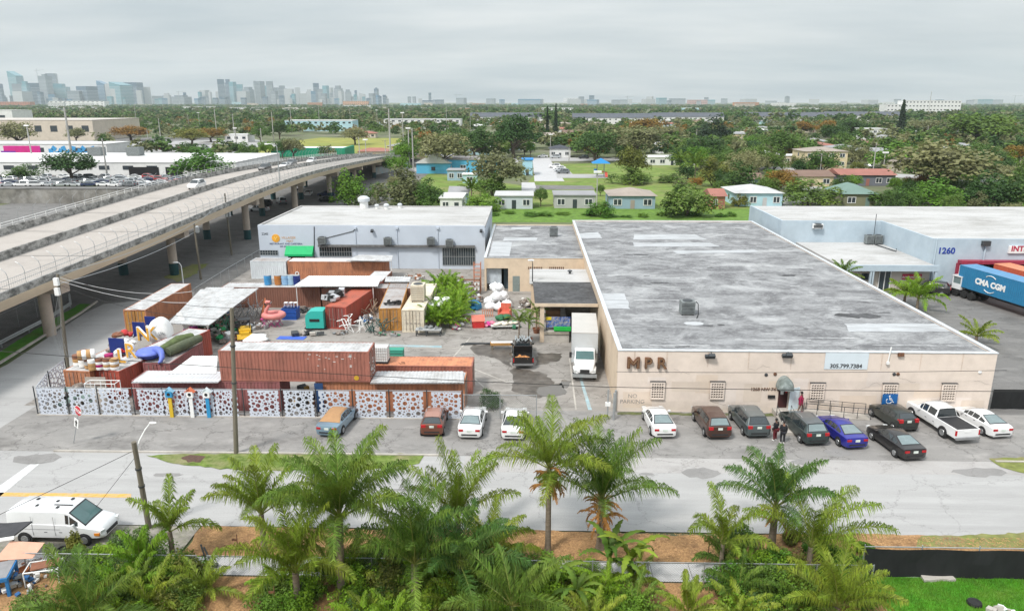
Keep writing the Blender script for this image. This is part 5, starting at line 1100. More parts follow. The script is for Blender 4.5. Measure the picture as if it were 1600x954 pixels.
q = P(85, 851); VS = [(-2.75, .5, 1.15, 1.2, .86, .92, .8), (-2.7, .4, 1.3, 1.98, .94, .98, .84), (-2.4, .35, 1.3, 2.08, .96, 1.0, .86), (-.5, .35, 1.3, 2.1, .96, 1.0, .87), (.75, .35, 1.28, 2.06, .96, 1.0, .86), (.95, .35, 1.25, 1.98, .96, 1.0, .85), (1.85, .35, 1.12, 1.2, .96, 1.0, .82), (2.55, .38, .98, 1.04, .92, .95, .78), (2.75, .42, .8, .84, .86, .88, .7), (2.82, .45, .62, .64, .78, .8, .6)]
vn = car('van', 'white cargo van parked by the near kerb', 'van', VS, paint('van_white', (.72, .73, .74)), (q.x+.1, q.y+1.0, .01), R(-91), None, ws=(5, 6), side=((4, 5, 0, .9), (5, 6, .05, .55)), wheels=(1.75, -1.75), wr=.36, tail=(.8, 1.0, .16, .4), headz=.86, mirror_y=1.25, front_glass=mat('teal_glass', (.05, .12, .12), .1, .2, 1, spec=1))
b = MB()
for s in (-1, 1): b.box((s*.93, 2.5, .72), (.12, .3, .16))
part('indicator', b, m_amber, vn)
b = MB()
for x, y in ((-.5, .4), (-.2, -.3), (.3, -1.2), (.45, .1), (-.4, -1.6)): b.box((x, y, 2.115), (.2, .14, .04))
b.box((.2, .3, 2.12), (.06, 1.1, .04)); part('roof_mount', b, m_trim, vn)
b = MB(); b.box((1.002, -.8, 1.0), (.012, 2.4, .02)); b.box((-1.002, -.8, 1.0), (.012, 2.4, .02)); b.box((1.002, .1, 1.2), (.01, .02, 1.2)); b.box((1.002, -1.2, 1.2), (.01, .02, 1.2)); part('side_trim', b, m_rim, vn)
def box_trailer(label, FLp, FRp, dirv, L, m, mroof, letters=None):
 fl = P(*FLp, 4.0)
 return fl
tb = P(1500, 414, 4.1); te = P(1604, 443, 4.1); d = (te-tb); d.z = 0; tl = 13.6; d.normalize()
tr = thing('semi_trailer', 'blue shipping container with white letters on a trailer backed into the dock', 'semi trailer', (tb.x+d.x*tl/2-d.y*1.23, tb.y+d.y*tl/2+d.x*1.23, 0), math.atan2(d.y, d.x)); m_cb = mat('container_blue', (.02, .17, .33), .6, .08, 1)
b = MB(); x = tl/2; b.corr((-x, -1.2, 1.4), (x, -1.2, 1.4), (x, -1.2, 4.1), (-x, -1.2, 4.1)); b.corr((x, 1.2, 1.4), (-x, 1.2, 1.4), (-x, 1.2, 4.1), (x, 1.2, 4.1)); b.bb(x-.1, x, -1.2, 1.2, 1.4, 4.1); part('container_wall', b, m_cb, tr)
b = MB(); b.bb(-x, x, -1.23, 1.23, 4.102, 4.15); part('container_roof', b, mat('container_roof_blue', (.10, .25, .43), .6, .1, 1), tr)
for s in (-1, 1):
 b = MB(); b.box((-x-.05, s*.6, 2.75), (.06, 1.15, 2.6)); part('container_door', b, m_white, tr)
b = MB(); b.bb(-x, x, -.5, .5, .95, 1.39); part('chassis', b, m_trim, tr)
for xx in (-x+1.2, -x+2.4):
 for s in (-1, 1): b = MB(); b.lathe((xx, s*.95, .5), [(.25, -.25), (.5, -.24), (.5, .24), (.25, .25)], 14, 'Y'); part('wheel', b, m_tyre, tr)
b = MB(); b.tube((x-2.5, -.8, 0), (x-2.5, -.8, 1), .08); b.tube((x-2.5, .8, 0), (x-2.5, .8, 1), .08); part('landing_leg', b, m_darksteel, tr)
lettering('lettering', 'CMA CGM', 1.0, m_white, (-1.6, -1.245, 2.4), tr, ext=.01, bold=.05)
b = MB();
for a0, a1, cz in ((50, 130, 2.75), (230, 310, 2.75)): b.path([(-1.6+1.15*math.cos(R(a0+k*(a1-a0)/10)), -1.25, cz+1.05*math.sin(R(a0+k*(a1-a0)/10))) for k in range(11)], .05, 5)
part('emblem_arc', b, m_white, tr)
o = lettering('side_code', '7321', .6, m_white, (x-1.2, -1.245, 3.5), tr, ext=.01); o.rotation_euler = (0, R(90), 0)
b = MB(); b.box((x-1.1, -1.245, 1.9), (.45, .02, .45), ry=R(45)); part('warning_label', b, mat('label_yellow', (.75, .5, .03)), tr)
tb2 = P(1553, 412, 4.1); tr2 = thing('semi_trailer', 'orange red container backed into the dock behind the blue one', 'semi trailer', (tb2.x+d.x*6.8-d.y*1.23, tb2.y+d.y*6.8+d.x*1.23, 0), math.atan2(d.y, d.x)); m_co2 = mat('container_orange_red', (.5, .10, .05), .6, .1, 1)
b = MB(); b.corr((-x, -1.2, 1.4), (x, -1.2, 1.4), (x, -1.2, 4.1), (-x, -1.2, 4.1)); b.corr((x, 1.2, 1.4), (-x, 1.2, 1.4), (-x, 1.2, 4.1), (x, 1.2, 4.1)); part('container_wall', b, m_co2, tr2)
b = MB(); b.bb(-x, x, -1.23, 1.23, 4.102, 4.15); part('container_roof', b, mat('container_roof_orange', (.6, .22, .12), .6, .1, 1), tr2)
b = MB(); b.bb(-x, x, -.5, .5, .6, 1.39); part('chassis', b, m_trim, tr2)
for xx in (-x+1.2, -x+2.4):
 for s in (-1, 1): b = MB(); b.lathe((xx, s*.95, .5), [(.25, -.25), (.5, -.24), (.5, .24), (.25, .25)], 14, 'Y'); part('wheel', b, m_tyre, tr2)
q = P(1499, 462); yt = thing('yard_tractor', 'white dock tractor standing beside the blue container', 'truck', (q.x, q.y+1.8, -.01), R(196))
b = MB(); b.bb(-.55, 1.15, .9, 2.3, 1.0, 1.7); part('cab', b, m_tw, yt)
b = MB()
for x_, y_ in ((-.5, .95), (1.1, .95), (-.5, 2.25), (1.1, 2.25)): b.bb(x_-.06, x_+.06, y_-.06, y_+.06, 1.7, 2.6)
b.bb(-.6, 1.2, .85, 2.35, 2.6, 2.75); part('cab_frame', b, m_tw, yt)
b = MB(); b.bb(-.48, 1.08, 1.0, 2.2, 1.703, 2.597); part('cab_glass', b, m_cglass2, yt)
b = MB(); b.bb(-1.0, 1.0, -2.2, 2.3, .6, .98); part('chassis', b, m_trim, yt)
b = MB(); b.bb(-1.1, -.9, .2, .4, .6, 3.4); part('exhaust_stack', b, m_white, yt)
b = MB(); b.bb(-.6, .6, -1.8, -.2, 1.0, 1.15); part('coupling_plate', b, m_steel, yt)
for s in (-1, 1):
 for wy in (1.5, -1.4): b = MB(); b.lathe((s*.95, wy, .48), [(.28, -.18), (.46, -.18), (.48, -.14), (.48, .14), (.46, .18), (.28, .18)], 14, 'X'); part('wheel', b, m_tyre, yt)
q = P(1462, 462); car('parked_car', 'dark covered car beside the low office palms', 'car', SUV, paint('black', (.022, .02, .02), .3), (q.x, q.y+1.5, 0), R(60), None, **KU)
def lowcar(S, k, name='small_car'):
 return None
proto = {}
def proto_car(kind):
 S, K = (SEDAN, KS) if kind == 's' else (SUV, KU)
 t = thing('car', 'proto', 'car', (0, 0, -500)); rings = [ring(s) for s in S]; n = len(rings[0]); b = MB(); vs = []
 for r_ in rings: vs += r_+[Vector((-p.x, p.y, p.z)) for p in r_[1:-1][::-1]]
 m_ = 2*n-2; b.add(vs, [(i*m_+k, i*m_+(k+1) % m_, (i+1)*m_+(k+1) % m_, (i+1)*m_+k) for i in range(len(S)-1) for k in range(m_)]+[tuple(range(m_)), tuple(range((len(S)-1)*m_, len(S)*m_))[::-1]]); part('body', b, m_tw, t, 38)
 g = MB(); f = .02
 def q_(i, j, a, c, off):
  for s in (1, -1):
   P_ = [rings[i][a], rings[j][a], rings[j][c], rings[i][c]]; P_ = [Vector((p.x*s*(1.012 if a == 5 else 1), p.y, p.z+(.02 if a != 5 else 0))) for p in P_]; g.add(P_, [(0, 1, 2, 3)])
 w0 = K['ws']; r0 = K['rw']; q_(w0[0], w0[1], 7, n-1, 1); q_(r0[0], r0[1], 7, n-1, 1)
 for (i, j, u, v) in K['side']: q_(i, j, 5, 6, 1)
 part('window', g, m_cglass, t)
 for wy in (1.4, -1.4):
  for s in (1, -1): g = MB(); g.lathe((s*.82, wy, .33), [(.33, -.11), (.33, .11)], 10, 'X'); part('wheel', g, m_tyre, t)
 for s in (1, -1): g = MB(); g.box((s*.65, S[0][0]+.03, .9), (.3, .12, .15)); part('tail_light', g, m_tail, t)
 return t
PC = {k: proto_car(k) for k in 'su'}
CARCOL = [paint('far_'+n, c) for n, c in (('white', (.76, .76, .76)), ('silver', (.42, .44, .46)), ('black', (.02, .02, .022)), ('grey', (.13, .14, .15)), ('navy', (.02, .035, .1)), ('red', (.32, .03, .03)), ('cream', (.6, .56, .48)))]
CN = ['white', 'silver', 'black', 'grey', 'navy blue', 'red', 'cream']
def farcar(x, y, rz, ci, label, group, k=None, z=0):
 return dup(PC[k or rnd.choice('su')], (x, y, z), rz, label, group, recolor={'body': CARCOL[ci]})
rg = random.Random(11); cnt = 0
for row, py in enumerate((291, 286.5, 282.5, 279)):
 y = P(100, py).y
 for px in range(-8, 400, 23 if row % 2 else 21):
  q = P(px+rg.uniform(-3, 3)+row*4, py);
  if q.x > -79-(y-200)*.25: continue
  ci = rg.choice((0, 0, 1, 1, 2, 3, 3, 4, 5)); farcar(q.x, q.y+rg.uniform(-.6, .6), R(rg.choice((72, 100, 255, 285))+rg.uniform(-8, 8)), ci, CN[ci]+' car standing in the crowded salvage lot behind the overpass', 'cars in the salvage lot', z=-.04); cnt += 1
for i in range(26):
 q = P(195+i*7.6, 236-(i % 3)*1.7+(i*.0)); ci = rg.choice((0, 0, 1, 2, 5, 3)); farcar(q.x, q.y, R(rg.uniform(0, 360)), ci, CN[ci]+' car in the distant car park beyond the white warehouses', 'cars in the far car park', z=-.03)
zb_ = lambda y: bzs(y)+TOP
for i, (px, py, x, ci, k, lab, rz) in enumerate(((307, 286, -63.6, 0, 'u', 'white SUV driving towards the camera on the overpass', 180), (414, 264, -64.5, 2, 'u', 'dark pickup like car further along the overpass', 180), (445, 259, -63.0, 0, 's', 'white car beyond the dark one on the overpass', 180), (456, 261, -65.5, 3, 'u', 'grey car side by side with the white one on the overpass', 180), (487, 251, -63.5, 0, 'u', 'farthest white van like car on the overpass', 180))):
 y = PX(px, py, x).y; farcar(x, y, R(rz), ci, lab, 'cars on the overpass', k, z=zb_(y))
for i, (px, py, ci, rz) in enumerate(((440, 318, 3, 30), (405, 330, 1, 80), (482, 305, 0, 10), (510, 306, 4, 90), (512, 315, 2, 70), (465, 302, 1, 20), (410, 322, 2, 100))):
 q = P(px, py); farcar(q.x, q.y, R(rz), ci, CN[ci]+' car parked in the shade under the overpass, '+('front row', 'near the second pier', 'behind the piers', 'beside a teal pier', 'by the green trees', 'furthest back', 'by the first piers')[i], 'cars under the overpass', z=-.03)
for i, (px, py, ci, rz) in enumerate(((867, 262, 0, 85), (874, 265, 0, 92), (876, 268, 1, 90), (880, 271, 3, 88), (848, 246, 0, 90), (868, 247, 1, 90), (912, 248, 2, 90), (1345, 265, 0, 60), (1357, 262, 1, 60), (1378, 277, 0, 70))):
 q = P(px, py); farcar(q.x, q.y, R(rz), ci, CN[ci]+' car parked '+(('first in the park lot row', 'second in the park lot row', 'third in the park lot row', 'nearest in the park lot row', 'on the street by the green bin', 'on the street before the white house', 'on the street by the big dark tree', 'by the yellow apartment house', 'behind the yellow apartment house', 'on the wide residential drive')[i]), 'cars in the residential streets', z=.0)
def kill(t):
 for o in list(t.children_recursive): bpy.data.objects.remove(o)
 bpy.data.objects.remove(t)
for t in PC.values(): kill(t)
m_pink = mat('flamingo_pink', (.62, .22, .2), .5, .1, 3); m_hot = mat('hot_pink_paint', (.55, .04, .25), .5, .1); m_bl = mat('strong_blue_plastic', (.02, .09, .38), .45, .15, 3)
m_tq = mat('turquoise_shell', (.03, .42, .36), .5, .08, 1, dirt=(.05, .3, .27), dirt_scale=1); m_rd = mat('red_plastic', (.50, .03, .03), .45, .15, 4); m_sal = mat('salmon_plastic', (.6, .15, .10), .5, .2, 3)
m_orp = mat('orange_plywood', (.45, .13, .05), .7, .2, 2); m_junk = mat('mixed_scrap', (.16, .13, .11), .85, .6, 5, dirt=(.4, .36, .33), dirt_amt=.8, dirt_scale=4)
m_ivory = mat('ivory_paper', (.66, .6, .5), .8, .1, 3); m_tan = mat('tan_drum', (.45, .26, .11), .6, .15, 3); m_brn = mat('brown_drum', (.22, .09, .05), .6, .2, 3)
m_tarp = mat('olive_tarp', (.085, .10, .06), .8, .25, 3, dirt=(.15, .16, .08), dirt_scale=2)
def at(px, py, z=0): return tuple(P(px, py, z))
q = P(425, 509); t = thing('folding_table', 'hot pink folding table carrying the flamingo float', 'table', q)
b = MB()
for s in (-1, 1):
 for k in (-.7, .1, .8): b.tube((k-.3, s*.45, 0), (k+.3, s*.45, .88), .035, n=5); b.tube((k+.3, s*.45, 0), (k-.3, s*.45, .88), .035, n=5)
part('leg_frame', b, m_hot, t); b = MB(); b.bb(-1.1, 1.1, -.55, .55, .882, .95); part('table_top', b, m_hot, t)
t = thing('flamingo_float', 'inflatable pink flamingo float lying on the pink table', 'pool float', (q.x+.3, q.y, .955), R(10))
b = MB(); n, k_ = 20, 10; vs = []
for i in range(n):
 a = 2*math.pi*i/n
 for j in range(k_): c_ = 2*math.pi*j/k_; r_ = .85+.34*math.cos(c_); vs.append((r_*math.cos(a)*1.15, r_*math.sin(a), .34+.34*math.sin(c_)))
b.add(vs, [(i*k_+j, ((i+1) % n)*k_+j, ((i+1) % n)*k_+(j+1) % k_, i*k_+(j+1) % k_) for i in range(n) for j in range(k_)]); part('ring', b, m_pink, t, 60)
b = MB(); b.path([(-.85, 0, .4), (-.8, 0, .9), (-.55, 0, 1.3), (-.3, -.05, 1.6), (-.35, -.1, 1.9), (-.6, -.12, 1.95), (-.75, -.12, 1.75)], .2, 8, [.25, .2, .17, .17, .19, .2, .12]); nk = part('neck', b, m_pink, t, 60)
b = MB(); b.path([(-.74, -.12, 1.8), (-.85, -.13, 1.62), (-.8, -.13, 1.45)], .1, 7, [.13, .1, .03]); part('beak', b, m_black, nk)
q = P(412, 498); t = thing('plywood_sheet', 'tall orange plywood sheet leaning behind the flamingo', 'panel', q, R(20)); b = MB(); b.box((0, 0, 1.1), (.08, 2.6, 2.3), ry=R(18)); part('board', b, m_orp, t); b = MB(); b.tube((.9, 0, 0), (.2, 0, 1.8), .05); part('prop', b, m_wood, t)
q = P(455, 497); t = thing('crate', 'blue stacked plastic crates under white stools beside the flamingo', 'crate', q)
for i in range(3): b = MB(); b.bb(-.85, .85, -.7, .7, i*.45, i*.45+.4); b.bb(-.9, .9, -.75, .75, i*.45+.3, i*.45+.4); part('tray', b, m_bl, t)
for i, x in enumerate((-.5, .1, .6)):
 s = thing('stool', 'white stool standing on the blue crates, '+('first from the flamingo', 'between two others', 'last')[i], 'stool', (q.x+x, q.y+.1, 1.36), i, 'white stools on the crates'); b = MB(); b.bb(-.2, .2, -.2, .2, .5, .56); part('seat', b, m_white, s)
 for a, c in ((-1, -1), (1, -1), (1, 1), (-1, 1)): b = MB(); b.tube((a*.2, c*.2, 0), (a*.15, c*.15, .5), .025, n=5); part('leg', b, m_white, s)
q = P(492, 516); t = thing('trailer_shell', 'turquoise rounded trailer shell in front of the long red container', 'trailer', (q.x, q.y+.9, 0), R(2))
b = MB(); prof = [(-1.0, .25), (-1.03, 1.2), (-.98, 1.7), (-.75, 2.05), (-.3, 2.2), (.4, 2.22), (.98, 2.2), (1.0, .25)]; n = len(prof)
b.add([(x, -.9, z) for x, z in prof]+[(x, .9, z) for x, z in prof], [tuple(range(n-1, -1, -1)), tuple(range(n, 2*n))]+[(k, (k+1) % n, n+(k+1) % n, n+k) for k in range(n)]); part('shell', b, m_tq, t)
b = MB(); b.bb(-.55, .55, -.93, -.902, 1.0, 1.32); part('window', b, m_black, t)
b = MB(); b.bb(-1.2, 1.2, -.8, .8, .1, .247); part('chassis', b, m_trim, t)
for s in (-1, 1): b = MB(); b.lathe((s*.4, -.75, .24), [(.12, -.1), (.24, -.1), (.24, .1), (.12, .1)], 10, 'Y'); part('wheel', b, m_tyre, t)
def tangle(name, label, cat, loc, n, r, m, seed, size=(1.5, 1.0, 1.6), grp=None):
 rg = random.Random(seed); t = thing(name, label, cat, loc, 0, grp); b = MB()
 for _ in range(n):
  p = Vector((rg.uniform(-1, 1)*size[0]/2, rg.uniform(-1, 1)*size[1]/2, 0 if rg.random() < .5 else rg.uniform(0, size[2]*.6))); d = Vector((rg.uniform(-.6, .6), rg.uniform(-.5, .5), rg.uniform(.2, 1))).normalized()*rg.uniform(.6, 1.1)*size[2]
  q_ = p+d; q_.z = min(q_.z, size[2]); b.tube(p, q_, r, n=5)
  if rg.random() < .5: b.tube(q_, q_+Vector((rg.uniform(-.6, .6), rg.uniform(-.4, .4), -rg.uniform(0, .3))), r, n=5)
 part('tube_frame', b, m, t); return t
tangle('metal_frames', 'tangle of white bent metal frames beside the long red container', 'scrap', at(556, 517), 16, .05, m_white, 1, (2.2, 1.2, 1.7))
tangle('metal_frames', 'heap of grey scaffold tubes left of the flamingo', 'scrap', at(385, 497), 34, .04, m_steel, 2, (3.4, 3.0, 2.0))
tangle('metal_frames', 'dark green and grey racks in front of the ochre container', 'scrap', at(585, 520), 22, .045, mat('dark_green_steel', (.05, .10, .09), .6, .2), 3, (2.4, 1.4, 1.6))
tangle('metal_frames', 'wood and pipe pile behind the racks between two containers', 'scrap', at(580, 492), 20, .05, mat('weathered_timber', (.3, .22, .16), .9, .3, 3), 4, (1.8, 3.5, 1.8))
tangle('metal_frames', 'white pipe frame standing against the red container end', 'scrap', at(567, 470), 12, .05, m_white, 5, (1.8, 1.6, 2.6))
tangle('metal_frames', 'dark scrap tubes under the rear awning', 'scrap', at(490, 470), 20, .05, m_darksteel, 6, (3, 2, 1.6))
t = thing('reclining_chair', 'blue upright sun bed among the white frames', 'chair', at(549, 498), .3); b = MB(); b.slab((-.3, -.1, .4), (.3, -.1, .4), (.3, .5, 1.9), (-.3, .5, 1.9), .08); part('backrest', b, m_bl, t); b = MB(); b.bb(-.3, .3, -.7, -.1, .3, .4); part('seat', b, m_bl, t)
b = MB()
for x in (-.28, .28): b.tube((x, -.6, 0), (x, -.6, .3), .03); b.tube((x, .1, 0), (x, .1, .5), .03)
part('leg_frame', b, m_white, t)
def junkpile(name, label, loc, n, size, mats_, seed, group=None, cat='pile', smooth=None, ball=False, k=(.25, .6)):
 rg = random.Random(seed); t = thing(name, label, cat, loc, 0, group)
 for gi, m in enumerate(mats_):
  for _ in range(max(1, n//len(mats_))):
   b = MB(); u = rg.random(); a = rg.uniform(0, 6.28); rr = math.sqrt(rg.random()); x = math.cos(a)*rr*size[0]/2; y = math.sin(a)*rr*size[1]/2; z = rg.random()*size[2]*(1-rr*.8); s = rg.uniform(*k)
   if ball: b.ball((x, y, z+s*.4), s*.6, 9, 6, (rg.uniform(.8, 1.4), rg.uniform(.8, 1.2), rg.uniform(.6, .9)), .16, rg)
   else: b.box((x, y, z+s*.3), (s, s*rg.uniform(.4, 1.2), s*rg.uniform(.3, .8)), rz=rg.uniform(0, 3), rx=rg.uniform(-.4, .4))
   part('piece', b, m, t, smooth)
 return t
m_bag = mat('white_plastic_bag', (.78, .78, .79), .5, .05, 2)
rg = random.Random(8); bags = []
for i, (px, py, s, z) in enumerate(((766, 484, .9, 0), (781, 486, 1.0, 0), (792, 481, .9, 0), (772, 474, 1.05, 0), (787, 472, 1.0, 0), (763, 475, .8, 0), (776, 480, .95, .9), (786, 478, .9, .9), (779, 470, 1.0, 1.0), (773, 466, .9, 1.1), (780, 474, .8, 1.7))):
 q = P(px, py); b = MB(); b.ball((0, 0, .55*s), .75*s, 11, 8, (1.1, 1, .75), .14, rg); b.tube((0, 0, 1.0*s), (.1, 0, 1.25*s), .08, .12, 6)
 solo('plastic_bag', b, m_bag, 'full white plastic bag in the heap before the roller door', 'bag', (q.x, q.y, z-.02), rg.uniform(0, 6), 'white bags heaped in the yard', 60)
q = P(879-38, 478); b = MB()
junkpile('cloth_heap', 'white cloths and dark scrap leaning on the carport column', at(819, 480), 22, (1.4, 1.6, 1.6), [m_white, m_darksteel, m_junk], 9)
q = P(747, 512); t = thing('cooler', 'big red plastic bin with a lighter lid on the yard floor', 'bin', (q.x, q.y+.4, 0), R(8)); b = MB(); b.prism([(-.65, -.5), (.65, -.5), (.7, .55), (-.7, .55)], 0, .75); part('body', b, m_rd, t); b = MB(); b.slab((-.72, -.55, .8), (.72, -.55, .8), (.76, .9, 1.15), (-.76, .9, 1.15), .06); part('lid', b, m_sal, t)
junkpile('toy_heap', 'pink and white plastic toys next to the red bin', at(766, 510), 14, (1.2, 1.0, .8), [m_hot, mat('rose_plastic', (.65, .2, .3), .5)], 10, ball=True, k=(.25, .5))
t = thing('chair', 'salmon plastic armchair beside the white bags', 'chair', at(789, 494), R(-10)); b = MB(); b.bb(-.6, .6, -.6, .5, .35, .55); part('seat', b, m_sal, t); b = MB(); b.bb(-.6, .6, .42, .56, .55, 1.5); part('backrest', b, m_sal, t)
for s in (-1, 1): b = MB(); b.bb(*sorted((s*.58, s*.75)), -.6, .5, 0, .95); part('armrest', b, m_sal, t)
t = thing('pallet', 'pale salmon pallet leaning behind the red bin', 'pallet', at(762, 495), .2); b = MB()
for i in range(6): b.box((-.6+i*.24, 0, .5), (.12, .05, 1.0))
b.box((0, .06, .2), (1.4, .05, .1)); b.box((0, .06, .8), (1.4, .05, .1)); part('slats', b, mat('salmon_wood', (.55, .3, .22), .8, .2, 3), t)
junkpile('tarpaulin_heap', 'crumpled dark green tarpaulin beside the potted palms', at(788, 500), 8, (1.6, 1.0, .5), [mat('bottle_green_tarp', (.03, .14, .06), .7, .2, 3)], 12, ball=True, k=(.5, .9), smooth=60)
q = P(789, 512); t = thing('cart', 'low flat cart loaded with pale sandbags', 'cart', q, R(5)); b = MB(); b.bb(-1.6, 1.5, -.6, .6, .3, .4); part('bed', b, mat('pale_grey_boards', (.5, .5, .48), .8, .15), t); b = MB()
for i in range(10): b.ball((-1+i*.24, rg.uniform(-.3, .3), .52+.08*(i % 2)), .3, 8, 5, (1.2, 1, .5), .1, rg)
part('sandbag', b, m_ivory, t, 60)
for x in (-1.2, 1.1):
 for s in (-1, 1): b = MB(); b.lathe((x, s*.55, .16), [(.06, -.05), (.16, -.05), (.16, .05), (.06, .05)], 10, 'Y'); part('wheel', b, m_tyre, t)
t = thing('timber_rack', 'orange wooden beam frame lying left of the black pickup', 'rack', at(786, 545), R(3)); b = MB(); b.bb(-1.3, 1.3, -.25, .25, .45, .7); part('beam', b, mat('orange_timber', (.42, .23, .08), .8, .25, 3), t); b = MB(); b.bb(-1.2, 1.2, -.2, .2, .702, .78); part('white_plank', b, m_white, t)
b = MB(); b.bb(-1.2, -1.0, -.2, .2, 0, .449); b.bb(1.0, 1.2, -.2, .2, 0, .449); part('foot', b, m_wood, t)
b = MB()
for i in range(8): b.tube((-2.6+i*.1, i*.06-.2, .08+.05*(i % 3)), (2.2-i*.15, .3-i*.07, .1+.05*(i % 2)), .04, n=5)
solo('pipe_bundle', b, m_darksteel, 'bundle of dark pipes lying on wet concrete', 'pipes', at(758, 538), R(4))
junkpile('blue_tubs', 'blue plastic tubs with junk piled on top beside the palm plants', at(737, 482), 12, (2.2, 1.2, 1.0), [mat('tub_blue', (.03, .2, .38), .5, .15)], 13, k=(.5, .9))
junkpile('scrap_heap', 'white and brown clutter heap behind the blue tubs', at(738, 471), 46, (2.6, 1.6, 1.6), [m_white, m_junk, m_brn, mat('pale_blue_scrap', (.35, .45, .55), .6)], 14, k=(.2, .5))
t = thing('shelf_rack', 'dark shelf rack with white goods by the pale building fence', 'shelf', at(735, 459)); b = MB()
for x in (-1.3, 1.3):
 for y in (-.3, .3): b.bb(x-.04, x+.04, y-.04, y+.04, 0, 2.2)
for z in (.5, 1.2, 1.9): b.bb(-1.35, 1.35, -.35, .35, z, z+.05)
part('frame', b, m_rust, t)
for i in range(12): b = MB(); b.bb(-.12, .12, -.2, .2, 0, .35); o = part('goods', b, m_white if i % 3 else m_junk, t); o.location = (-1.1+(i % 6)*.44, 0, .55+.7*(i//6))
t = thing('scaffold_ladder', 'orange scaffold ladder at the corner of the cream wing', 'ladder', at(746, 456)); b = MB()
for x in (-.45, .45):
 for y in (0, .7): b.tube((x, y, 0), (x, y, 4.0), .05, n=6)
for i in range(7): b.tube((-.45, 0, .4+i*.55), (.45, 0, .4+i*.55), .04, n=5); b.tube((-.45, .7, .4+i*.55), (.45, .7, .4+i*.55), .04, n=5)
b.tube((-.45, 0, .2), (-.45, .7, 2), .03, n=5); b.tube((.45, 0, 2), (.45, .7, 3.8), .03, n=5); part('frame', b, mat('scaffold_orange', (.5, .2, .12), .6, .15), t)
t = thing('workbench', 'grey steel trolley bench before the cream container', 'bench', at(670, 523)); b = MB(); b.bb(-1.4, 1.4, -.5, .5, .62, .72); part('table_top', b, mat('grey_boards', (.35, .36, .36), .7, .2, 3), t); b = MB()
for x in (-1.3, -.2, 1.3):
 for y in (-.45, .45): b.bb(x-.05, x+.05, y-.05, y+.05, 0, .619)
b.bb(-1.3, 1.3, -.48, -.42, .2, .28); part('leg_frame', b, m_darksteel, t); junkpile('parts_box', 'small grey parts lying on the trolley bench', (P(670, 523).x, P(670, 523).y, .72), 8, (2, .8, .2), [m_steel], 15, k=(.2, .4))
b = MB(); vs = wobble([(-1.5, -.5), (1.5, -.6), (1.6, .5), (-1.4, .55)], .05, .4, 3); b.add([(x, y, .04+.02*math.sin(x*5+y*3)) for x, y in vs], [tuple(range(len(vs)))]); solo('tarpaulin', b, mat('royal_blue_tarp', (.05, .12, .5), .6, .15, 4), 'blue tarpaulin spread flat on the yard floor', 'tarpaulin', at(455, 528))
junkpile('rubbish_heap', 'boards and rubbish lying in front of the turquoise shell', at(480, 523), 12, (3.6, 1.0, .2), [mat('pale_boards', (.4, .37, .33), .8, .3, 4), m_darksteel], 16, k=(.3, .9))
t = thing('mini_loader', 'small yellow loader machine with a canopy near the grey pole', 'loader', at(384, 527), R(20)); my = mat('machine_yellow', (.6, .36, .02), .5, .12, 3); b = MB(); b.bb(-.6, .6, -.9, .9, .4, 1.1); b.prism([(-.5, -.9), (.5, -.9), (.4, -1.4), (-.4, -1.4)], .5, .95); part('body', b, my, t); b = MB()
for x in (-.5, .5): b.tube((x, .7, 1.1), (x, .6, 2.0), .04); b.tube((x, -.3, 1.1), (x, -.3, 2.0), .04)
b.bb(-.6, .6, -.4, .7, 2.0, 2.06); part('canopy_frame', b, m_trim, t)
for x in (-.6, .6):
 for y in (-.6, .6): b = MB(); b.lathe((x, y, .35), [(.15, -.12), (.35, -.12), (.35, .12), (.15, .12)], 12, 'X'); part('wheel', b, m_tyre, t)
b = MB(); b.slab((-.8, -1.6, .3), (.8, -1.6, .3), (.8, -1.3, .8), (-.8, -1.3, .8), .08); part('bucket', b, my, t)
t = thing('boat_cover', 'white folded plastic cover behind the stacked red container', 'cover', at(401, 535), .3); b = MB(); b.ball((0, 0, .35), 1.0, 12, 6, (1.2, .8, .6), .18, random.Random(5)); part('cover', b, m_white, t, 40)
junkpile('market_junk', 'mixed stalls and colourful junk left of the grey pole', at(345, 530), 60, (5, 3.2, 1.8), [m_junk, m_white, m_steel, m_brn, mat('green_plastic', (.02, .25, .09), .5)], 17, k=(.25, .7))
tangle('stall_frames', 'green and brown stall frames at the front of the big awning', 'stall', at(338, 522), 26, .05, mat('stall_green', (.03, .16, .09), .6, .3), 18, (3.6, 2.2, 2.2))
junkpile('scrap_heap', 'dark machine scrap heap under the edge of the big awning', at(372, 512), 40, (3, 3, 1.5), [m_darksteel, m_junk, m_black], 19, k=(.25, .6))
junkpile('scrap_heap', 'purple and black clutter beneath the big white awning', at(318, 520), 40, (4, 3, 1.9), [m_darksteel, mat('purple_cloth', (.2, .02, .16), .8, .3), m_junk], 20, k=(.3, .8))
junkpile('scrap_heap', 'pipes and planks stacked before the rear brown container', at(430, 470), 30, (6, 1.5, 1.5), [m_junk, m_steel, m_wood], 21, k=(.3, 1.0))
b = MB()
for i in range(16): b.tube((-3.6+rg.uniform(0, .6), rg.uniform(-.5, .5), 1.5+.06*i % .4), (3.4-rg.uniform(0, .8), rg.uniform(-.5, .5), 1.5+.06*i % .4), .05, n=5)
solo('pipe_stack', b, m_steel, 'long pale pipes stacked along the rear brown container', 'pipes', at(430, 476))
t = thing('wire_cage', 'grey wire cage box in front of the rear brown container', 'cage', at(503, 472)); b = MB()
for x in (-.9, 0, .9):
 for y in (-.6, .6): b.bb(x-.04, x+.04, y-.04, y+.04, 0, 1.6)
for z in (.05, .55, 1.05, 1.55):
 for y in (-.6, .6): b.bb(-.9, .9, y-.02, y+.02, z-.02, z+.02)
part('cage', b, m_steel, t); b = MB(); b.bb(-.8, .8, -.5, .5, .1, 1.2); part('load', b, m_junk, t)
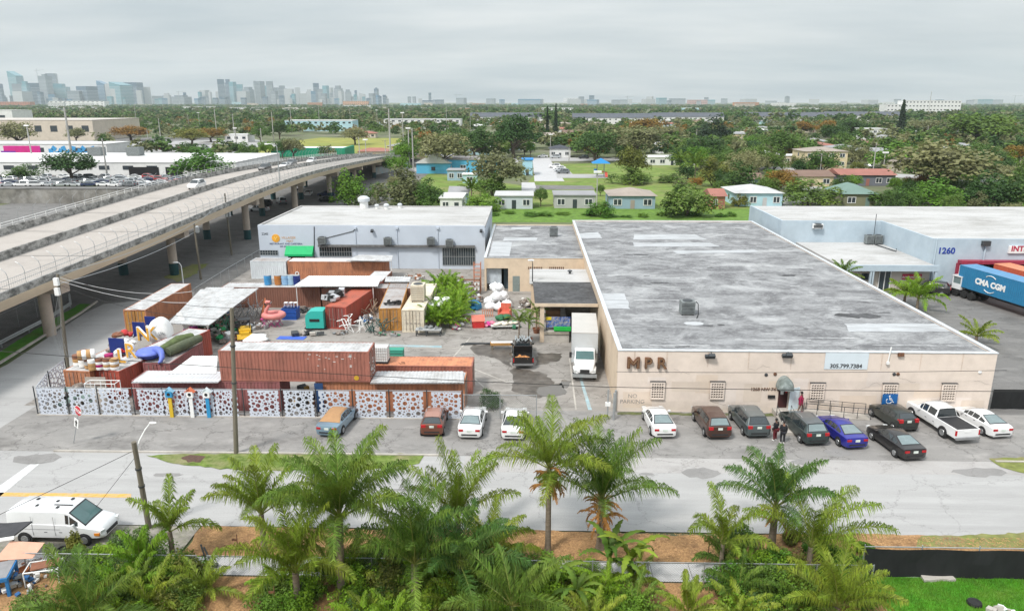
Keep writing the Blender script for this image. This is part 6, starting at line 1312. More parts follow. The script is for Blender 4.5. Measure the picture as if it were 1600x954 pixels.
simple_box_thing('wooden_box', 'brown wooden box near the rear awning post', 'box', at(482, 478), (1.4, 1.0, 1.0), m_brn)
junkpile('roof_scrap', 'silver sheets and black tangle lying on the long red container', (P(520, 468, 2.6).x, P(520, 468, 2.6).y+1.2, 2.6), 26, (1.8, 5.0, .7), [m_black, mat('silver_sheet', (.5, .5, .52), .4, .2, 3, metal=.4)], 22, k=(.3, .9))
junkpile('roof_scrap', 'dark scrap at the front edge of the ochre container roof', (P(612, 476, 2.6).x, P(612, 476, 2.6).y+.3, 2.6), 12, (1.8, 1.4, .35), [m_black], 23, k=(.25, .5))
q = P(648, 472, 2.6); ac_unit((q.x+.3, q.y+1.0, 2.6), 'cream air unit on the roof of the cream container', (1.5, 1.8, 1.9), col=m_ctan)
for i, (px, py, s) in enumerate(((677, 474, 1.0), (690, 467, .85))):
 q = P(px, py, 2.0); t = thing('table', ('larger', 'smaller')[i]+' white square table among the potted palm plants', 'table', (q.x, q.y, 0), 0, 'white tables in the palm plants'); b = MB(); b.bb(-1.1*s, 1.1*s, -1.0*s, 1.0*s, 2.0, 2.06); part('table_top', b, m_white, t); b = MB()
 for x in (-.9, .9):
  for y in (-.8, .8): b.tube((x*s, y*s, 0), (x*s, y*s, 2.0), .04, n=5)
 part('leg_frame', b, m_white, t)
junkpile('flower_pots', 'pink and white flower pots in a row before the palm plants', at(715, 512), 14, (1.2, 2.2, .4), [m_hot, m_white, m_rd], 24, ball=True, k=(.2, .4))
q = P(592, 568, 2.62); t = thing('water_tank', 'white cage tank standing on the orange container roof', 'tank', (q.x, q.y+.62, 2.62)); b = MB(); b.bb(-.72, .72, -.52, .52, .16, 1.4); part('tank', b, mat('milky_plastic', (.72, .72, .70), .4, .05), t); b = MB(); b.bb(-.78, .78, -.58, .58, 0, .15); part('pallet', b, m_trim, t); b = MB()
for i in range(9):
 x = -.75+i*.1875
 for y in (-.56, .56): b.tube((x, y, .15), (x, y, 1.45), .014, n=4)
for i in range(6):
 for y in (-.56, .56): b.tube((-.75, y, .2+i*.25), (.75, y, .2+i*.25), .014, n=4)
 for x in (-.75, .75): b.tube((x, -.56, .2+i*.25), (x, .56, .2+i*.25), .014, n=4)
part('cage', b, m_steel, t); b = MB(); b.tube((0, 0, 1.4), (0, 0, 1.47), .2); part('cap', b, m_white, t)
simple_box_thing('green_bin', 'teal green low bin behind the orange container', 'bin', at(619, 562), (1.5, .9, 1.1), mat('teal_plastic', (.04, .28, .2), .6, .1))
b = MB(); b.path([(-.3, 0, .03), (-.1, -.3, .03), (.3, -.2, .03), (.2, .1, .03), (-.1, .1, .03)], .02, 4); solo('rope', b, m_black, 'loop of black rope lying on the bare orange container roof', 'rope', (P(628, 566, 2.63).x, P(628, 566, 2.63).y, 2.6))
CS = [m_junk, m_white, m_steel, m_brn, m_darksteel, mat('rust_scrap', (.28, .12, .06), .8, .3, 4), mat('blue_scrap_metal', (.06, .15, .32), .6, .2, 3), mat('green_scrap', (.05, .2, .11), .7, .2, 3)]
for i, (px, py, n, sz, lab, ks) in enumerate(((470, 487, 34, (3, 1.6, 1.0), 'low clutter beside the blue crates', (0, 2, 4)), (398, 512, 30, (3, 2, .6), 'flat scrap left of the pink table', (0, 1, 2)), (528, 463, 30, (3.5, 2, 1.4), 'stored goods under the rear white awning', (3, 4, 0, 1)), (560, 455, 26, (2.4, 2, 1.5), 'rusty goods behind the long red container', (5, 3, 2)), (608, 524, 20, (2.6, .8, .5), 'grey scrap in front of the ochre doors', (2, 7, 0)), (573, 503, 24, (1.8, 2.5, .9), 'blue and white scrap beside the long red container', (6, 1, 2)), (645, 436, 26, (4, 1.5, 1.3), 'mixed scrap behind the cream container', (0, 1, 5)), (705, 440, 30, (6, 1.4, 1.4), 'white and rusty clutter below the pale building wall', (1, 5, 0, 3)), (726, 500, 14, (1.2, 2, .5), 'small pots and scraps by the palm cluster', (3, 1)), (806, 512, 16, (1.4, 1.2, .6), 'small scrap beside the potted palms', (0, 2, 7)), (342, 500, 36, (3, 4, 1.6), 'dark stored goods under the big awning', (4, 0, 3, 6)), (300, 548, 20, (2, 2, .9), 'red and white scrap by the white plank', (1, 5, 4)), (420, 452, 24, (5, 1.2, .9), 'scrap along the rear brown containers', (5, 0, 2)), (535, 522, 12, (2.4, .8, .3), 'scattered bits before the dark red doors', (2, 0)), (868, 508, 16, (1.6, 1.4, 1.2), 'storage scrap on the dock beside the truck', (4, 3, 1)))):
 junkpile('scrap_heap', lab, at(px, py, 1.16 if px == 868 else 0), n, sz, [CS[k] for k in ks], 60+i, k=(.15, .5))
def drum(px, py, label, colors, lying=False, h=.95, r=.36, z=2.62):
 q = P(px, py, z); t = thing('drum', label, 'drum', (q.x, q.y, z), rnd.uniform(0, 6), 'drums on the container roofs'); n = len(colors)
 for i, c in enumerate(colors):
  b = MB(); z0, z1 = h*i/n, h*(i+1)/n-.003
  if lying: b.lathe((0, 0, r), [(r*.96, z0-h/2), (r, z0-h/2+.05), (r, z1-h/2-.05), (r*.96, z1-h/2)], 14, 'X')
  else: b.lathe((0, 0, 0), [(r*.97, z0), (r, z0+.04), (r, z1-.04), (r*.97, z1)], 14)
  part('lid' if i == n-1 else 'band', b, c, t, 40)
 return t
W_, T_, B_ = m_white, m_tan, m_brn; MG = mat('magenta_band', (.36, .01, .12), .6)
for px, py, lab, c in ((122, 570, 'tan', (W_, T_, B_)), (131, 572, 'white and rust', (W_, W_, B_)), (133, 563, 'rust topped', (W_, T_, B_)), (140, 574, 'striped tan', (T_, W_, B_)), (146, 577, 'low ochre', (T_, T_, W_)), (157, 576, 'magenta banded', (W_, MG, W_, B_)), (169, 576, 'white and tan', (W_, T_, W_, B_)), (180, 576, 'white drum with a tan middle', (W_, T_, W_, T_)), (172, 569, 'maroon topped', (W_, T_, MG))):
 drum(px, py, lab+(' ' if 'drum' in lab else ' drum ')+{122: 'at the street end of the corner container roof', 131: 'second on the corner container roof', 133: 'at the back of the corner container roof', 140: 'on the corner container beside the low ochre one', 146: 'between corner and bright red container roofs', 157: 'on the bright red container roof', 169: 'between two others on the bright red container roof', 180: 'nearest the marquee letters', 172: 'behind the white drums on the bright red container roof'}[px], c)
drum(136, 561, 'tan and white drum lying on top of the upright drums', (T_, W_, T_, W_), True, 1.3, .42, 3.5)
junkpile('pot_heap', 'white pots and red cloths heaped behind the drums', (P(172, 560, 2.62).x, P(172, 560, 2.62).y+2.2, 2.62), 22, (2.0, 3.0, .9), [m_white, m_rd, m_junk], 25, ball=True, k=(.3, .6))
junkpile('cloth_heap', 'red bundle on the roof edge near the ochre doors', (P(192, 528, 2.62).x, P(192, 528, 2.62).y, 2.62), 8, (1.4, 1.4, .7), [m_rd, m_brn], 26, ball=True, k=(.4, .7))
m_gold2 = mat('letter_yellow', (.68, .36, .05), .5, .12, 4); m_navy = mat('panel_navy', (.01, .025, .16), .5, .15)
for ch, px, py, s in (('L', 192, 566, 1.75), ('R', 206, 558, 1.9), ('N', 226, 532, 1.9), ('K', 239, 530, 1.9)):
 q = P(px, py, 2.64); t = thing('marquee_letter', 'yellow marquee letter '+ch+' with white rim standing on the container roof', 'letter', q, R(-8), 'marquee letters on the roof')
 lettering('rim', ch, s*1.0, m_white, (0, 0, .02), t, ext=.1, bold=.045); f = lettering('face', ch, s*.97, m_gold2, (0, -.11, .04), t, ext=.02, bold=.012)
 b = MB(); v = f.data.vertices
 for k in range(0, len(v), 14): b.ball((v[k].co.x*.96, -.14, v[k].co.z*.97+.05), .03, 5, 4)
 part('bulb_pattern', b, m_white, t)
for px, py, w, h, lab in ((180, 556, 1.5, 1.5, 'navy blue board behind the letter L'), (215, 529, 1.3, 1.5, 'navy blue board between letters R and N'), (233, 521, 1.1, 1.6, 'navy blue board behind the letter K')):
 q = P(px, py, 2.64); t = thing('sign_panel', lab, 'board', (q.x, q.y+.5, 2.64), R(-8)); b = MB(); b.bb(-w/2, w/2, -.05, .05, .1, h); part('board', b, m_navy, t); b = MB(); b.bb(-w/2, -w/2+.1, -.2, .2, 0, .099); b.bb(w/2-.1, w/2, -.2, .2, 0, .099); part('foot', b, m_darksteel, t)
q = P(243, 533, 2.4); t = thing('round_tank', 'big white round tank behind the marquee letters', 'tank', (q.x, q.y+1.4, 0)); b = MB(); b.lathe((0, -.9, 2.9), [(.02, -.5), (.9, -.42), (1.35, -.2), (1.5, .1), (1.5, 1.2), (1.3, 1.5), (.02, 1.6)], 28, 'Y'); part('shell', b, m_white, t, 50)
b = MB(); b.bb(-1.0, 1.0, -.8, .4, 0, 1.6); part('stand', b, m_darksteel, t)
b = MB(); rg = random.Random(3)
for i in range(16): b.box((-.5+i*.11, -1.36, 3.0+rg.uniform(-.15, .15)), (.07, .03, .14), rz=0)
part('scribble', b, m_steel, t); t.scale = (.70, .75, 1.0)
q = P(228, 564, 2.62); t = thing('elephant_bowl', 'blue bowl shaped figure with a curved trunk on the container roofs', 'figure', (q.x, q.y+.8, 2.62)); me_ = mat('periwinkle_paint', (.13, .18, .55), .5, .1); b = MB(); b.lathe((0, 0, 0), [(.6, 0), (1.1, .25), (1.35, .62)], 24); part('bowl', b, mat('deep_blue_paint', (.02, .045, .3), .5, .1), t, 50)
b = MB(); b.lathe((0, 0, .625), [(1.37, 0), (1.37, .1), (1.2, .3), (.7, .42), (.02, .46)], 24); part('dome', b, me_, t, 50)
b = MB(); b.path([(.7, -.1, 1.0), (1.2, -.4, 1.05), (1.65, -.8, .9), (1.85, -1.15, .5), (1.8, -1.45, .12), (1.6, -1.6, .0)], .3, 10, [.4, .38, .32, .27, .2, .12]); part('trunk', b, me_, t, 60); t.scale = (.84,)*3
q = P(285, 545, 2.62); t = thing('tarpaulin_roll', 'long dark olive tarpaulin roll lying on the maroon container', 'tarpaulin', (q.x, q.y, 2.62)); p0, p1 = P(262, 552, 2.9), P(312, 528, 3.2); o_ = Vector((q.x, q.y, 2.62))
b = MB(); b.path([p0-o_+Vector((0, 0, .1)), (p0+p1)/2-o_+Vector((.1, 0, .1)), p1-o_], .4, 10, [.42, .46, .38]); part('roll', b, m_tarp, t, 60); b = MB(); b.path([p0-o_+Vector((-.9, .6, .1)), (p0+p1)/2-o_+Vector((-.9, .8, .15)), p1-o_+Vector((-.9, .4, 0))], .5, 10, [.35, .55, .4]); part('fold', b, mat('green_olive_cloth', (.10, .13, .05), .85, .3, 3), t, 60)
t = thing('plank', 'white plank leaning under the awning behind the tarpaulin roll', 'plank', at(291, 545), 0); b = MB(); b.box((0, .3, 2.6), (.5, .12, 2.6), ry=R(-20)); part('board', b, m_white, t); b = MB(); b.bb(-.9, .3, -.1, .4, 0, 1.6); part('base', b, m_junk, t)
t = thing('pipe_cage', 'white open pipe frame standing between fence and bright red container', 'frame', at(166, 638)); b = MB()
for x in (-1.25, -.4, .5, 1.25):
 for y in (-.4, .4): b.tube((x, y, 0), (x, y, 2.35), .035, n=5)
for y in (-.4, .4):
 for z in (2.35, 1.6): b.tube((-1.25, y, z), (1.25, y, z), .035, n=5)
for x in (-1.25, 1.25): b.tube((x, -.4, 2.35), (x, .4, 2.35), .035, n=5)
part('pipe', b, m_white, t)
for i, (px, w) in enumerate(((159, .95), (144, .9))):
 t = thing('board', ('pale board leaning on the bright red container', 'framed pale board beside the leaning one')[i], 'board', at(px, 634-i*2), 0); b = MB(); b.box((0, .2, 1.25-.1*i), (w, .08, 2.4), rx=R(-6)); part('panel', b, mat('dirty_board', (.42, .38, .34), .8, .2, 2, dirt=(.2, .15, .1), dirt_scale=1.5), t); b = MB(); b.box((0, .12, 1.9), (w+.1, .06, .1)); part('batten', b, m_brn, t)
junkpile('scrap_heap', 'grey green tarpaulins heaped behind the corner of the bubble fence', at(118, 628), 22, (3.2, 2.0, 1.5), [mat('grey_green_tarp', (.16, .22, .2), .8, .2), m_junk], 27, ball=True, k=(.5, .9))
for i, (px, c, lab) in enumerate(((419, mat('drum_sky', (.05, .25, .5), .5), 'bright blue'), (435, mat('drum_orange', (.42, .16, .04), .6), 'orange'), (446, mat('drum_pale', (.25, .42, .62), .5), 'pale blue'), (456, mat('drum_light', (.3, .45, .58), .5), 'light grey blue'), (464, m_navy, 'navy'))):
 q = P(px, 444, 2.62); t = thing('drum', lab+' drum on the roof of the rear brown container', 'drum', (q.x, q.y, 2.62), 0, 'drums on the rear container'); b = MB(); b.lathe((0, 0, 0), [(.44, 0), (.45, .4), (.48, .42), (.45, .44), (.45, .85), (.48, .87), (.45, .89), (.44, 1.15)], 14); part('body', b, c, t, 30); b = MB(); b.lathe((0, 0, 1.153), [(.42, 0), (.42, .03), (.1, .04)], 14); part('lid', b, m_steel, t)
junkpile('scrap_heap', 'dark clutter visible in the gap under the stacked red container', at(462, 650), 30, (2.2, 2.0, 1.9), [m_darksteel, m_junk, mat('mustard_scrap', (.4, .25, .05), .7)], 28, k=(.3, .8)).location.y = 57
t = thing('door_panel', 'dark blue panel standing in the gap next to the orange street container', 'panel', (P(496, 650).x, 55.5, 0)); b = MB(); b.bb(-.35, .35, -.03, .03, .05, 2.5); part('panel', b, mat('dark_blue_paint', (.02, .06, .16), .6, .1), t); b = MB(); b.bb(-.35, .35, -.1, .1, 0, .049); part('foot', b, m_darksteel, t)
t = thing('shed', 'small canopy shed with a dark roof beside the white van', 'shed', at(-4, 893)); b = MB(); b.slab((-1.6, -.3, 1.9), (1.1, .3, 2.1), (1.3, 1.5, 2.2), (-1.6, 1.2, 2.1), .08); part('roof', b, mat('charcoal_sheet', (.05, .05, .055), .7, .2), t); b = MB(); b.slab((-1.7, -.5, 1.88), (1.2, .1, 2.08), (1.1, .3, 2.05), (-1.6, -.28, 1.86), .12); part('white_edge', b, m_white, t)
for x, y in ((-.4, -.2), (.1, 0), (.6, .9)): b = MB(); b.tube((x-.15, y-.3, 0), (x, y, 1.9), .06); part('post', b, m_wood, t)
t = thing('awning', 'peach coloured flap awning hanging off the small canopy shed', 'awning', at(26, 890)); b = MB(); b.slab((-.4, -.9, 1.2), (1.4, -.5, 1.1), (1.7, .2, 1.6), (0, 0, 1.8), .03); part('sheet', b, mat('peach_board', (.62, .36, .26), .8, .1), t); b = MB(); b.tube((0, 0, 0), (0, 0, 1.75), .04); part('post', b, m_wood, t)
t = thing('market_stall', 'blue framed stall with a grey slab top at the bottom corner', 'stall', at(-10, 925), R(20)); b = MB(); b.bb(-1.6, .9, -.6, 1.0, 1.05, 1.12); part('table_top', b, mat('slab_grey', (.25, .25, .26), .7, .15), t); b = MB(); b.bb(-1.65, .95, -.68, -.6, .9, 1.1); b.bb(.9, .97, -.6, 1.0, .9, 1.1); b.bb(.8, .95, -.65, -.5, 0, .9); b.bb(.8, .95, .9, 1.0, 0, .9); part('frame', b, mat('cobalt_paint', (.02, .16, .4), .5, .1), t)
t = thing('work_table', 'white pipe table with broken boards in the corner garden', 'table', at(72, 905), R(15)); b = MB()
for x in (-.8, .8):
 for y in (-.5, .5): b.tube((x, y, 0), (x, y, .85), .035, n=5)
for y in (-.5, .5): b.tube((-.8, y, .85), (.8, y, .85), .035, n=5)
for x in (-.8, .8): b.tube((x, -.5, .85), (x, .5, .85), .035, n=5)
part('frame', b, m_white, t); b = MB(); b.box((.1, 0, .93), (1.3, .7, .06), rz=.2); part('board', b, m_brn, t)
for i, (px, py, m_, lab) in enumerate(((38, 901, mat('terracotta', (.42, .15, .06), .8, .15), 'terracotta pot in the corner garden'), (4, 888, mat('terracotta', (.42, .15, .06), .8), 'broken clay pot by the shed post'), (100, 868, m_black, 'black pot by the fence, first of two'), (111, 868, m_black, 'black pot by the fence, nearer the palm'))):
 b = MB(); b.lathe((0, 0, 0), [(.18, 0), (.28, .42), (.31, .44), (.31, .5), (.26, .5), (.24, .4)], 12); solo('plant_pot', b, m_, lab, 'pot', at(px, py), 0, 'garden pots', 40)
junkpile('rubbish_heap', 'mixed garden rubbish between stall and white table', at(35, 915), 40, (2.6, 2.0, .6), [m_junk, m_white, m_steel, mat('blue_scrap', (.03, .12, .3), .6)], 30, k=(.12, .35))
junkpile('rubbish_heap', 'pale scraps at the foot of the small canopy shed', at(52, 888), 24, (1.8, 1.2, .5), [m_white, m_junk, m_brn], 31, k=(.12, .35))
t = thing('wheelbarrow_frame', 'dark bent steel posts leaning on the garden fence', 'post', at(328, 885)); b = MB(); b.tube((-.1, 0, 0), (-.5, .3, 1.2), .05); b.tube((.2, 0, 0), (-.3, .2, 1.1), .05); b.ball((.35, 0, .12), .14); part('frame', b, m_darksteel, t)
t = thing('concrete_slab', 'broken concrete slab lying on the green lawn', 'slab', at(1464, 904), R(4)); b = MB(); pl = wobble([(-.85, -.22), (.85, -.25), (.9, .2), (-.8, .25)], .06, .3, 4); b.prism(pl, 0, .16); part('slab', b, m_conc, t)
t = thing('tyre', 'black tyre lying on the green lawn', 'tyre', at(1522, 944)); b = MB(); b.lathe((0, 0, 0), [(.2, .02), (.32, 0), (.36, .09), (.32, .2), (.2, .18), (.2, .02)], 20); part('tread', b, m_tyre, t, 60); b = MB(); b.lathe((0, 0, 0), [(.195, .03), (.195, .17)], 20); part('inner_rim', b, m_black, t)
junkpile('stone_heap', 'pale rubble stones at the lower edge of the lawn', at(1565, 955), 8, (1.2, .5, .15), [m_white, m_conc], 32, k=(.2, .4))
for i, (px, py) in enumerate(((430, 950), (755, 868), (372, 866), (1106, 868))):
 t = thing('fence_stake', ('first', 'second', 'third', 'last')[i]+' short rusty stake along the near garden fence', 'stake', at(px, py), 0, 'rusty stakes'); b = MB(); b.tube((0, 0, 0), (.04, 0, 1.3), .03, n=6); part('stake', b, m_rust, t); b = MB(); b.box((-.1, 0, .95), (.3, .05, .12)); part('clip', b, m_rust, t)
def leafm(n, c, c2=None, tr=.25, ov=.18, sc_=1.1, var=.35): return mat('leaf_'+n, c, .6, var, sc_, dirt=c2, dirt_amt=.75, dirt_scale=sc_*.7, objvar=ov, translucent=tr, spec=.3, island=.42 if n[:4] in ('palm', 'arec') else .22)
LM = dict(dk=leafm('dark', (.045, .10, .02), (.09, .155, .025)), md=leafm('mid', (.085, .16, .026), (.16, .23, .035)), br=leafm('bright', (.095, .21, .018), (.17, .29, .025)), ol=leafm('olive', (.20, .205, .09), (.12, .155, .05)),
    yl=leafm('yellowing', (.17, .18, .03), (.07, .12, .02)), gr=leafm('greyish', (.2, .21, .15), (.09, .11, .06)), orr=leafm('orange', (.28, .15, .025), (.08, .11, .025)), pine=leafm('pine', (.022, .045, .022), (.035, .06, .025)))
m_bark = mat('bark', (.11, .085, .065), .95, .3, 3, stretch=(3, 3, .6))
def crown_quads(rs, R_, n_cl, per, leaf, flat=.75, gap=.0, z0=0.0):
 """leaf quads in clumps filling an uneven ellipsoid of radii R_ centred at z0"""
 cl = rs.normal(size=(n_cl, 3)); cl /= np.linalg.norm(cl, axis=1)[:, None]; rad = rs.uniform(.35, 1.0, (n_cl, 1))**.6; cl = cl*rad
 cl[:, 2] = np.abs(cl[:, 2])*1.0-.25*(rs.random(n_cl) < .35)*np.abs(cl[:, 2])*2
 cl[:, :2] *= (1+.22*np.sin(np.arctan2(cl[:, 1], cl[:, 0])*3+rs.uniform(0, 6)))[:, None]
 cr = rs.uniform(.20, .40, n_cl)
 c = np.repeat(cl, per, axis=0); r_ = np.repeat(cr, per)[:, None]
 d = rs.normal(size=(n_cl*per, 3)); d /= np.linalg.norm(d, axis=1)[:, None]; d[:, 2] = np.where(d[:, 2] < -.3, -d[:, 2], d[:, 2])
 pos = (c+d*r_*rs.uniform(.55, 1.05, (len(c), 1)))*np.array(R_)+np.array([0, 0, z0])
 nrm = d*np.array([1, 1, 1.0])+rs.normal(size=d.shape)*.55+np.array([0, 0, .35]); nrm /= np.linalg.norm(nrm, axis=1)[:, None]
 a = np.cross(nrm, rs.normal(size=d.shape)); a /= np.linalg.norm(a, axis=1)[:, None]; b_ = np.cross(nrm, a)
 s = leaf*rs.uniform(.6, 1.3, (len(c), 1)); a = a*s; b_ = b_*s*.62
 return np.stack([pos-a, pos-b_, pos+a, pos+b_], axis=1), cl*np.array(R_)+np.array([0, 0, z0])
TREEP = {}
def tree_proto(kind, i):
 key = (kind, i)
 if key in TREEP: return TREEP[key]
 rs = np.random.RandomState(abs(hash((len(kind)*31+ord(kind[0])*7+ord(kind[-1]), i))) % 100000)
 if kind == 'pine':
  V = [];
  for k in range(46):
   z = .12+.86*k/46; w = .30*(1-k/46)**.8+.03
   v, _ = crown_quads(rs, (w, w, .035), 7, 12, .035, z0=z); V.append(v)
  V = np.concatenate(V); cen = []
 elif kind == 'ol': V, cen = crown_quads(rs, (.5, .5, .48), 60, 42, .026, z0=.46)
 elif kind == 'bush': V, cen = crown_quads(rs, (.5, .5, .82), 52, 52, .035, z0=.1)
 else: V, cen = crown_quads(rs, (.5, .5, .56), 70, 52, .030, z0=.40)
 b = MB(); rg = random.Random(i)
 if kind == 'pine': b.tube((0, 0, 0), (0, 0, .95), .02, .004, 7)
 elif kind == 'bush':
  for _ in range(5): b.tube((0, 0, 0), (rg.uniform(-.25, .25), rg.uniform(-.25, .25), .4), .02, .008, 5)
 else:
  h = .26; b.tube((0, 0, 0), (.02, 0, h), .038, .03, 8)
  for k in range(9):
   c_ = cen[rg.randrange(len(cen))]; m_ = Vector((c_[0]*.4, c_[1]*.4, h+(c_[2]-h)*.45)); b.path([(.02, 0, h-.03), m_, tuple(c_)], .01, 5, [.022, .014, .004])
 TREEP[key] = (V, b); return TREEP[key]
TREE_MESH = {}
def tree(label, x, y, z, w, h, kind, col, group=None, name='tree', rz=None, cat=None, i=None):
 i = rnd.randrange(3) if i is None else i; shape = kind; key = (shape, col, i)
 if key not in TREE_MESH:
  V, b = tree_proto(shape, i); TREE_MESH[key] = (quads_mesh('crown', V, LM[col]), b.mesh('trunk', m_bark, 50))
 cm, tm = TREE_MESH[key]
 t = thing(name, label, cat or ('bush' if kind == 'bush' else 'tree'), (x, y, z), rnd.uniform(0, 6.28) if rz is None else rz, group); t.scale = (w, w, h)
 link('trunk', tm, t); link('crown', cm, t); return t
def treeP(label, px, pyb, pyt, wpx, kind, col, group='trees around the houses', name='tree', z=0, dy=0):
 q = P(px, pyb, z); y = q.y+dy; tp = PY(px, pyt, y); s = PPM((q.x, y, tp.z*.6)); return tree(label, q.x, y, -.04, wpx/s, max(1.2, tp.z), kind, col, group, name)
NT = 'trees around the houses'
for a in (
 ('spreading olive oak beside the light blue church', 690, 269, 204, 84, 'tree', 'ol'), ('big round dark fig tree behind the church', 803, 247, 181, 70, 'tree', 'dk'), ('dark tree between the olive oak and the big fig', 742, 249, 202, 62, 'tree', 'dk'),
 ('thin olive tree in front of the church hall', 780, 301, 239, 92, 'tree', 'ol'), ('dense dark bush at the foot of the thin olive tree', 769, 305, 268, 48, 'bush', 'md'), ('slim yellow green tree in the middle of the park lawn', 987, 284, 229, 48, 'tree', 'yl'),
 ('low bushes round the slim yellow green park tree', 985, 287, 262, 62, 'bush', 'md'), ('dark tree beside the white house with a dark roof', 930, 253, 203, 70, 'tree', 'dk'), ('broad olive tree behind the playground', 990, 247, 196, 88, 'tree', 'ol'),
 ('grey brown leafless looking tree by the church lawn', 630, 322, 262, 78, 'bush', 'ol'), ('round green tree beside the grey brown one', 668, 325, 278, 62, 'bush', 'md'), ('bright green trees next to the overpass end', 547, 322, 264, 56, 'bush', 'br'), ('silver grey bush under the overpass trees', 571, 324, 301, 34, 'bush', 'gr'),
 ('bright green bush behind the white roofed building', 757, 330, 303, 56, 'bush', 'br'), ('dark slender tree between the two flat houses', 845, 322, 292, 22, 'tree', 'md'), ('big round green bush right of the grey blue house', 1072, 337, 284, 84, 'bush', 'md'),
 ('yellowing tree beside the coconut palm', 1113, 291, 247, 48, 'bush', 'yl'), ('dark thicket behind the yellowing tree', 1152, 301, 254, 62, 'bush', 'dk'), ('overgrown bush beside the grey blue house', 937, 337, 313, 42, 'bush', 'br'), ('small round tree behind the flat grey house', 938, 306, 288, 15, 'tree', 'md'),
 ('dark wide tree over the white bungalows', 1102, 252, 212, 66, 'tree', 'dk'), ('tall dark feathery tree behind the houses', 1112, 232, 181, 52, 'bush', 'pine'), ('round green shade tree by the white bungalows', 1223, 249, 203, 52, 'tree', 'md'),
 ('orange flowering tree above the light blue bungalow', 1217, 305, 264, 54, 'tree', 'orr'), ('dark pointed bush next to the yellow apartment house', 1257, 273, 243, 32, 'bush', 'dk'), ('round clipped tree on the drive by the apartment house', 1340, 273, 251, 26, 'tree', 'yl'),
 ('low green tree behind the blue warehouse roof', 1262, 322, 282, 86, 'bush', 'md'), ('wide spreading tree with bare limbs behind the warehouse', 1468, 305, 222, 150, 'tree', 'ol'), ('lime green bushy tree at the warehouse back', 1462, 322, 278, 96, 'bush', 'br'),
 ('dark green tree at the end of the warehouse roof', 1545, 328, 268, 84, 'bush', 'dk'), ('second dark tree at the far end of the warehouse roof', 1600, 328, 262, 80, 'bush', 'dk'), ('big hazy olive tree on the skyline side', 1530, 232, 174, 110, 'tree', 'md'), ('orange crowned tree at the picture edge', 1588, 262, 224, 46, 'tree', 'orr'),
 ('bright green tree group beside the residential drive', 1400, 262, 219, 90, 'bush', 'br'), ('low green tree by the green roofed house', 1385, 322, 298, 66, 'bush', 'md'), ('dark tree behind the red roofed house', 1302, 228, 192, 46, 'tree', 'dk'), ('orange leaved tree left of the white modern house', 1290, 215, 186, 30, 'tree', 'orr'),
 ('golden bush in front of the light blue bungalow', 1154, 322, 303, 28, 'bush', 'yl'), ('dark tree in the salvage lot behind the overpass', 113, 283, 236, 78, 'tree', 'dk'), ('round bush at the salvage lot wall', 40, 279, 257, 46, 'bush', 'md'), ('light green tree rising behind the overpass railing', 318, 276, 229, 84, 'bush', 'br'), ('dark tree behind the overpass cars', 386, 256, 223, 38, 'bush', 'md'),
 ('olive tree before the big beige hall', 30, 232, 189, 52, 'tree', 'ol'), ('brownish tree by the white mural building', 120, 222, 200, 30, 'tree', 'ol'), ('dark tree behind the big beige hall', 172, 206, 180, 50, 'tree', 'dk'), ('golden brown tree row by the far car park', 205, 220, 196, 56, 'tree', 'orr'), ('second golden brown tree by the far car park', 300, 226, 200, 50, 'tree', 'yl'), ('third golden tree near the sports field', 330, 222, 198, 46, 'tree', 'orr'),
 ('tree at the near corner of the sports field', 408, 222, 196, 34, 'tree', 'md'), ('round tree by the white block near the field', 437, 218, 188, 28, 'tree', 'dk'), ('olive tree on the sports field edge', 555, 226, 198, 40, 'tree', 'ol'), ('tree in front of the church car park', 640, 258, 214, 40, 'tree', 'md'), ('yellow flowering tree near the white house', 878, 222, 206, 22, 'tree', 'yl'), ('small bright tree by the street with the green bin', 829, 246, 220, 14, 'tree', 'br'),
 ('broad orange flowering tree behind the park', 1005, 214, 186, 64, 'tree', 'orr'), ('big soft green tree at the park back', 1040, 228, 196, 70, 'tree', 'ol'), ('low hedge bush at the park lawn edge', 1045, 285, 270, 36, 'bush', 'md'), ('dark round tree behind the modern white house', 1330, 214, 184, 50, 'tree', 'dk'), ('olive tree near the hazy white hotel', 1440, 212, 186, 52, 'tree', 'ol'), ('dark tree left of the tall leaning pine', 1378, 208, 186, 30, 'tree', 'dk'), ('brown crowned tree by the far bungalows', 1255, 210, 188, 34, 'tree', 'orr'), ('green tree behind the yellow apartment house', 1190, 232, 208, 40, 'tree', 'md'), ('palm like bush before the modern house', 1240, 262, 244, 22, 'bush', 'yl')):
 treeP(*a)
for a in (('tallest of the two dark pines behind the park', 868, 214, 162, 13), ('shorter of the two dark pines behind the park', 855, 214, 166, 11), ('leaning dark pine near the white hotel', 1405, 217, 156, 26), ('small dark pine in the far suburb', 912, 206, 182, 8)):
 treeP(a[0], a[1], a[2], a[3], a[4], 'pine', 'pine', 'dark pines', 'pine_tree')
m_ptrunk = mat('palm_trunk', (.20, .16, .12), .95, .3, 2, stretch=(1, 1, 6), dirt=(.1, .075, .05), dirt_scale=3)
m_dead = mat('dead_frond', (.34, .16, .04), .85, .4, 3, dirt=(.18, .08, .03), dirt_scale=2)
m_rachis = mat('frond_stem', (.20, .22, .05), .6, .2, 2)
PL = dict(a=leafm('palm_green', (.10, .185, .024), (.23, .28, .04), .3, .1, .5, .3), b=leafm('palm_lime', (.18, .26, .024), (.32, .33, .045), .3, .1, .5, .3), c=leafm('palm_blue', (.075, .16, .032), (.17, .24, .045), .3, .1, .5, .3), d=leafm('areca', (.17, .31, .02), (.27, .38, .03), .3, .1, .8, .3))
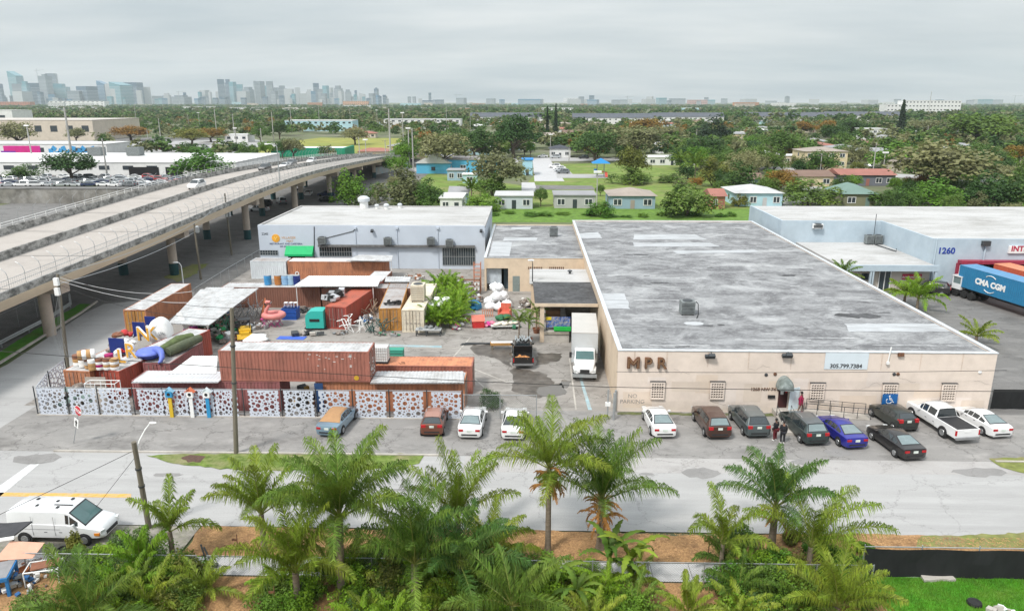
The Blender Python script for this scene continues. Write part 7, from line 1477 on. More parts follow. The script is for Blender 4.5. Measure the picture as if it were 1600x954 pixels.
def frond(rs, base, az, el, L, droop, lw, npair, curl=0., lmax=.17, hang=.5):
 """returns leaflets (n,4,3) and rachis points"""
 n = 14; pts = []; p = np.array(base, float); e = el; ds = L/n; a = az
 for k in range(n+1):
  pts.append(p.copy()); p = p+ds*np.array([math.cos(e)*math.cos(a), math.cos(e)*math.sin(a), math.sin(e)]); e -= droop*(.35+1.3*k/n)/n; a += curl/n
 pts = np.array(pts); t = np.linspace(.13, .985, npair); idx = t*n; i0 = np.minimum(idx.astype(int), n-1); f = (idx-i0)[:, None]
 c = pts[i0]*(1-f)+pts[i0+1]*f; tan = pts[i0+1]-pts[i0]; tan /= np.linalg.norm(tan, axis=1)[:, None]
 side = np.cross(tan, np.array([0, 0, 1.])); ns = np.linalg.norm(side, axis=1)[:, None]; side = np.where(ns > .05, side/np.maximum(ns, .05), np.array([[math.sin(az), -math.cos(az), 0]])); upv = np.cross(side, tan)
 ll = (L*lmax*np.sin(np.pi*(.12+.83*t))**.7)[:, None]*rs.uniform(.78, 1.12, (npair, 1)); Q = []
 for s in (1, -1):
  j = rs.normal(size=(npair, 3))*.16
  d1 = side*s*.62+tan*.8+upv*.25+j; d1 /= np.linalg.norm(d1, axis=1)[:, None]
  d2 = d1*.65+np.array([0, 0, -hang])+rs.normal(size=(npair, 3))*.08; d2 /= np.linalg.norm(d2, axis=1)[:, None]
  w1 = tan*lw; mid = c+d1*ll*.5; tip = mid+d2*ll*.5
  Q.append(np.stack([c-w1, c+w1, mid+w1*.9, mid-w1*.9], 1)); Q.append(np.stack([mid-w1*.9, mid+w1*.9, tip+w1*.12, tip-w1*.12], 1))
 return np.concatenate(Q), pts
def palm(label, base, h, nf, L, col='a', up=(.15, 1.35), droop=(.7, 1.6), seed=1, r=.16, lean=(0, 0), dead=0, group='coconut palms', name='palm_tree', pair=88, lw=.024, lmax=.26, skirt=None, hang=1.25, crown_az=None):
 rs = np.random.RandomState(seed); t = thing(name, label, 'palm tree', base, 0, group); top = np.array([lean[0], lean[1], h]); Q = []; b = MB()
 for k in range(nf):
  u = (k+.5)/nf; az = k*2.39996+rs.uniform(-.25, .25); el = up[0]+(up[1]-up[0])*u**.8+rs.uniform(-.1, .1);
  q, pts = frond(rs, top+np.array([0, 0, .1*u]), az, el, L*rs.uniform(.82, 1.08)*(1 if u < .9 else .8), rs.uniform(*droop)*(1.1-.5*u), lw, pair, rs.uniform(-.4, .4), lmax, hang); Q.append(q)
  b.path([tuple(p) for p in pts[::2]], .03, 4, [.045, .036, .03, .024, .018, .013, .009, .006][:len(pts[::2])])
 o = link('crown', quads_mesh('crown', np.concatenate(Q), PL[col]), t); part('frond_stems', b, m_rachis, o)
 b = MB(); m = 9; ctr = [Vector((lean[0]*(k/m)**1.5, lean[1]*(k/m)**1.5, h*k/m)) for k in range(m+1)]; b.path(ctr, r, 10, [r*(1.5 if k == 0 else 1.12-.25*k/m+.03*(k % 2)) for k in range(m+1)]); part('trunk', b, m_ptrunk, t, 50)
 if dead:
  Q = []; b = MB()
  for k in range(dead):
   az = rs.uniform(0, 6.28); z = h-rs.uniform(.0, 1.1); q, pts = frond(rs, (lean[0]*(z/h)**1.5, lean[1]*(z/h)**1.5, z), az, rs.uniform(-.6, .9), L*rs.uniform(.15, .34), 1.6, .035, 16, 0, .22, .7); Q.append(q); b.path([tuple(p) for p in pts[::3]], .04, 4)
  o = link('dead_fronds', quads_mesh('dead_fronds', np.concatenate(Q), m_dead), t); part('dead_stems', b, m_dead, o)
 return t
def pB(px, py): q = P(px, py); return (q.x, q.y, -.02)
palm('largest dark green coconut palm in the middle of the garden', pB(534, 930), 4.4, 22, 4.75, 'a', (.45, 1.5), (.8, 1.7), 3, .2, lean=(.1, .2), pair=104, lw=.025)
palm('lime green coconut palm by the near sidewalk, left of the tall dark one', pB(414, 862), 2.4, 14, 3.9, 'b', (.5, 1.5), (.8, 1.6), 4, .17)
palm('upright bright green palm in front of the white sedan', pB(716, 850), 1.4, 11, 5.0, 'b', (.8, 1.5), (.5, 1.1), 5, .2)
palm('tall palm with a skirt of dead orange fronds before the gate', pB(856, 862), 5.2, 15, 4.3, 'b', (.1, 1.4), (.9, 1.9), 6, .15, dead=44)
palm('palm with brown stem skirt between the gate and the warehouse corner', pB(938, 856), 3.0, 17, 4.8, 'a', (.5, 1.5), (.7, 1.5), 7, .22, dead=36)
palm('full dark palm on the mulch strip before the warehouse door', pB(1204, 866), 3.0, 16, 4.0, 'c', (.35, 1.5), (.8, 1.6), 8, .2, dead=5)
palm('small thin palm beside the full dark palm', pB(1126, 890), 1.6, 8, 3.2, 'b', (.5, 1.5), (1.2, 2.1), 9, .12)
palm('palm with two arching fronds near the leaning pole', pB(272, 880), 2.0, 9, 3.0, 'b', (.5, 1.45), (.7, 1.7), 10, .14)
palm('wide low palm at the lower middle of the garden', pB(650, 940), 2.2, 19, 4.5, 'a', (.5, 1.5), (.9, 1.7), 11, .2)
palm('yellow green palm low in the garden under the tall dark palm', pB(466, 945), 1.9, 17, 4.3, 'b', (.5, 1.5), (.9, 1.6), 12, .18)
palm('big fronded palm in the bottom corner by the blue stall', pB(140, 1010), 1.3, 12, 3.8, 'a', (.35, 1.4), (.9, 1.6), 13, .18)
palm('lime palm leaning over the fabric fence end', pB(1262, 895), 1.6, 9, 4.4, 'b', (.5, 1.45), (1.0, 1.9), 14, .15)
palm('dense low palm left of the green lawn', pB(1305, 975), 1.0, 15, 3.6, 'b', (.25, 1.4), (.8, 1.5), 15, .15)
palm('small fan like palm at the bottom edge of the garden', pB(1073, 985), 1.0, 10, 1.9, 'b', (.4, 1.4), (.6, 1.2), 16, .1)
palm('dark palm behind the banana plants', pB(720, 940), 2.2, 16, 4.0, 'c', (.2, 1.4), (.8, 1.5), 17, .15)
palm('lime palm at the left foot of the dead skirted palm', pB(762, 900), 1.4, 13, 2.9, 'b', (.2, 1.4), (.8, 1.5), 18, .12)
palm('low dark palm in the lower middle left of the banana plants', pB(800, 990), 1.6, 15, 3.6, 'a', (.1, 1.3), (.8, 1.5), 19, .12)
palm('thin spiky palm beside the white van bushes', pB(225, 905), 1.0, 12, 2.2, 'd', (.2, 1.4), (.6, 1.4), 20, .1)
q = PY(1318, 420, 94.0)
palm('small palm at the low office entrance', (q.x, 94.0, 0), 2.9, 12, 2.6, 'a', seed=21, r=.12, pair=36, lw=.04)
palm('leafy palms in front of the low office sign', pB(1432, 486), 1.6, 16, 4.0, 'd', (.1, 1.3), seed=22, pair=36, lw=.05)
palm('second leafy palm by the covered car', pB(1412, 478), 1.4, 12, 3.2, 'b', (.1, 1.3), seed=23, pair=36, lw=.05)
palm('palm beside the warehouse flank on the asphalt yard', pB(1524, 538), .9, 12, 2.6, 'b', (.05, 1.2), seed=24, pair=40, lw=.035)
palm('distant coconut palm beside the yellowing tree', pB(1085, 290), 6, 18, 5.5, 'a', seed=25, pair=30, lw=.09)
palm('distant palm on the park edge', pB(1062, 268), 4, 14, 4.5, 'a', seed=26, pair=30, lw=.09)
palm('palm like tree behind the flat white house', pB(737, 318), 3.6, 16, 4.0, 'a', seed=27, pair=34, lw=.08)
for i, (px, py) in enumerate(((672, 512), (688, 514), (703, 512), (716, 506), (680, 500), (698, 500), (716, 495), (672, 487), (722, 484), (703, 478), (676, 472), (694, 462), (708, 463), (718, 470), (684, 455), (702, 452), (690, 508), (708, 488))):
 palm('feathery potted palm plant in the cluster beside the cream container', pB(px, py), .7, 14, 2.5, 'd', (.3, 1.4), (.8, 1.6), 40+i, .06, group='potted palm cluster', name='potted_palm', pair=44, lw=.03, lmax=.25)
for i, (px, py, hh) in enumerate(((811, 540, 2.3), (826, 536, 2.0), (838, 520, 1.9))):
 q = P(px, py); palm('potted palm '+('nearest the black pickup', 'between the pickup and the column', 'behind, against the carport column')[i], (q.x, q.y, .4), hh, 11, 1.9, 'a', (-.1, 1.2), (.9, 1.7), 70+i, .07, group='potted palms by the pickup', name='potted_palm', pair=28, lw=.03, lmax=.22)
 b = MB(); b.lathe((0, 0, 0), [(.28, 0), (.42, .5), (.46, .52), (.46, .58), (.38, .58), (.35, .45)], 12); solo('plant_pot', b, m_brn, 'brown pot of the palm '+('nearest the black pickup', 'between the pickup and the column', 'against the carport column')[i], 'pot', tuple(q), 0, 'pots by the pickup', 40)
def banana(label, px, py, seed, s=1.0, n=9, col='d'):
 rg = random.Random(seed); t = thing('banana_plant', label, 'banana plant', pB(px, py), 0, 'banana plants'); b = MB(); b.tube((0, 0, 0), (0, 0, 1.5*s), .16, .1, 8); part('stem', b, m_rachis, t); b = MB()
 for k in range(n):
  az = k*2.4+rg.uniform(-.3, .3); el = rg.uniform(.5, 1.35); L = rg.uniform(1.9, 3.0)*s; m = 17; pts = []; p = Vector((0, 0, 1.4*s)); e = el
  for j in range(m+1): pts.append(p.copy()); p = p+Vector((math.cos(e)*math.cos(az), math.cos(e)*math.sin(az), math.sin(e)))*(L/m); e -= rg.uniform(1.2, 2.2)/m*(.4+1.6*j/m)
  sd = Vector((-math.sin(az), math.cos(az), 0)); vs = []
  for j, p in enumerate(pts):
   w = .24*s*math.sin(math.pi*min(1, (.06+.94*j/m)))**.6*(1+.12*rg.uniform(-1, 1))*(.62 if j % 2 else 1); vs += [p-sd*w+Vector((0, 0, -.06)), p, p+sd*w+Vector((0, 0, -.06))]
  b.add(vs, [(j*3+a, j*3+3+a, j*3+4+a, j*3+1+a) for j in range(m) for a in range(2)])
 part('leaves', b, PL[col], t, 60); return t
banana('tall banana plant with torn leaves in the middle garden', 950, 905, 1, .95, col='a'); banana('banana plant with yellowing leaves near the sidewalk', 985, 905, 2, .95, col='b'); banana('low banana plant at the lower middle of the garden', 900, 950, 3, .75, col='a'); banana('dark banana plant beside the wide low palm', 690, 925, 4, .9, col='a'); banana('small banana plant with broad leaves', 875, 925, 5, .7, col='a')
def shrub(label, px, py, w, h, col, seed, leaf=.055, group='garden shrubs', n=60, per=60):
 rs = np.random.RandomState(seed); V, cen = crown_quads(rs, (w/2, w/2, h*.75), n, per, leaf, z0=h*.1); t = thing('shrub', label, 'shrub', pB(px, py), 0, group); link('foliage', quads_mesh('foliage', V, LM.get(col) or PL[col]), t); b = MB()
 for c in cen[::9]: b.path([(0, 0, 0), (c[0]*.5, c[1]*.5, c[2]*.5), tuple(c)], .02, 4, [.03, .02, .008])
 part('stem', b, m_bark, t); return t
for a in (('leafy green shrub with yellow patches by the leaning pole', 230, 895, 3.4, 2.0, 'br', 1), ('yellow leaved shrub in the corner garden', 210, 920, 2.6, 1.7, 'yl', 2), ('broad green shrub below the van', 160, 930, 3.2, 1.8, 'br', 3), ('reddish brown shrub behind the corner palm', 150, 960, 2.6, 1.5, 'orr', 4), ('dark green bush against the leaning pole', 200, 862, 2.4, 1.5, 'md', 5),
    ('grass like plant clump in the corner garden', 290, 945, 2.4, 1.5, 'md', 6), ('green bush under the two frond palm', 275, 905, 2.4, 1.5, 'br', 7), ('pale flowering light green bush at the bottom edge', 985, 985, 2.7, 2.3, 'br', 8), ('bright leafy bush right of the wide low palm', 705, 945, 2.6, 1.9, 'br', 9), ('dark undergrowth bush below the tall dark palm', 580, 965, 3.0, 1.4, 'dk', 10),
    ('bush behind the yellow green palm', 440, 965, 2.8, 1.3, 'br', 11), ('dark leafy bush beneath the dead skirted palm', 835, 905, 2.8, 1.7, 'md', 12), ('fern like bush left of the banana plants', 850, 950, 3.0, 1.6, 'd', 13), ('dense undergrowth bush beside the full dark palm', 1190, 925, 3.2, 1.9, 'md', 14), ('bright undergrowth bush left of the lawn', 1240, 950, 3.4, 1.8, 'br', 15), ('low dark bush at the lower right undergrowth', 1180, 965, 3.2, 1.5, 'dk', 16), ('bush with an orange flower near the thin palm', 1140, 920, 2.2, 1.6, 'br', 17), ('tree like bush at the fabric fence end', 1275, 872, 1.7, 2.1, 'br', 18), ('green bush spilling over the lawn edge', 1345, 930, 2.4, 1.3, 'br', 19), ('bush on the mulch strip behind the thin palm', 1158, 850, 1.8, 1.4, 'md', 20), ('yellowish bush on the mulch strip right of the full palm', 1236, 845, 1.0, .8, 'yl', 21), ('dark bush behind the entrance gate', 766, 636, 1.8, 2.1, 'dk', 22), ('dark understory bush near the small banana plant', 760, 970, 3.0, 1.3, 'dk', 23), ('bush under the lime palm near the yard gate', 740, 905, 2.2, 1.2, 'br', 24), ('dark bush left of the upright bright palm', 640, 900, 3.0, 1.8, 'dk', 25), ('dark bush behind the tall dark palm', 590, 890, 2.6, 1.6, 'md', 26), ('lemon green bush at the sidewalk end', 1230, 895, 2.0, 1.4, 'yl', 27), ('fringe of green plants at the van fence', 120, 885, 2.0, 1.2, 'md', 28), ('thin sapling by the van fence', 118, 865, .9, 1.5, 'yl', 29), ('low palm scrub bush at the bottom of the corner garden', 60, 960, 3.4, 1.2, 'md', 30), ('green bush beside the low office entrance', 1479, 448, 1.6, 2.4, 'md', 31), ('grassy weed tuft at the fabric fence', 1350, 862, .9, .7, 'br', 32)):
 shrub(*a)
rg = random.Random(61)
for i in range(84):
 px, py = (rg.uniform(410, 1035), rg.uniform(895, 1000)) if i < 52 else (rg.uniform(1125, 1350), rg.uniform(880, 990)) if i < 70 else (rg.uniform(150, 325), rg.uniform(885, 990))
 zone = 'lower middle garden' if i < 52 else ('thicket beside the lawn' if i < 70 else 'corner garden')
 if i % 3 == 0: palm('leafy palm clump filling the '+zone, pB(px, py), .3, 14, rg.uniform(1.6, 2.6), rg.choice('dabdb'), (.15, 1.35), (.8, 1.7), 200+i, .06, group='garden undergrowth palms', name='palm_clump', pair=60, lw=.022, lmax=.24)
 else: shrub('undergrowth shrub in the '+zone, px, py, rg.uniform(1.6, 2.8), rg.uniform(.9, 1.9), rg.choice(('br', 'd', 'd', 'br', 'md', 'yl')), 300+i, rg.uniform(.05, .085), 'garden undergrowth', 50, 50)
rs = np.random.RandomState(5); n = 60000; x = rs.uniform(18.2, 36, n); y = rs.uniform(28, 34.5, n); h = rs.uniform(.05, .16, n); a = rs.uniform(0, 6.28, n); w = .012
bx = np.stack([np.cos(a)*w, np.sin(a)*w, np.zeros(n)], 1); p = np.stack([x, y, np.full(n, .012)], 1); tp = p+np.stack([rs.uniform(-.06, .06, n), rs.uniform(-.06, .06, n), h], 1)
o = link('grass', quads_mesh('grass', np.stack([p-bx, p+bx, tp+bx*.3, tp-bx*.3], 1), mat('grass_blades', (.085, .25, .012), .7, .35, .8, dirt=(.17, .32, .03), dirt_amt=.7, dirt_scale=.5, translucent=.2))); o['kind'] = 'stuff'
n = 26000; x = rs.uniform(-19, 33, n); y = np.where(rs.random(n) < .6, rs.uniform(35.6, 38.4, n), rs.uniform(29, 33.6, n)); ok = ~((y < 34) & (x > 17.5)); x, y = x[ok], y[ok]; n = len(x)
c = np.stack([x, y, rs.uniform(.025, .06, n)], 1); d = rs.normal(size=(n, 3)); d /= np.linalg.norm(d, axis=1)[:, None]; d[:, 2] *= .3; u = np.cross(d, np.array([0, 0, 1.])); s = rs.uniform(.03, .08, (n, 1))
o = link('wood_chips', quads_mesh('wood_chips', np.stack([c-d*s-u*.018, c+d*s-u*.018, c+d*s+u*.018, c-d*s+u*.018], 1), mat('wood_chip', (.44, .26, .12), .9, .55, 3, dirt=(.14, .08, .04), dirt_amt=.8, dirt_scale=.8))); o['kind'] = 'stuff'
n = 9000; x = rs.uniform(-25, -5, n); y = rs.uniform(46, 47.9, n); a = rs.uniform(0, 6.28, n); p = np.stack([x, y, np.full(n, .03)], 1); bx = np.stack([np.cos(a)*.015, np.sin(a)*.015, np.zeros(n)], 1); tp = p+np.stack([rs.uniform(-.05, .05, n), rs.uniform(-.05, .05, n), rs.uniform(.04, .1, n)], 1)
m_win = mat('house_window', (.04, .05, .06), .15, .2, 1, spec=.7)
def hmat(n, c): return mat('wall_'+n, c, .85, .06, .5, dirt=tuple(x*.7 for x in c), dirt_amt=.4, dirt_scale=.3)
def rmat(n, c): return mat('roof_'+n, c, .85, .15, .6, dirt=tuple(x*.6 for x in c), dirt_amt=.6, dirt_scale=.3)
HBOX = []
def house(label, px, pyb, wpx, d, h, roof, wc, rc, rz=0, group='houses beyond the warehouses', rh=1.4, nw=3, cat='house', name='house', storeys=1, xy=None, w=None, door=True):
 q = P(px, pyb) if xy is None else Vector((*xy, 0)); w = w or wpx/PPM(q); t = thing(name, label, cat, (q.x, q.y+d/2, -.05), rz, group)
 HBOX.append((q.x, q.y+d/2, w/2+3, d/2+4))
 b = MB(); b.bb(-w/2, w/2, -d/2, d/2, 0, h); part('wall', b, wc, t); b = MB(); e = .5
 X, Y = w/2+e, d/2+e
 if roof == 'hip':
  k = min(X, Y)*.95; R1, R2 = ((-X+k, 0), (X-k, 0)) if X > Y else ((0, -Y+k), (0, Y-k))
  if X > Y: b.add([(-X, -Y, h), (X, -Y, h), (X, Y, h), (-X, Y, h), (R1[0], 0, h+rh), (R2[0], 0, h+rh)], [(0, 1, 5, 4), (1, 2, 5), (2, 3, 4, 5), (3, 0, 4), (3, 2, 1, 0)])
  else: b.add([(-X, -Y, h), (X, -Y, h), (X, Y, h), (-X, Y, h), (0, R1[1], h+rh), (0, R2[1], h+rh)], [(0, 1, 4), (1, 2, 5, 4), (2, 3, 5), (3, 0, 4, 5), (3, 2, 1, 0)])
 elif roof == 'gable': b.add([(-X, -Y, h), (X, -Y, h), (X, Y, h), (-X, Y, h), (-X, 0, h+rh), (X, 0, h+rh)], [(0, 1, 5, 4), (2, 3, 4, 5), (1, 2, 5), (3, 0, 4), (3, 2, 1, 0)])
 else: b.bb(-w/2-.3, w/2+.3, -d/2-.3, d/2+.3, h+.002, h+.22)
 part('roof', b, rc, t)
 for s in range(storeys):
  z = h*(s+.30)/storeys; zh = min(1.3, h/storeys*.42)
  for i in range(nw):
   x = -w/2+w*(i+.5)/nw; ww = min(1.8, w/nw*.5)
   if door and s == 0 and i == nw//2: b = MB(); b.bb(x-.5, x+.5, -d/2-.06, -d/2-.002, 0, 2.1); part('door', b, rc if roof != 'flat' else m_win, t); continue
   b = MB(); b.bb(x-ww/2, x+ww/2, -d/2-.05, -d/2-.002, z, z+zh); wn_ = part('window', b, m_win, t)
   if xy is None: b = MB(); [b.bb(x-ww/2-.14, x+ww/2+.14, -d/2-.1, -d/2-.052, zz, zz+.14) for zz in (z-.14, z+zh)]; [b.bb(xx-.07, xx+.07, -d/2-.1, -d/2-.052, z, z+zh) for xx in (x-ww/2-.07, x, x+ww/2+.07)]; part('frame', b, wW, wn_)
  b = MB(); b.bb(w/2+.002, w/2+.05, -.7, .7, z, z+zh); part('window', b, m_win, t); b = MB(); b.bb(-w/2-.05, -w/2-.002, -.7, .7, z, z+zh); part('window', b, m_win, t)
 return t
wW, wB, wG, wY, wC, wP, wT = hmat('white', (.70, .70, .69)), hmat('blue', (.33, .45, .54)), hmat('grey', (.42, .42, .41)), hmat('yellow', (.62, .52, .33)), hmat('cream', (.58, .51, .42)), hmat('lightblue', (.42, .62, .68)), hmat('terracotta', (.42, .19, .11))
rT, rG, rW, rD, rR, rM, rV, rL = rmat('tan', (.34, .29, .25)), rmat('grey', (.30, .30, .31)), rmat('white', (.66, .66, .65)), rmat('dark', (.06, .065, .08)), rmat('red', (.33, .14, .11)), rmat('brown', (.2, .13, .1)), rmat('green', (.16, .24, .21)), rmat('lightgrey', (.5, .5, .5))
house('flat roofed white house with a stained roof by the bright bush', 803, 326, 58, 9, 3.0, 'flat', hmat('dirtywhite', (.52, .56, .6)), rL)
house('flat roofed grey house with green shutters', 898, 325, 64, 9, 3.0, 'flat', wG, rG)
house('grey blue bungalow with a tan hipped roof', 988, 326, 70, 11, 3.1, 'hip', hmat('dustyblue', (.27, .38, .45)), rT, nw=3)
house('white flat roofed bungalow beside the overpass trees', 705, 330, 34, 10, 3.0, 'flat', wW, rW, nw=2)
house('small house with grey pitched roof behind the round green tree', 716, 318, 26, 7, 2.6, 'gable', wB, rG, nw=2)
house('light blue bungalow with grey and white hipped roofs', 1185, 322, 72, 13, 3.2, 'hip', wP, rL, nw=4)
house('terracotta cottage beside the big round bush', 1122, 326, 20, 8, 3.0, 'gable', wT, rR, nw=2)
house('dark green roofed house behind the warehouse', 1342, 322, 50, 12, 3.0, 'hip', hmat('olivewall', (.2, .2, .12)), rV, nw=2, rh=2.0)
house('grey and red cottage with white window frames', 1355, 290, 84, 12, 3.2, 'gable', hmat('slatewall', (.16, .17, .2)), rR, nw=5)
house('long yellow bungalow with a brown roof', 1268, 291, 66, 12, 3.0, 'gable', wY, rM, nw=3)
house('cream two storey apartment house with a tan roof', 1289, 262, 66, 14, 6.2, 'hip', wY, rT, nw=4, storeys=2)
house('yellow annex with a red roof before the apartment house', 1290, 272, 38, 8, 2.8, 'hip', wY, rR, nw=2)
house('bungalow with a broad red hipped roof', 1283, 240, 46, 14, 4.0, 'hip', wC, rR)
house('pale teal house behind the apartment house', 1325, 245, 44, 14, 4.0, 'hip', hmat('paleteal', (.42, .58, .58)), rG)
house('white modern cube house with dark windows', 1366, 218, 36, 14, 7, 'flat', wW, rW, storeys=2, nw=3)
house('white arched bungalow under the round shade tree', 1200, 254, 42, 12, 3.4, 'hip', wW, rL, nw=5)
house('white house wing beside the round shade tree', 1236, 257, 26, 10, 3.4, 'flat', wC, rW, nw=2)
house('white house with a dark hipped roof on the park street', 875, 246, 32, 11, 4.0, 'hip', wW, rD, nw=3)
house('blue house behind the dark thicket', 1180, 296, 22, 9, 3.0, 'gable', wB, rM, nw=2)
house('long white low house behind the park lawn', 1050, 258, 76, 12, 3.0, 'flat', wW, rW, nw=5)
house('white cottage with a grey roof behind the park', 1070, 243, 26, 10, 3.2, 'hip', wW, rG, nw=3)
house('pale house between pines and park', 1030, 240, 14, 8, 4.2, 'hip', wW, rL, nw=2)
house('white bungalow with a pale roof by the leaning pine', 1352, 232, 30, 11, 3.4, 'hip', wW, rM)
house('white gabled bungalow pair near the leaning pine', 1415, 214, 34, 12, 4, 'hip', wW, rW)
house('tan roofed bungalow by the white arched one', 1185, 258, 36, 10, 3.0, 'gable', wC, rT, nw=3)
m_chb = mat('church_blue', (.10, .42, .62), .7, .06, .4); m_chd = mat('church_deep_blue', (.01, .20, .50), .6, .1)
t = house('light blue church with a white front gable under the olive oak', 676, 272, 34, 12, 3.6, 'gable', m_chb, rW, nw=2, rh=3.2, name='church', cat='church', rz=R(90))
house('long light blue church hall with deep blue bands', 735, 270, 90, 16, 4.6, 'flat', m_chb, rmat('hall', (.3, .28, .27)), nw=4, cat='church hall', name='church_hall')
house('blue annex end of the church hall', 824, 274, 16, 9, 5.2, 'flat', mat('annex_blue', (.35, .58, .68), .7, .06), m_chd, nw=1)
house('small grey blue garage on the church lawn', 712, 282, 26, 7, 3.2, 'flat', wB, rG, nw=2, door=False); house('white blue shed on the church lawn', 734, 286, 22, 5, 2.6, 'flat', wP, rW, nw=1, door=False)
q = P(938, 276); t = thing('playground', 'climbing frame with a blue sunshade on the park lawn', 'playground', q); b = MB()
for x in (-1.2, 1.2):
 for y in (-1.2, 1.2): b.tube((x, y, 0), (x, y, 4.2), .08)
part('frame', b, m_steel, t); b = MB(); b.add([(-3, -3, 4.6), (3, -3, 4.6), (3, 3, 4.6), (-3, 3, 4.6), (0, 0, 6.2)], [(0, 1, 4), (1, 2, 4), (2, 3, 4), (3, 0, 4)]); part('sunshade', b, m_chd, t); b = MB(); b.bb(-1.2, 1.2, -1.2, 1.2, 1.6, 1.75); b.box((1.8, -1.6, .9), (.9, 2.4, .12), rx=.7); part('slide', b, mat('play_red', (.5, .08, .06), .5), t); b = MB(); b.bb(-2.2, -1.25, -.8, .8, 1.2, 2.6); part('panel', b, mat('play_blue', (.05, .25, .55), .5), t)
def block(label, x0, x1, pyb, pyt, d, wc, rc, name='building', cat='building', group=None, nw=8, rows=1, trim=None, win=m_win):
 a, c = P(x0, pyb), P(x1, pyb); h = PY(x0, pyt, a.y).z; y = a.y; t = thing(name, label, cat, ((a.x+c.x)/2, y+d/2, -.05), 0, group); w = abs(c.x-a.x); HBOX.append(((a.x+c.x)/2, y+d/2, w/2+4, d/2+5))
 b = MB(); b.bb(-w/2, w/2, -d/2, d/2, 0, h-.3); part('wall', b, wc, t); b = MB(); b.bb(-w/2-.2, w/2+.2, -d/2-.2, d/2+.2, h-.298, h); part('roof', b, rc, t)
 for r_ in range(rows):
  z = h*(r_+.42)/rows; zh = h/rows*.3
  for i in range(nw): b = MB(); x = -w/2+w*(i+.5)/nw; b.bb(x-w/nw*.22, x+w/nw*.22, -d/2-.08, -d/2-.004, z, z+zh); part('window', b, win, t)
 return t, w, d, h
wh1, w, d, h = block('long white warehouse with a white roof behind the salvage lot', -150, 375, 273, 252, 46, wW, rW, 'warehouse', 'warehouse', nw=14)
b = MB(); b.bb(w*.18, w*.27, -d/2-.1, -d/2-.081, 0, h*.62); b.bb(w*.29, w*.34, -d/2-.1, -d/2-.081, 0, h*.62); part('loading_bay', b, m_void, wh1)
for px, py in ((152, 243), (212, 243)): q = P(px, py, h); ac_unit((q.x, q.y, h-.05), ('black', 'grey')[px > 200]+' rooftop unit on the long white warehouse', (5, 4, 3.2), group='units on the white warehouse roof')
mw, w, d, h = block('white building with pink and blue wall murals', -60, 172, 247, 224, 22, wW, rW, nw=3)
b = MB(); b.bb(-w*.2, w*.05, -d/2-.15, -d/2-.09, h*.1, h*.85); part('pink_mural', b, mat('mural_pink', (.62, .02, .22), .6, .3, .2, dirt=(.3, .02, .3), dirt_scale=.1), mw); b = MB(); b.bb(-w*.22, -w*.12, -d/2-.2, -d/2-.16, h*.05, h*.5); part('purple_mural', b, mat('mural_purple', (.2, .04, .35), .6, .2), mw)
b = MB()
for i in range(14): b.box((w*.12+i*w*.022, -d/2-.12, h*(.5+.2*math.sin(i*2.1))), (w*.03, .06, h*.3), ry=i*.7)
part('blue_mural', b, mat('mural_blue', (.05, .3, .6), .6, .3, .3), mw)
bh, w, d, h = block('large beige hall with a row of dark windows', -120, 152, 219, 187, 60, wC, mat('hall_roof', (.5, .46, .42), .8), 'hall', 'hall', nw=11)
block('white upper block on the beige hall side', -60, 24, 200, 172, 30, wW, rW, nw=2)
b = MB(); wl = thing('lot_wall', 'graffiti covered grey wall below the salvage lot', 'wall', (-112, 182, -.05)); b.bb(-60, 22, -.4, .4, 0, 3.6); b.bb(21.5, 22, .4, 40, 0, 3.6); part('wall', b, mat('graffiti_wall', (.2, .19, .17), .9, .5, .3, dirt=(.38, .37, .35), dirt_amt=.8, dirt_scale=.25), wl); b = MB(); b.bb(-60, 22.1, -.5, 3, 3.602, 3.8); part('roof_slab', b, m_dark, wl)
b_, w, d, h = block('white cabin building beside the sports field', 352, 388, 222, 210, 12, wW, rW, nw=3)
block('low light blue white block beyond the sports field', 446, 552, 205, 188, 22, wP, rW, nw=12, rows=2)
block('pale blue white terrace behind the field trees', 600, 720, 200, 186, 20, wW, rL, nw=12, rows=2)
t = thing('shed', 'green screened shed beside the sports field', 'shed', tuple(P(482, 245)), R(2)); b = MB(); b.bb(-17, 17, -.4, .4, 0, 4); b.bb(16, 17, .4, 22, 0, 4); part('green_screen', b, mat('screen_green', (.01, .25, .14), .7, .15, .3), t); b = MB(); b.bb(-17, 16, .6, 20, 3.2, 3.5); part('roof', b, m_rwhite, t); b = MB(); b.bb(-16, 15.5, .9, 19, 0, 3.19); part('wall', b, wW, t)
b = MB(); cw = thing('mural_wall', 'concrete wall with blue and green graffiti by the overpass ramp', 'wall', tuple(P(612, 268)), R(75)); b.bb(-14, 14, -.2, .2, 0, 2.4); part('wall', b, mat('ramp_graffiti', (.5, .48, .45), .8, .2, .3, dirt=(.08, .35, .5), dirt_amt=.8, dirt_scale=.15), cw); b = MB(); b.bb(-14, 14, -.3, .3, 2.402, 2.55); part('coping', b, m_conc, cw)
for i, (x0, x1, yb, yt, lab) in enumerate(((735, 850, 192, 182, 'terrace of white houses with slate roofs, left of the pines'), (895, 1020, 194, 183, 'terrace of white houses with slate roofs, right of the pines'), (1020, 1130, 192, 181, 'slate roofed terrace beyond the park trees'), (1165, 1290, 191, 180, 'slate roofed terrace before the far suburb'), (1290, 1410, 189, 179, 'farthest slate roofed terrace near the hotel'))):
 a, c = P(x0, yb), P(x1, yb); w = c.x-a.x; house(lab, 0, 0, 0, 16, 7, 'gable', wW, rmat('slate', (.10, .11, .13)), xy=((a.x+c.x)/2, a.y), w=w, nw=14, storeys=2, rh=5, group='slate roofed terraces', door=False, cat='terrace', name='terrace')
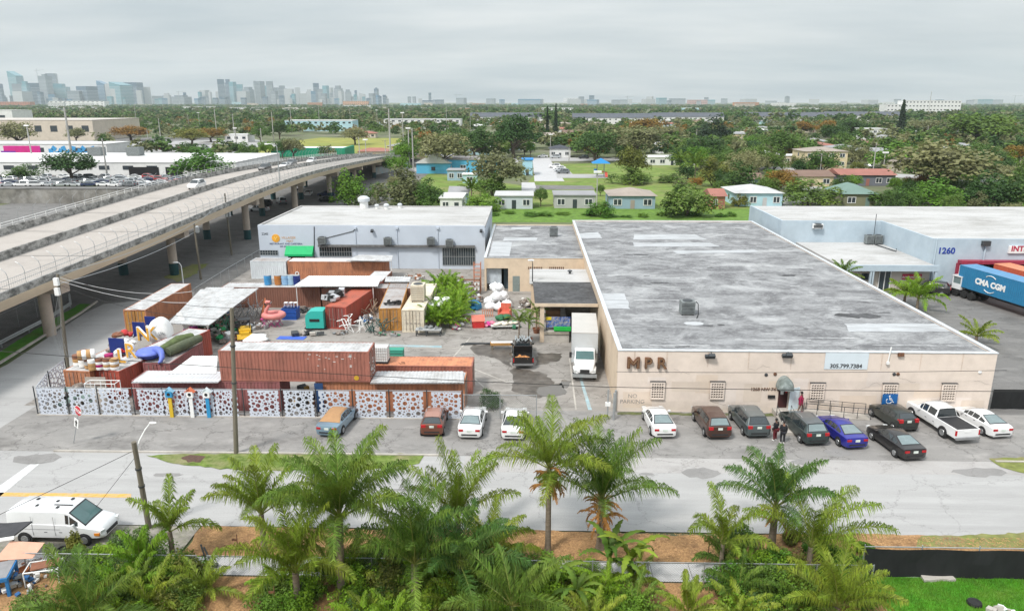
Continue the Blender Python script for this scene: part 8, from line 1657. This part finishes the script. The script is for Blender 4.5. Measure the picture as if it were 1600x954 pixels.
ho, w, d, h = block('white hotel with long balcony rows near the horizon', 1412, 1498, 181, 157, 30, wW, rW, 'hotel', 'hotel', nw=16, rows=4); block('stepped end block of the white hotel', 1384, 1412, 181, 163, 30, wW, rW, 'hotel', 'hotel', nw=5, rows=3)
HAND = list(HBOX)
rg = random.Random(21)
WC = [('white', wW), ('cream', wC), ('pale blue', wP), ('yellow', wY), ('grey', wG)]; RC = [('tan', rT), ('grey', rG), ('red', rR), ('brown', rM), ('pale', rL), ('white', rW)]
def blocked(x, y, pad=0): return any(abs(x-a) < w_+pad and abs(y-c) < d_+pad for a, c, w_, d_ in HBOX)
nf = 0
for _ in range(900):
 y = 260+640*rg.random()**1.2; x = rg.uniform(-.02, .74)*y if rg.random() < .8 else rg.uniform(-.25, -.02)*y
 if y < 300 and x < 75: continue
 if blocked(x, y, 8): continue
 wn, wm = rg.choice(WC); rn, rm = rg.choice(RC); sd = 'left of the park' if x < 0 else ('straight behind the park' if x < 90 else ('beyond the apartment house' if x < 230 else 'at the far side by the hotel'))
 dist = 'near' if y < 400 else ('middle' if y < 600 else 'far'); house(wn+' house, '+rn+' roof, in the '+dist+' suburb '+sd, 0, 0, 0, rg.uniform(9, 13), rg.uniform(3, 3.8), rg.choice(('hip', 'gable', 'hip')), wm, rm, R(rg.uniform(-6, 6)+rg.choice((0, 90))), xy=(x, y), w=rg.uniform(12, 19), nw=3, group='houses of the suburb')
 nf += 1
 if nf >= 90: break
PARKS = [P(700, 300), ]
def open_area(x, y):
 q = Vector((x, y, 0))-Vector((0, 0, CAMH)); dp = q.dot(_fw)
 px = 800+q.dot(_rt)/dp*FPX; py = 477-q.dot(_up)/dp*FPX
 if px < -60 or px > 1660: return True
 if 395 < px < 640 and 214 < py < 246: return True            # field
 if 640 < px < 1060 and 248 < py < 345: return True            # park
 if x < -40 and y < 330 and px < 620 and py > 232: return True
 if 170 < px < 450 and 217 < py < 242: return True
 if 1300 < px < 1440 and 256 < py < 285: return True
 if px < 160 and 180 < py < 300: return True
 if 820 < px < 890 and py > 235: return True
 return False
KINDS = (('tree', 'dk', 'dark green tree'), ('tree', 'md', 'mid green tree'), ('tree', 'ol', 'olive brown tree'), ('bush', 'md', 'green bushy tree'), ('bush', 'dk', 'dark bushy tree'), ('tree', 'br', 'bright green tree'), ('tree', 'orr', 'orange tinted tree'), ('bush', 'ol', 'thin grey brown tree'))
nt = 0; rg = random.Random(5)
for _ in range(6000):
 y = 135+265*rg.random()**.9; x = rg.uniform(-.75, .76)*y
 if y < 185 and x < 75: continue
 if open_area(x, y) or blocked(x, y, 1.5) or any(0 < c-y < 13 and abs(x*c/y-a) < w_ for a, c, w_, d_ in HAND): continue
 k = rg.choices(KINDS, (18, 28, 18, 14, 8, 12, 3, 9))[0]; h = rg.uniform(4.5, 9.5) if y > 220 else rg.uniform(3.5, 5.5); w = h*rg.uniform(.85, 1.35)
 zone = ('beside the overpass' if x < -60 else ('behind the church and park' if x < 60 else ('among the bungalows' if x < 190 else 'behind the blue warehouse'))) ; dist = 'near' if y < 260 else ('middle distance' if y < 370 else 'far off')
 tree(k[2]+' in the '+dist+' canopy '+zone if dist != 'far off' else 'far '+k[2]+' in the canopy '+zone, x, y, -.05, w, h, k[0], k[1], 'trees of the suburb canopy', i=rg.randrange(3)); nt += 1
 HBOX.append((x, y, w*.3, w*.3))
 if nt >= 228: break
rs = np.random.RandomState(77); units = [crown_quads(rs, (.5, .5, .58), 22, 11, .085, z0=.32)[0] for _ in range(6)]; lo_u = [crown_quads(rs, (.5, .5, .55), 12, 6, .14, z0=.3)[0] for _ in range(5)]
def wood(name, n, y0, y1, un, hmin, hmax, mats_):
 out = {m: [] for m in mats_}; c = 0
 ys = y0+(y1-y0)*rs.random(n)**1.25; xs = (rs.random(n)*1.62-.81)*ys
 for x, y in zip(xs, ys):
  if y < 900 and (open_area(x, y) or blocked(x, y, 0)): continue
  h = rs.uniform(hmin, hmax); w = h*rs.uniform(1.0, 1.7); m = mats_[rs.choice(len(mats_), p=np.array([.28, .36, .30, .06][:len(mats_)])/sum([.28, .36, .30, .06][:len(mats_)]))]; a = rs.uniform(0, 6.28); u = un[rs.randint(len(un))]*np.array([w, w, h]); ca, sa = math.cos(a), math.sin(a)
  v = np.stack([u[..., 0]*ca-u[..., 1]*sa+x, u[..., 0]*sa+u[..., 1]*ca+y, u[..., 2]-.05], -1); out[m].append(v)
 me = None; V = np.concatenate([np.concatenate(out[m]) for m in mats_ if out[m]]); mi = np.concatenate([np.full(sum(len(q) for q in out[m]), i) for i, m in enumerate(mats_) if out[m]])
 me = quads_mesh(name, V, mats_[0]); [me.materials.append(m) for m in mats_[1:]]; me.polygons.foreach_set('material_index', mi.astype(np.int32)); me.update(); o = link(name, me); o['kind'] = 'stuff'; o['label'] = 'hazy green mass of distant suburban trees up to the skyline'; return o
wm_ = [LM['dk'], LM['md'], LM['ol'], LM['orr']]
wood('distant_trees', 2300, 330, 1000, units, 5, 9.5, wm_); wood('distant_woods', 7000, 900, 5200, lo_u, 9, 14, wm_[:3])
for i in range(14):
 q = P(770+i*29+rg.uniform(-8, 8), 336+rg.uniform(-3, 3)); tree('low green weed bush along the verge behind the warehouse', q.x, q.y, -.04, rg.uniform(2.5, 4), rg.uniform(.5, 1.1), 'bush', 'br', 'weed bushes behind the warehouse', 'bush')
for i in range(46):
 px = rg.choice((rg.uniform(20, 620), rg.uniform(640, 1600))); yb = rg.uniform(163.5, 176); q = P(px, yb); h = rg.uniform(9, 22) if yb < 170 else rg.uniform(6, 10); w = rg.uniform(25, 110); nm, m = rg.choice((('white', wW), ('cream', wC), ('pale blue', wP), ('orange', hmat('faded_orange', (.5, .24, .13))), ('white', wW)))
 t = thing('apartment_block', 'hazy '+nm+' apartment block '+('on the downtown side' if px < 620 else ('in the middle of the far suburb' if px < 1050 else 'on the far horizon near the hotel')), 'apartment block', (q.x, q.y, -.05), R(rg.uniform(-10, 10)), 'apartment blocks in the far canopy'); b = MB(); b.bb(-w/2, w/2, -8, 8, 0, h); part('wall', b, m, t); b = MB(); b.bb(-w/2-.5, w/2+.5, -8.5, 8.5, h+.01, h+.6); part('roof', b, rW, t); b = MB(); n = int(w/5)
 for r_ in range(max(2, int(h/3.2))):
  for k in range(n): b.bb(-w/2+w*(k+.25)/n, -w/2+w*(k+.75)/n, -8.15, -8.01, r_*3.2+1, r_*3.2+2.5)
 part('windows', b, m_win, t)
for x0, x1, yt, yb, m, lab in ((0, 48, 159, 167, hmat('brick_orange', (.42, .16, .09)), 'long orange brick block under the skyline'), (78, 165, 158, 168, wW, 'white apartment row under the skyline'), (536, 575, 158, 166, hmat('peach', (.55, .3, .18)), 'peach apartment block at the end of the skyline'), (880, 905, 153, 160, wW, 'white arena roof on the horizon'), (1075, 1105, 156, 165, hmat('rose', (.45, .28, .25)), 'rose coloured block on the horizon'), (820, 850, 155, 162, wG, 'grey block in the middle of the horizon')):
 block(lab, x0, x1, yb, yt, 40, m, rW, 'apartment_block', 'apartment block', nw=12, rows=3)
def twr(n, c): return mat('tower_'+n, c, .35, .12, .06, spec=.6, stretch=(1, 1, 8), dirt=tuple(x*.55 for x in c), dirt_amt=.6, dirt_scale=.12)
TM = [('blue glass', twr('blue', (.07, .18, .29))), ('dark slate', twr('slate', (.05, .10, .16))), ('pale concrete', twr('pale', (.42, .43, .44))), ('grey', twr('grey', (.2, .23, .26))), ('teal glass', twr('teal', (.10, .26, .31)))]
m_band = mat('tower_floor_bands', (.45, .47, .49), .6, .1, .1)
def tower(x0, x1, yt, ti, dist, form='flat', slant=0):
 yb = 159+FPX*CAMH/dist*1.02; q = P((x0+x1)/2, yb); tp = PY((x0+x1)/2, yt, q.y); h = tp.z; w = (x1-x0)/PPM((q.x, q.y, h/2))
 side = 'far downtown' if x0 > 320 else ('harbour side' if x0 < 200 else 'middle downtown')
 t = thing('tower', TM[ti][0]+' skyscraper on the '+side+' skyline, '+{'flat': 'flat topped', 'step': 'with a stepped crown', 'slant': 'with a slanted top', 'crown': 'with a narrow roof house'}[form], 'skyscraper', (q.x, q.y, -.1), R(rnd.uniform(-25, 25)), 'skyscrapers of the skyline')
 b = MB(); W_ = w*.46; D_ = W_*rnd.uniform(.7, 1)
 if form == 'slant': b.add([(-W_, -D_, 0), (W_, -D_, 0), (W_, D_, 0), (-W_, D_, 0), (-W_, -D_, h), (W_, -D_, h*.86), (W_, D_, h*.86), (-W_, D_, h)], [(3, 2, 1, 0), (4, 5, 6, 7), (0, 1, 5, 4), (1, 2, 6, 5), (2, 3, 7, 6), (3, 0, 4, 7)])
 elif form == 'step': b.bb(-W_, W_, -D_, D_, 0, h*.86); b.bb(-W_*.72, W_*.6, -D_*.7, D_*.7, h*.861, h)
 elif form == 'crown': b.bb(-W_, W_, -D_, D_, 0, h*.94); b.bb(-W_*.4, W_*.4, -D_*.5, D_*.5, h*.941, h)
 else: b.bb(-W_, W_, -D_, D_, 0, h)
 part('shaft', b, TM[ti][1], t); b = MB(); n = max(6, int(h*.84/9))
 for k in range(1, n): b.bb(-W_-.4, W_+.4, -D_-.4, D_+.4, h*.84*k/n, h*.84*k/n+2.2)
 if form == 'slant' or n < 200: part('floor_bands', b, m_band, t)
 return t
TW = [(0, 8, 131, 1, 'flat'), (23, 40, 111, 4, 'slant'), (27, 46, 131, 3, 'flat'), (40, 50, 127, 4, 'step'), (26, 50, 143, 2, 'flat'), (51, 80, 130, 1, 'flat'), (70, 84, 116, 3, 'crown'), (80, 95, 115, 3, 'flat'), (82, 110, 131, 4, 'step'), (111, 130, 142, 3, 'flat'), (127, 152, 135, 1, 'flat'), (152, 165, 147, 2, 'flat'), (158, 172, 126, 0, 'slant'), (170, 184, 131, 2, 'flat'), (178, 192, 139, 2, 'flat'), (180, 206, 128, 4, 'slant'), (196, 224, 129, 1, 'flat'), (216, 224, 141, 2, 'flat'), (224, 238, 136, 2, 'flat'), (240, 262, 150, 3, 'flat'), (258, 268, 146, 2, 'step'), (272, 298, 149, 3, 'step'),
   (315, 328, 141, 2, 'flat'), (343, 354, 124, 1, 'flat'), (355, 364, 124, 1, 'step'), (340, 352, 143, 2, 'flat'), (352, 362, 134, 3, 'flat'), (362, 371, 128, 4, 'flat'), (372, 382, 132, 4, 'flat'), (373, 390, 143, 2, 'flat'), (383, 398, 136, 3, 'step'), (400, 408, 126, 3, 'slant'), (401, 414, 127, 3, 'flat'), (410, 424, 134, 4, 'step'), (419, 429, 127, 3, 'flat'), (424, 440, 137, 3, 'flat'), (436, 450, 134, 3, 'step'), (446, 460, 139, 2, 'flat'), (462, 471, 137, 2, 'flat'), (468, 480, 146, 2, 'flat'), (480, 490, 140, 2, 'step'), (491, 500, 130, 1, 'flat'), (498, 506, 139, 3, 'flat'), (506, 515, 134, 4, 'flat'), (513, 521, 137, 2, 'flat'), (524, 536, 134, 3, 'step'), (530, 538, 142, 2, 'flat'), (540, 550, 140, 3, 'step'), (555, 559, 141, 1, 'flat'), (562, 572, 145, 2, 'slant'), (578, 586, 146, 3, 'flat'), (586, 592, 137, 1, 'crown'), (600, 608, 154, 2, 'flat'), (637, 643, 151, 3, 'flat'), (645, 650, 151, 3, 'flat'), (670, 674, 145, 1, 'flat'), (654, 660, 154, 2, 'flat'), (714, 728, 153, 3, 'flat'), (760, 774, 154, 3, 'flat'), (810, 848, 155, 0, 'flat'), (904, 912, 151, 3, 'flat'), (920, 928, 149, 1, 'flat'), (912, 918, 155, 2, 'flat'), (955, 980, 156, 3, 'flat'), (1010, 1020, 151, 2, 'flat'), (1026, 1040, 153, 4, 'flat'), (1045, 1070, 154, 3, 'flat'), (1100, 1106, 152, 3, 'flat'), (1126, 1136, 154, 3, 'flat'), (1226, 1232, 150, 3, 'crown')]
for i, (x0, x1, yt, ti, f) in enumerate(TW): tower(x0, x1, yt, ti, (5000 if x0 < 310 else 5600)+rnd.uniform(-300, 300) if yt < 150 else 5300+rnd.uniform(-400, 400), f)
for i in range(100): x = rnd.uniform(310, 600) if i < 44 else (rnd.uniform(0, 310) if i < 74 else rnd.uniform(600, 1590)); tower(x, x+(rnd.uniform(4, 9) if x < 600 else rnd.uniform(6, 22)), 155-13*rnd.random()**1.6 if x < 600 else rnd.uniform(154.5, 158), rnd.randrange(5), rnd.uniform(4600, 5500), 'flat')
def crane(px, yt, dist, label):
 yb = 159+FPX*CAMH/dist; q = P(px, yb); h = PY(px, yt, q.y).z; t = thing('tower_crane', label, 'crane', (q.x, q.y, -.1)); b = MB(); b.tube((0, 0, 0), (0, 0, h), 1.6, 1.6, 5); part('mast', b, m_steel, t); b = MB(); b.tube((-18, 0, h*.93), (50, 0, h*.96), 1.3, n=5); part('jib', b, m_steel, t)
crane(66, 107, 5000, 'construction crane over the harbour side towers'); crane(281, 142, 4800, 'low crane beside the far downtown gap'); crane(713, 147, 5200, 'thin crane in the middle of the horizon'); crane(980, 150, 5200, 'small crane near the arena'); crane(1584, 149, 5000, 'crane at the far end of the horizon')
m_pole2 = mat('concrete_pole', (.38, .37, .35), .85, .1, .5)
for i, (px, yb, yt, r_) in enumerate(((52, 258, 196, .3), (113, 250, 168, .55), (168, 278, 216, .3), (33, 225, 206, .2), (340, 222, 166, .3), (367, 219, 178, .3), (371, 240, 200, .3), (410, 236, 200, .3), (428, 222, 175, .3), (456, 206, 165, .3), (253, 232, 185, .25), (215, 205, 164, .25), (313, 206, 176, .25), (232, 224, 202, .2), (611, 260, 170, .35), (640, 262, 200, .3), (646, 265, 200, .3), (603, 252, 218, .2), (631, 240, 176, .25), (698, 205, 166, .25), (735, 210, 180, .2), (860, 240, 210, .2), (889, 252, 228, .2), (1087, 232, 202, .22), (1157, 240, 206, .22), (1198, 226, 204, .22), (1363, 275, 223, .2), (1378, 280, 238, .2), (1447, 222, 196, .22), (1562, 240, 222, .2), (932, 326, 268, .16), (1280, 280, 240, .18), (563, 262, 214, .2), (573, 262, 218, .2), (296, 205, 178, .2), (150, 190, 165, .2), (1450, 182, 143, .5), (500, 205, 165, .25), (548, 200, 168, .2), (590, 205, 172, .2))):
 q = P(px, yb); tp = PY(px, yt, q.y); t = thing('utility_pole', ('tall pale mast ' if yb-yt > 45 else 'pale utility pole ')+('by the salvage lot and white warehouses' if px < 260 else ('around the sports field' if px < 620 else ('near the church and park' if px < 960 else 'among the suburb houses'))), 'utility pole', (q.x, q.y, -.05), 0, 'poles of the background'); b = MB(); b.tube((0, 0, 0), (0, 0, tp.z), r_, r_*.7, 7); part('pole', b, m_pole2, t)
 b = MB()
 if i % 3: b.box((0, -.2, tp.z*.93), (2.6, .14, .16)); part('cross_arm', b, m_wood, t)
 else: b.box((0, -.2, tp.z), (1.8, .6, .5)); part('lamp_bank', b, m_white, t)
def skin_mesh(name, joints, edges, radii, m, root, sub=2):
 me = bpy.data.meshes.new(name); me.from_pydata([joints[k] for k in joints], [(list(joints).index(a), list(joints).index(c)) for a, c in edges], []); o = bpy.data.objects.new(name, me); COL.objects.link(o)
 md = o.modifiers.new('s', 'SKIN'); md.use_smooth_shade = True
 for i, k in enumerate(joints): r_ = radii[k]; me.skin_vertices[0].data[i].radius = (r_, r_) if not isinstance(r_, tuple) else r_; me.skin_vertices[0].data[i].use_root = (k == root)
 s = o.modifiers.new('d', 'SUBSURF'); s.levels = sub; s.render_levels = sub
 r = bpy.data.meshes.new_from_object(o.evaluated_get(bpy.context.evaluated_depsgraph_get())); bpy.data.objects.remove(o); r.materials.clear(); r.materials.append(m)
 r.polygons.foreach_set('use_smooth', [True]*len(r.polygons)); r.name = name; return r
def person(label, loc, rz, skinm, topm, botm, hairm, J=None, long_top=False, sleeves=True, shoe=None, group=None):
 t = thing('person', label, 'person', loc, rz, group)
 j = dict(pelvis=(0, 0, .95), spine=(0, .01, 1.15), chest=(0, 0, 1.36), neck=(0, .0, 1.50), head0=(0, -.01, 1.58), head1=(0, -.015, 1.67), head2=(0, -.005, 1.76),
    hipl=(.10, 0, .90), kneel=(.11, -.02, .50), anklel=(.11, .02, .09), toel=(.13, -.14, .04), hipr=(-.10, 0, .90), kneer=(-.11, -.02, .50), ankler=(-.11, .02, .09), toer=(-.13, -.14, .04),
    shl=(.19, 0, 1.42), ell=(.25, .03, 1.14), wrl=(.25, -.06, .90), hal=(.25, -.09, .80), shr=(-.19, 0, 1.42), elr=(-.25, .03, 1.14), wrr=(-.25, -.06, .90), har=(-.25, -.09, .80))
 j.update(J or {})
 for s in 'lr':
  h = Vector(j['ha'+s]); w = Vector(j['wr'+s]); d = (h-w).normalized(); sd = d.cross(Vector((1, 0, 0))).normalized()
  for k in range(4): j['f%d%s' % (k, s)] = tuple(h+d*(.085-.008*abs(k-1.3))+sd*(.028*(k-1.5)))
  j['th'+s] = tuple(w+d*.06+sd*-.06)
 E = [('pelvis', 'spine'), ('spine', 'chest'), ('chest', 'neck'), ('neck', 'head0'), ('head0', 'head1'), ('head1', 'head2')]
 for s in 'lr': E += [('pelvis', 'hip'+s), ('hip'+s, 'knee'+s), ('knee'+s, 'ankle'+s), ('ankle'+s, 'toe'+s), ('chest', 'sh'+s), ('sh'+s, 'el'+s), ('el'+s, 'wr'+s), ('wr'+s, 'ha'+s), ('wr'+s, 'th'+s)]+[('ha'+s, 'f%d%s' % (k, s)) for k in range(4)]
 Rr = dict(pelvis=(.15, .11), spine=(.13, .10), chest=(.16, .11), neck=.055, head0=(.065, .075), head1=(.078, .095), head2=(.06, .075))
 for s in 'lr': Rr.update({'hip'+s: .09, 'knee'+s: .06, 'ankle'+s: .04, 'toe'+s: .035, 'sh'+s: .06, 'el'+s: .043, 'wr'+s: .03, 'ha'+s: (.035, .02), 'th'+s: .011}); Rr.update({'f%d%s' % (k, s): .009 for k in range(4)})
 link('body', skin_mesh('body', j, E, Rr, skinm, 'pelvis'), t)
 def sub(names, f): return {k: j[k] for k in names}, {k: (tuple(x*f for x in Rr[k]) if isinstance(Rr[k], tuple) else Rr[k]*f) for k in names}
 n1 = ['pelvis', 'spine', 'chest', 'shl', 'shr', 'ell', 'elr']+(['wrl', 'wrr'] if sleeves else []); jj, rr = sub(n1, 1.5); ee = [('pelvis', 'spine'), ('spine', 'chest'), ('chest', 'shl'), ('chest', 'shr'), ('shl', 'ell'), ('shr', 'elr')]+([('ell', 'wrl'), ('elr', 'wrr')] if sleeves else [])
 if long_top: jj['hem'] = (0, 0, .62); rr['hem'] = (.2, .16); ee.append(('pelvis', 'hem')); rr['pelvis'] = (.25, .2)
 link('top', skin_mesh('top', jj, ee, rr, topm, 'pelvis'), t)
 if botm:
  n2 = ['pelvis', 'hipl', 'hipr', 'kneel', 'kneer', 'anklel', 'ankler']; jj, rr = sub(n2, 1.4); link('trousers', skin_mesh('trousers', jj, [('pelvis', 'hipl'), ('pelvis', 'hipr'), ('hipl', 'kneel'), ('hipr', 'kneer'), ('kneel', 'anklel'), ('kneer', 'ankler')], rr, botm, 'pelvis'), t)
 hx = Vector(j['head1']); b = MB(); b.ball(hx+Vector((0, .02, .035)), .105, 12, 8, (.88, 1.0, 1.0)); part('hair', b, hairm, t, 60)
 b = MB(); b.ball(hx+Vector((0, -.095, -.015)), .018, 6, 5, (.8, 1.2, 1.3)); part('nose', b, skinm, t, 60)
 b = MB()
 for s in (-1, 1): b.ball(hx+Vector((s*.033, -.088, .012)), .011, 6, 4)
 part('eye', b, m_black, t); b = MB(); b.box(hx+Vector((0, -.09, -.055)), (.045, .012, .01)); part('mouth', b, mat('lips', (.25, .08, .07)), t)
 for s in 'lr':
  b = MB(); a = Vector(j['ankle'+s]); c = Vector(j['toe'+s]); b.path([a+Vector((0, .03, -.05)), (a+c)/2+Vector((0, 0, -.02)), c], .05, 8, [.045, .05, .04]); part('shoe', b, shoe or m_white, t, 60)
 return t
sk1, sk2 = mat('skin_brown', (.22, .11, .07), .6, .08), mat('skin_dark', (.12, .065, .045), .6, .08); blk = mat('black_cloth', (.015, .016, .02), .9, .2, 6); hr = mat('black_hair', (.012, .01, .01), .7)
q = P(1222, 692); person('man in black jacket and trousers with white shoes between the grey and green SUVs', (q.x, q.y, .012), R(175), sk1, blk, blk, hr, dict(wrl=(.15, -.25, 1.12), hal=(.08, -.31, 1.16), kneel=(.12, -.05, .5)), group=None)
q = P(1213, 690); person('man in black with a red trouser stripe standing close behind the other man', (q.x-.05, q.y+.25, .012), R(215), sk2, blk, mat('maroon_trousers', (.12, .015, .02), .9, .2, 5), hr, dict(wrr=(-.14, -.26, 1.1), har=(-.06, -.31, 1.13)))
q = P(1250, 652); person('person in a long raspberry red tunic walking on the wheelchair ramp', (q.x, BY0-.75, dz-.08), R(60), sk2, mat('raspberry_cloth', (.32, .02, .07), .85, .15, 5), None, hr, dict(kneel=(.11, -.14, .52), anklel=(.11, -.12, .1), toel=(.12, -.27, .05), kneer=(-.11, .02, .5), ankler=(-.11, .16, .12), toer=(-.12, .03, .05)), long_top=True, shoe=m_black)
SUN_EL, SUN_AZ = R(52), R(-142)                      # azimuth measured from +Y towards +X
w = bpy.data.worlds.new('World'); sc.world = w; w.use_nodes = True; nt = w.node_tree; N = nt.nodes; L = nt.links; bg = N['Background']
sky = N.new('ShaderNodeTexSky'); sky.sky_type = 'NISHITA'; sky.sun_disc = False; sky.sun_elevation = SUN_EL; sky.sun_rotation = SUN_AZ; sky.air_density = 1.5; sky.dust_density = 4; sky.ozone_density = 1.5
tc = N.new('ShaderNodeTexCoord'); sep = N.new('ShaderNodeSeparateXYZ'); L.new(tc.outputs['Generated'], sep.inputs[0])
mz = N.new('ShaderNodeMath'); mz.operation = 'ADD'; L.new(sep.outputs[2], mz.inputs[0]); mz.inputs[1].default_value = .12
div = N.new('ShaderNodeVectorMath'); div.operation = 'DIVIDE'; L.new(tc.outputs['Generated'], div.inputs[0]); cmb = N.new('ShaderNodeCombineXYZ')
for i in range(3): L.new(mz.outputs[0], cmb.inputs[i])
L.new(cmb.outputs[0], div.inputs[1]); mp = N.new('ShaderNodeMapping'); mp.inputs['Scale'].default_value = (.55, 1.0, 1); L.new(div.outputs[0], mp.inputs[0])
no = N.new('ShaderNodeTexNoise'); no.inputs['Scale'].default_value = 1.1; no.inputs['Detail'].default_value = 7; no.inputs['Roughness'].default_value = .5; L.new(mp.outputs[0], no.inputs[0])
cr = N.new('ShaderNodeValToRGB'); L.new(no.outputs[0], cr.inputs[0]); e = cr.color_ramp.elements
e[0].position = .3; e[0].color = (5.3, 5.95, 6.35, 1); e[1].position = .7; e[1].color = (7.7, 8.0, 8.1, 1)
mx = N.new('ShaderNodeMix'); mx.data_type = 'RGBA'; mx.inputs[0].default_value = .9; L.new(sky.outputs[0], mx.inputs[6]); L.new(cr.outputs[0], mx.inputs[7])
zg = N.new('ShaderNodeMath'); zg.operation = 'MULTIPLY_ADD'; zg.use_clamp = False; L.new(sep.outputs[2], zg.inputs[0]); zg.inputs[1].default_value = 1.2; zg.inputs[2].default_value = .9
vmul = N.new('ShaderNodeVectorMath'); vmul.operation = 'SCALE'; L.new(mx.outputs[2], vmul.inputs[0]); L.new(zg.outputs[0], vmul.inputs['Scale']); L.new(vmul.outputs[0], bg.inputs['Color']); bg.inputs['Strength'].default_value = .1
sd = bpy.data.lights.new('sun', 'SUN'); sd.energy = 3.2; sd.angle = R(10); sd.color = (1, .965, .91); so = bpy.data.objects.new('sun', sd); COL.objects.link(so); so.location = (0, 0, 100)
dv = Vector((math.sin(SUN_AZ)*math.cos(SUN_EL), math.cos(SUN_AZ)*math.cos(SUN_EL), math.sin(SUN_EL))); so.rotation_euler = dv.to_track_quat('Z', 'Y').to_euler()
b = MB(); b.bb(-6500, 6500, -60, 6600, -1.2, 330);
hm = bpy.data.materials.new('haze_air'); hm.use_nodes = True; hn = hm.node_tree; hn.nodes.remove(hn.nodes['Principled BSDF']); pv = hn.nodes.new('ShaderNodeVolumePrincipled'); pv.inputs['Color'].default_value = (.84, .93, 1.0, 1); pv.inputs['Density'].default_value = .00007; pv.inputs['Anisotropy'].default_value = .2
hn.links.new(pv.outputs[0], hn.nodes['Material Output'].inputs['Volume']); o = part('haze', b, hm); o['kind'] = 'stuff'
vs_ = sc.view_settings; vs_.view_transform = 'Standard'; vs_.look = 'None'; vs_.gamma = 1; vs_.use_curve_mapping = False; vs_.exposure = 0.1
c = sc.cycles; c.use_denoising = True; c.max_bounces = 5; c.diffuse_bounces = 3; c.glossy_bounces = 2; c.transmission_bounces = 2; c.transparent_max_bounces = 4; c.volume_bounces = 1; c.caustics_reflective = False; c.caustics_refractive = False; c.sample_clamp_indirect = 4
try: c.denoiser = 'OPENIMAGEDENOISE'; c.denoising_input_passes = 'RGB_ALBEDO_NORMAL'; c.denoising_prefilter = 'ACCURATE'
except Exception: pass
sc.render.use_persistent_data = False
bpy.context.view_layer.update()
for o in list(sc.objects):
 if o.parent is None and o.type == 'EMPTY' and o.location.length < 1e-4:
  lo = Vector((1e9,)*3); hi = Vector((-1e9,)*3)
  for ch in o.children_recursive:
   if ch.type == 'MESH':
    for cn in ch.bound_box: p = ch.matrix_world @ Vector(cn); lo = Vector(map(min, lo, p)); hi = Vector(map(max, hi, p))
  if hi.x < lo.x: continue
  c0 = Vector(((lo.x+hi.x)/2, (lo.y+hi.y)/2, lo.z)); o.location = c0
  for ch in o.children: ch.location = ch.location-c0
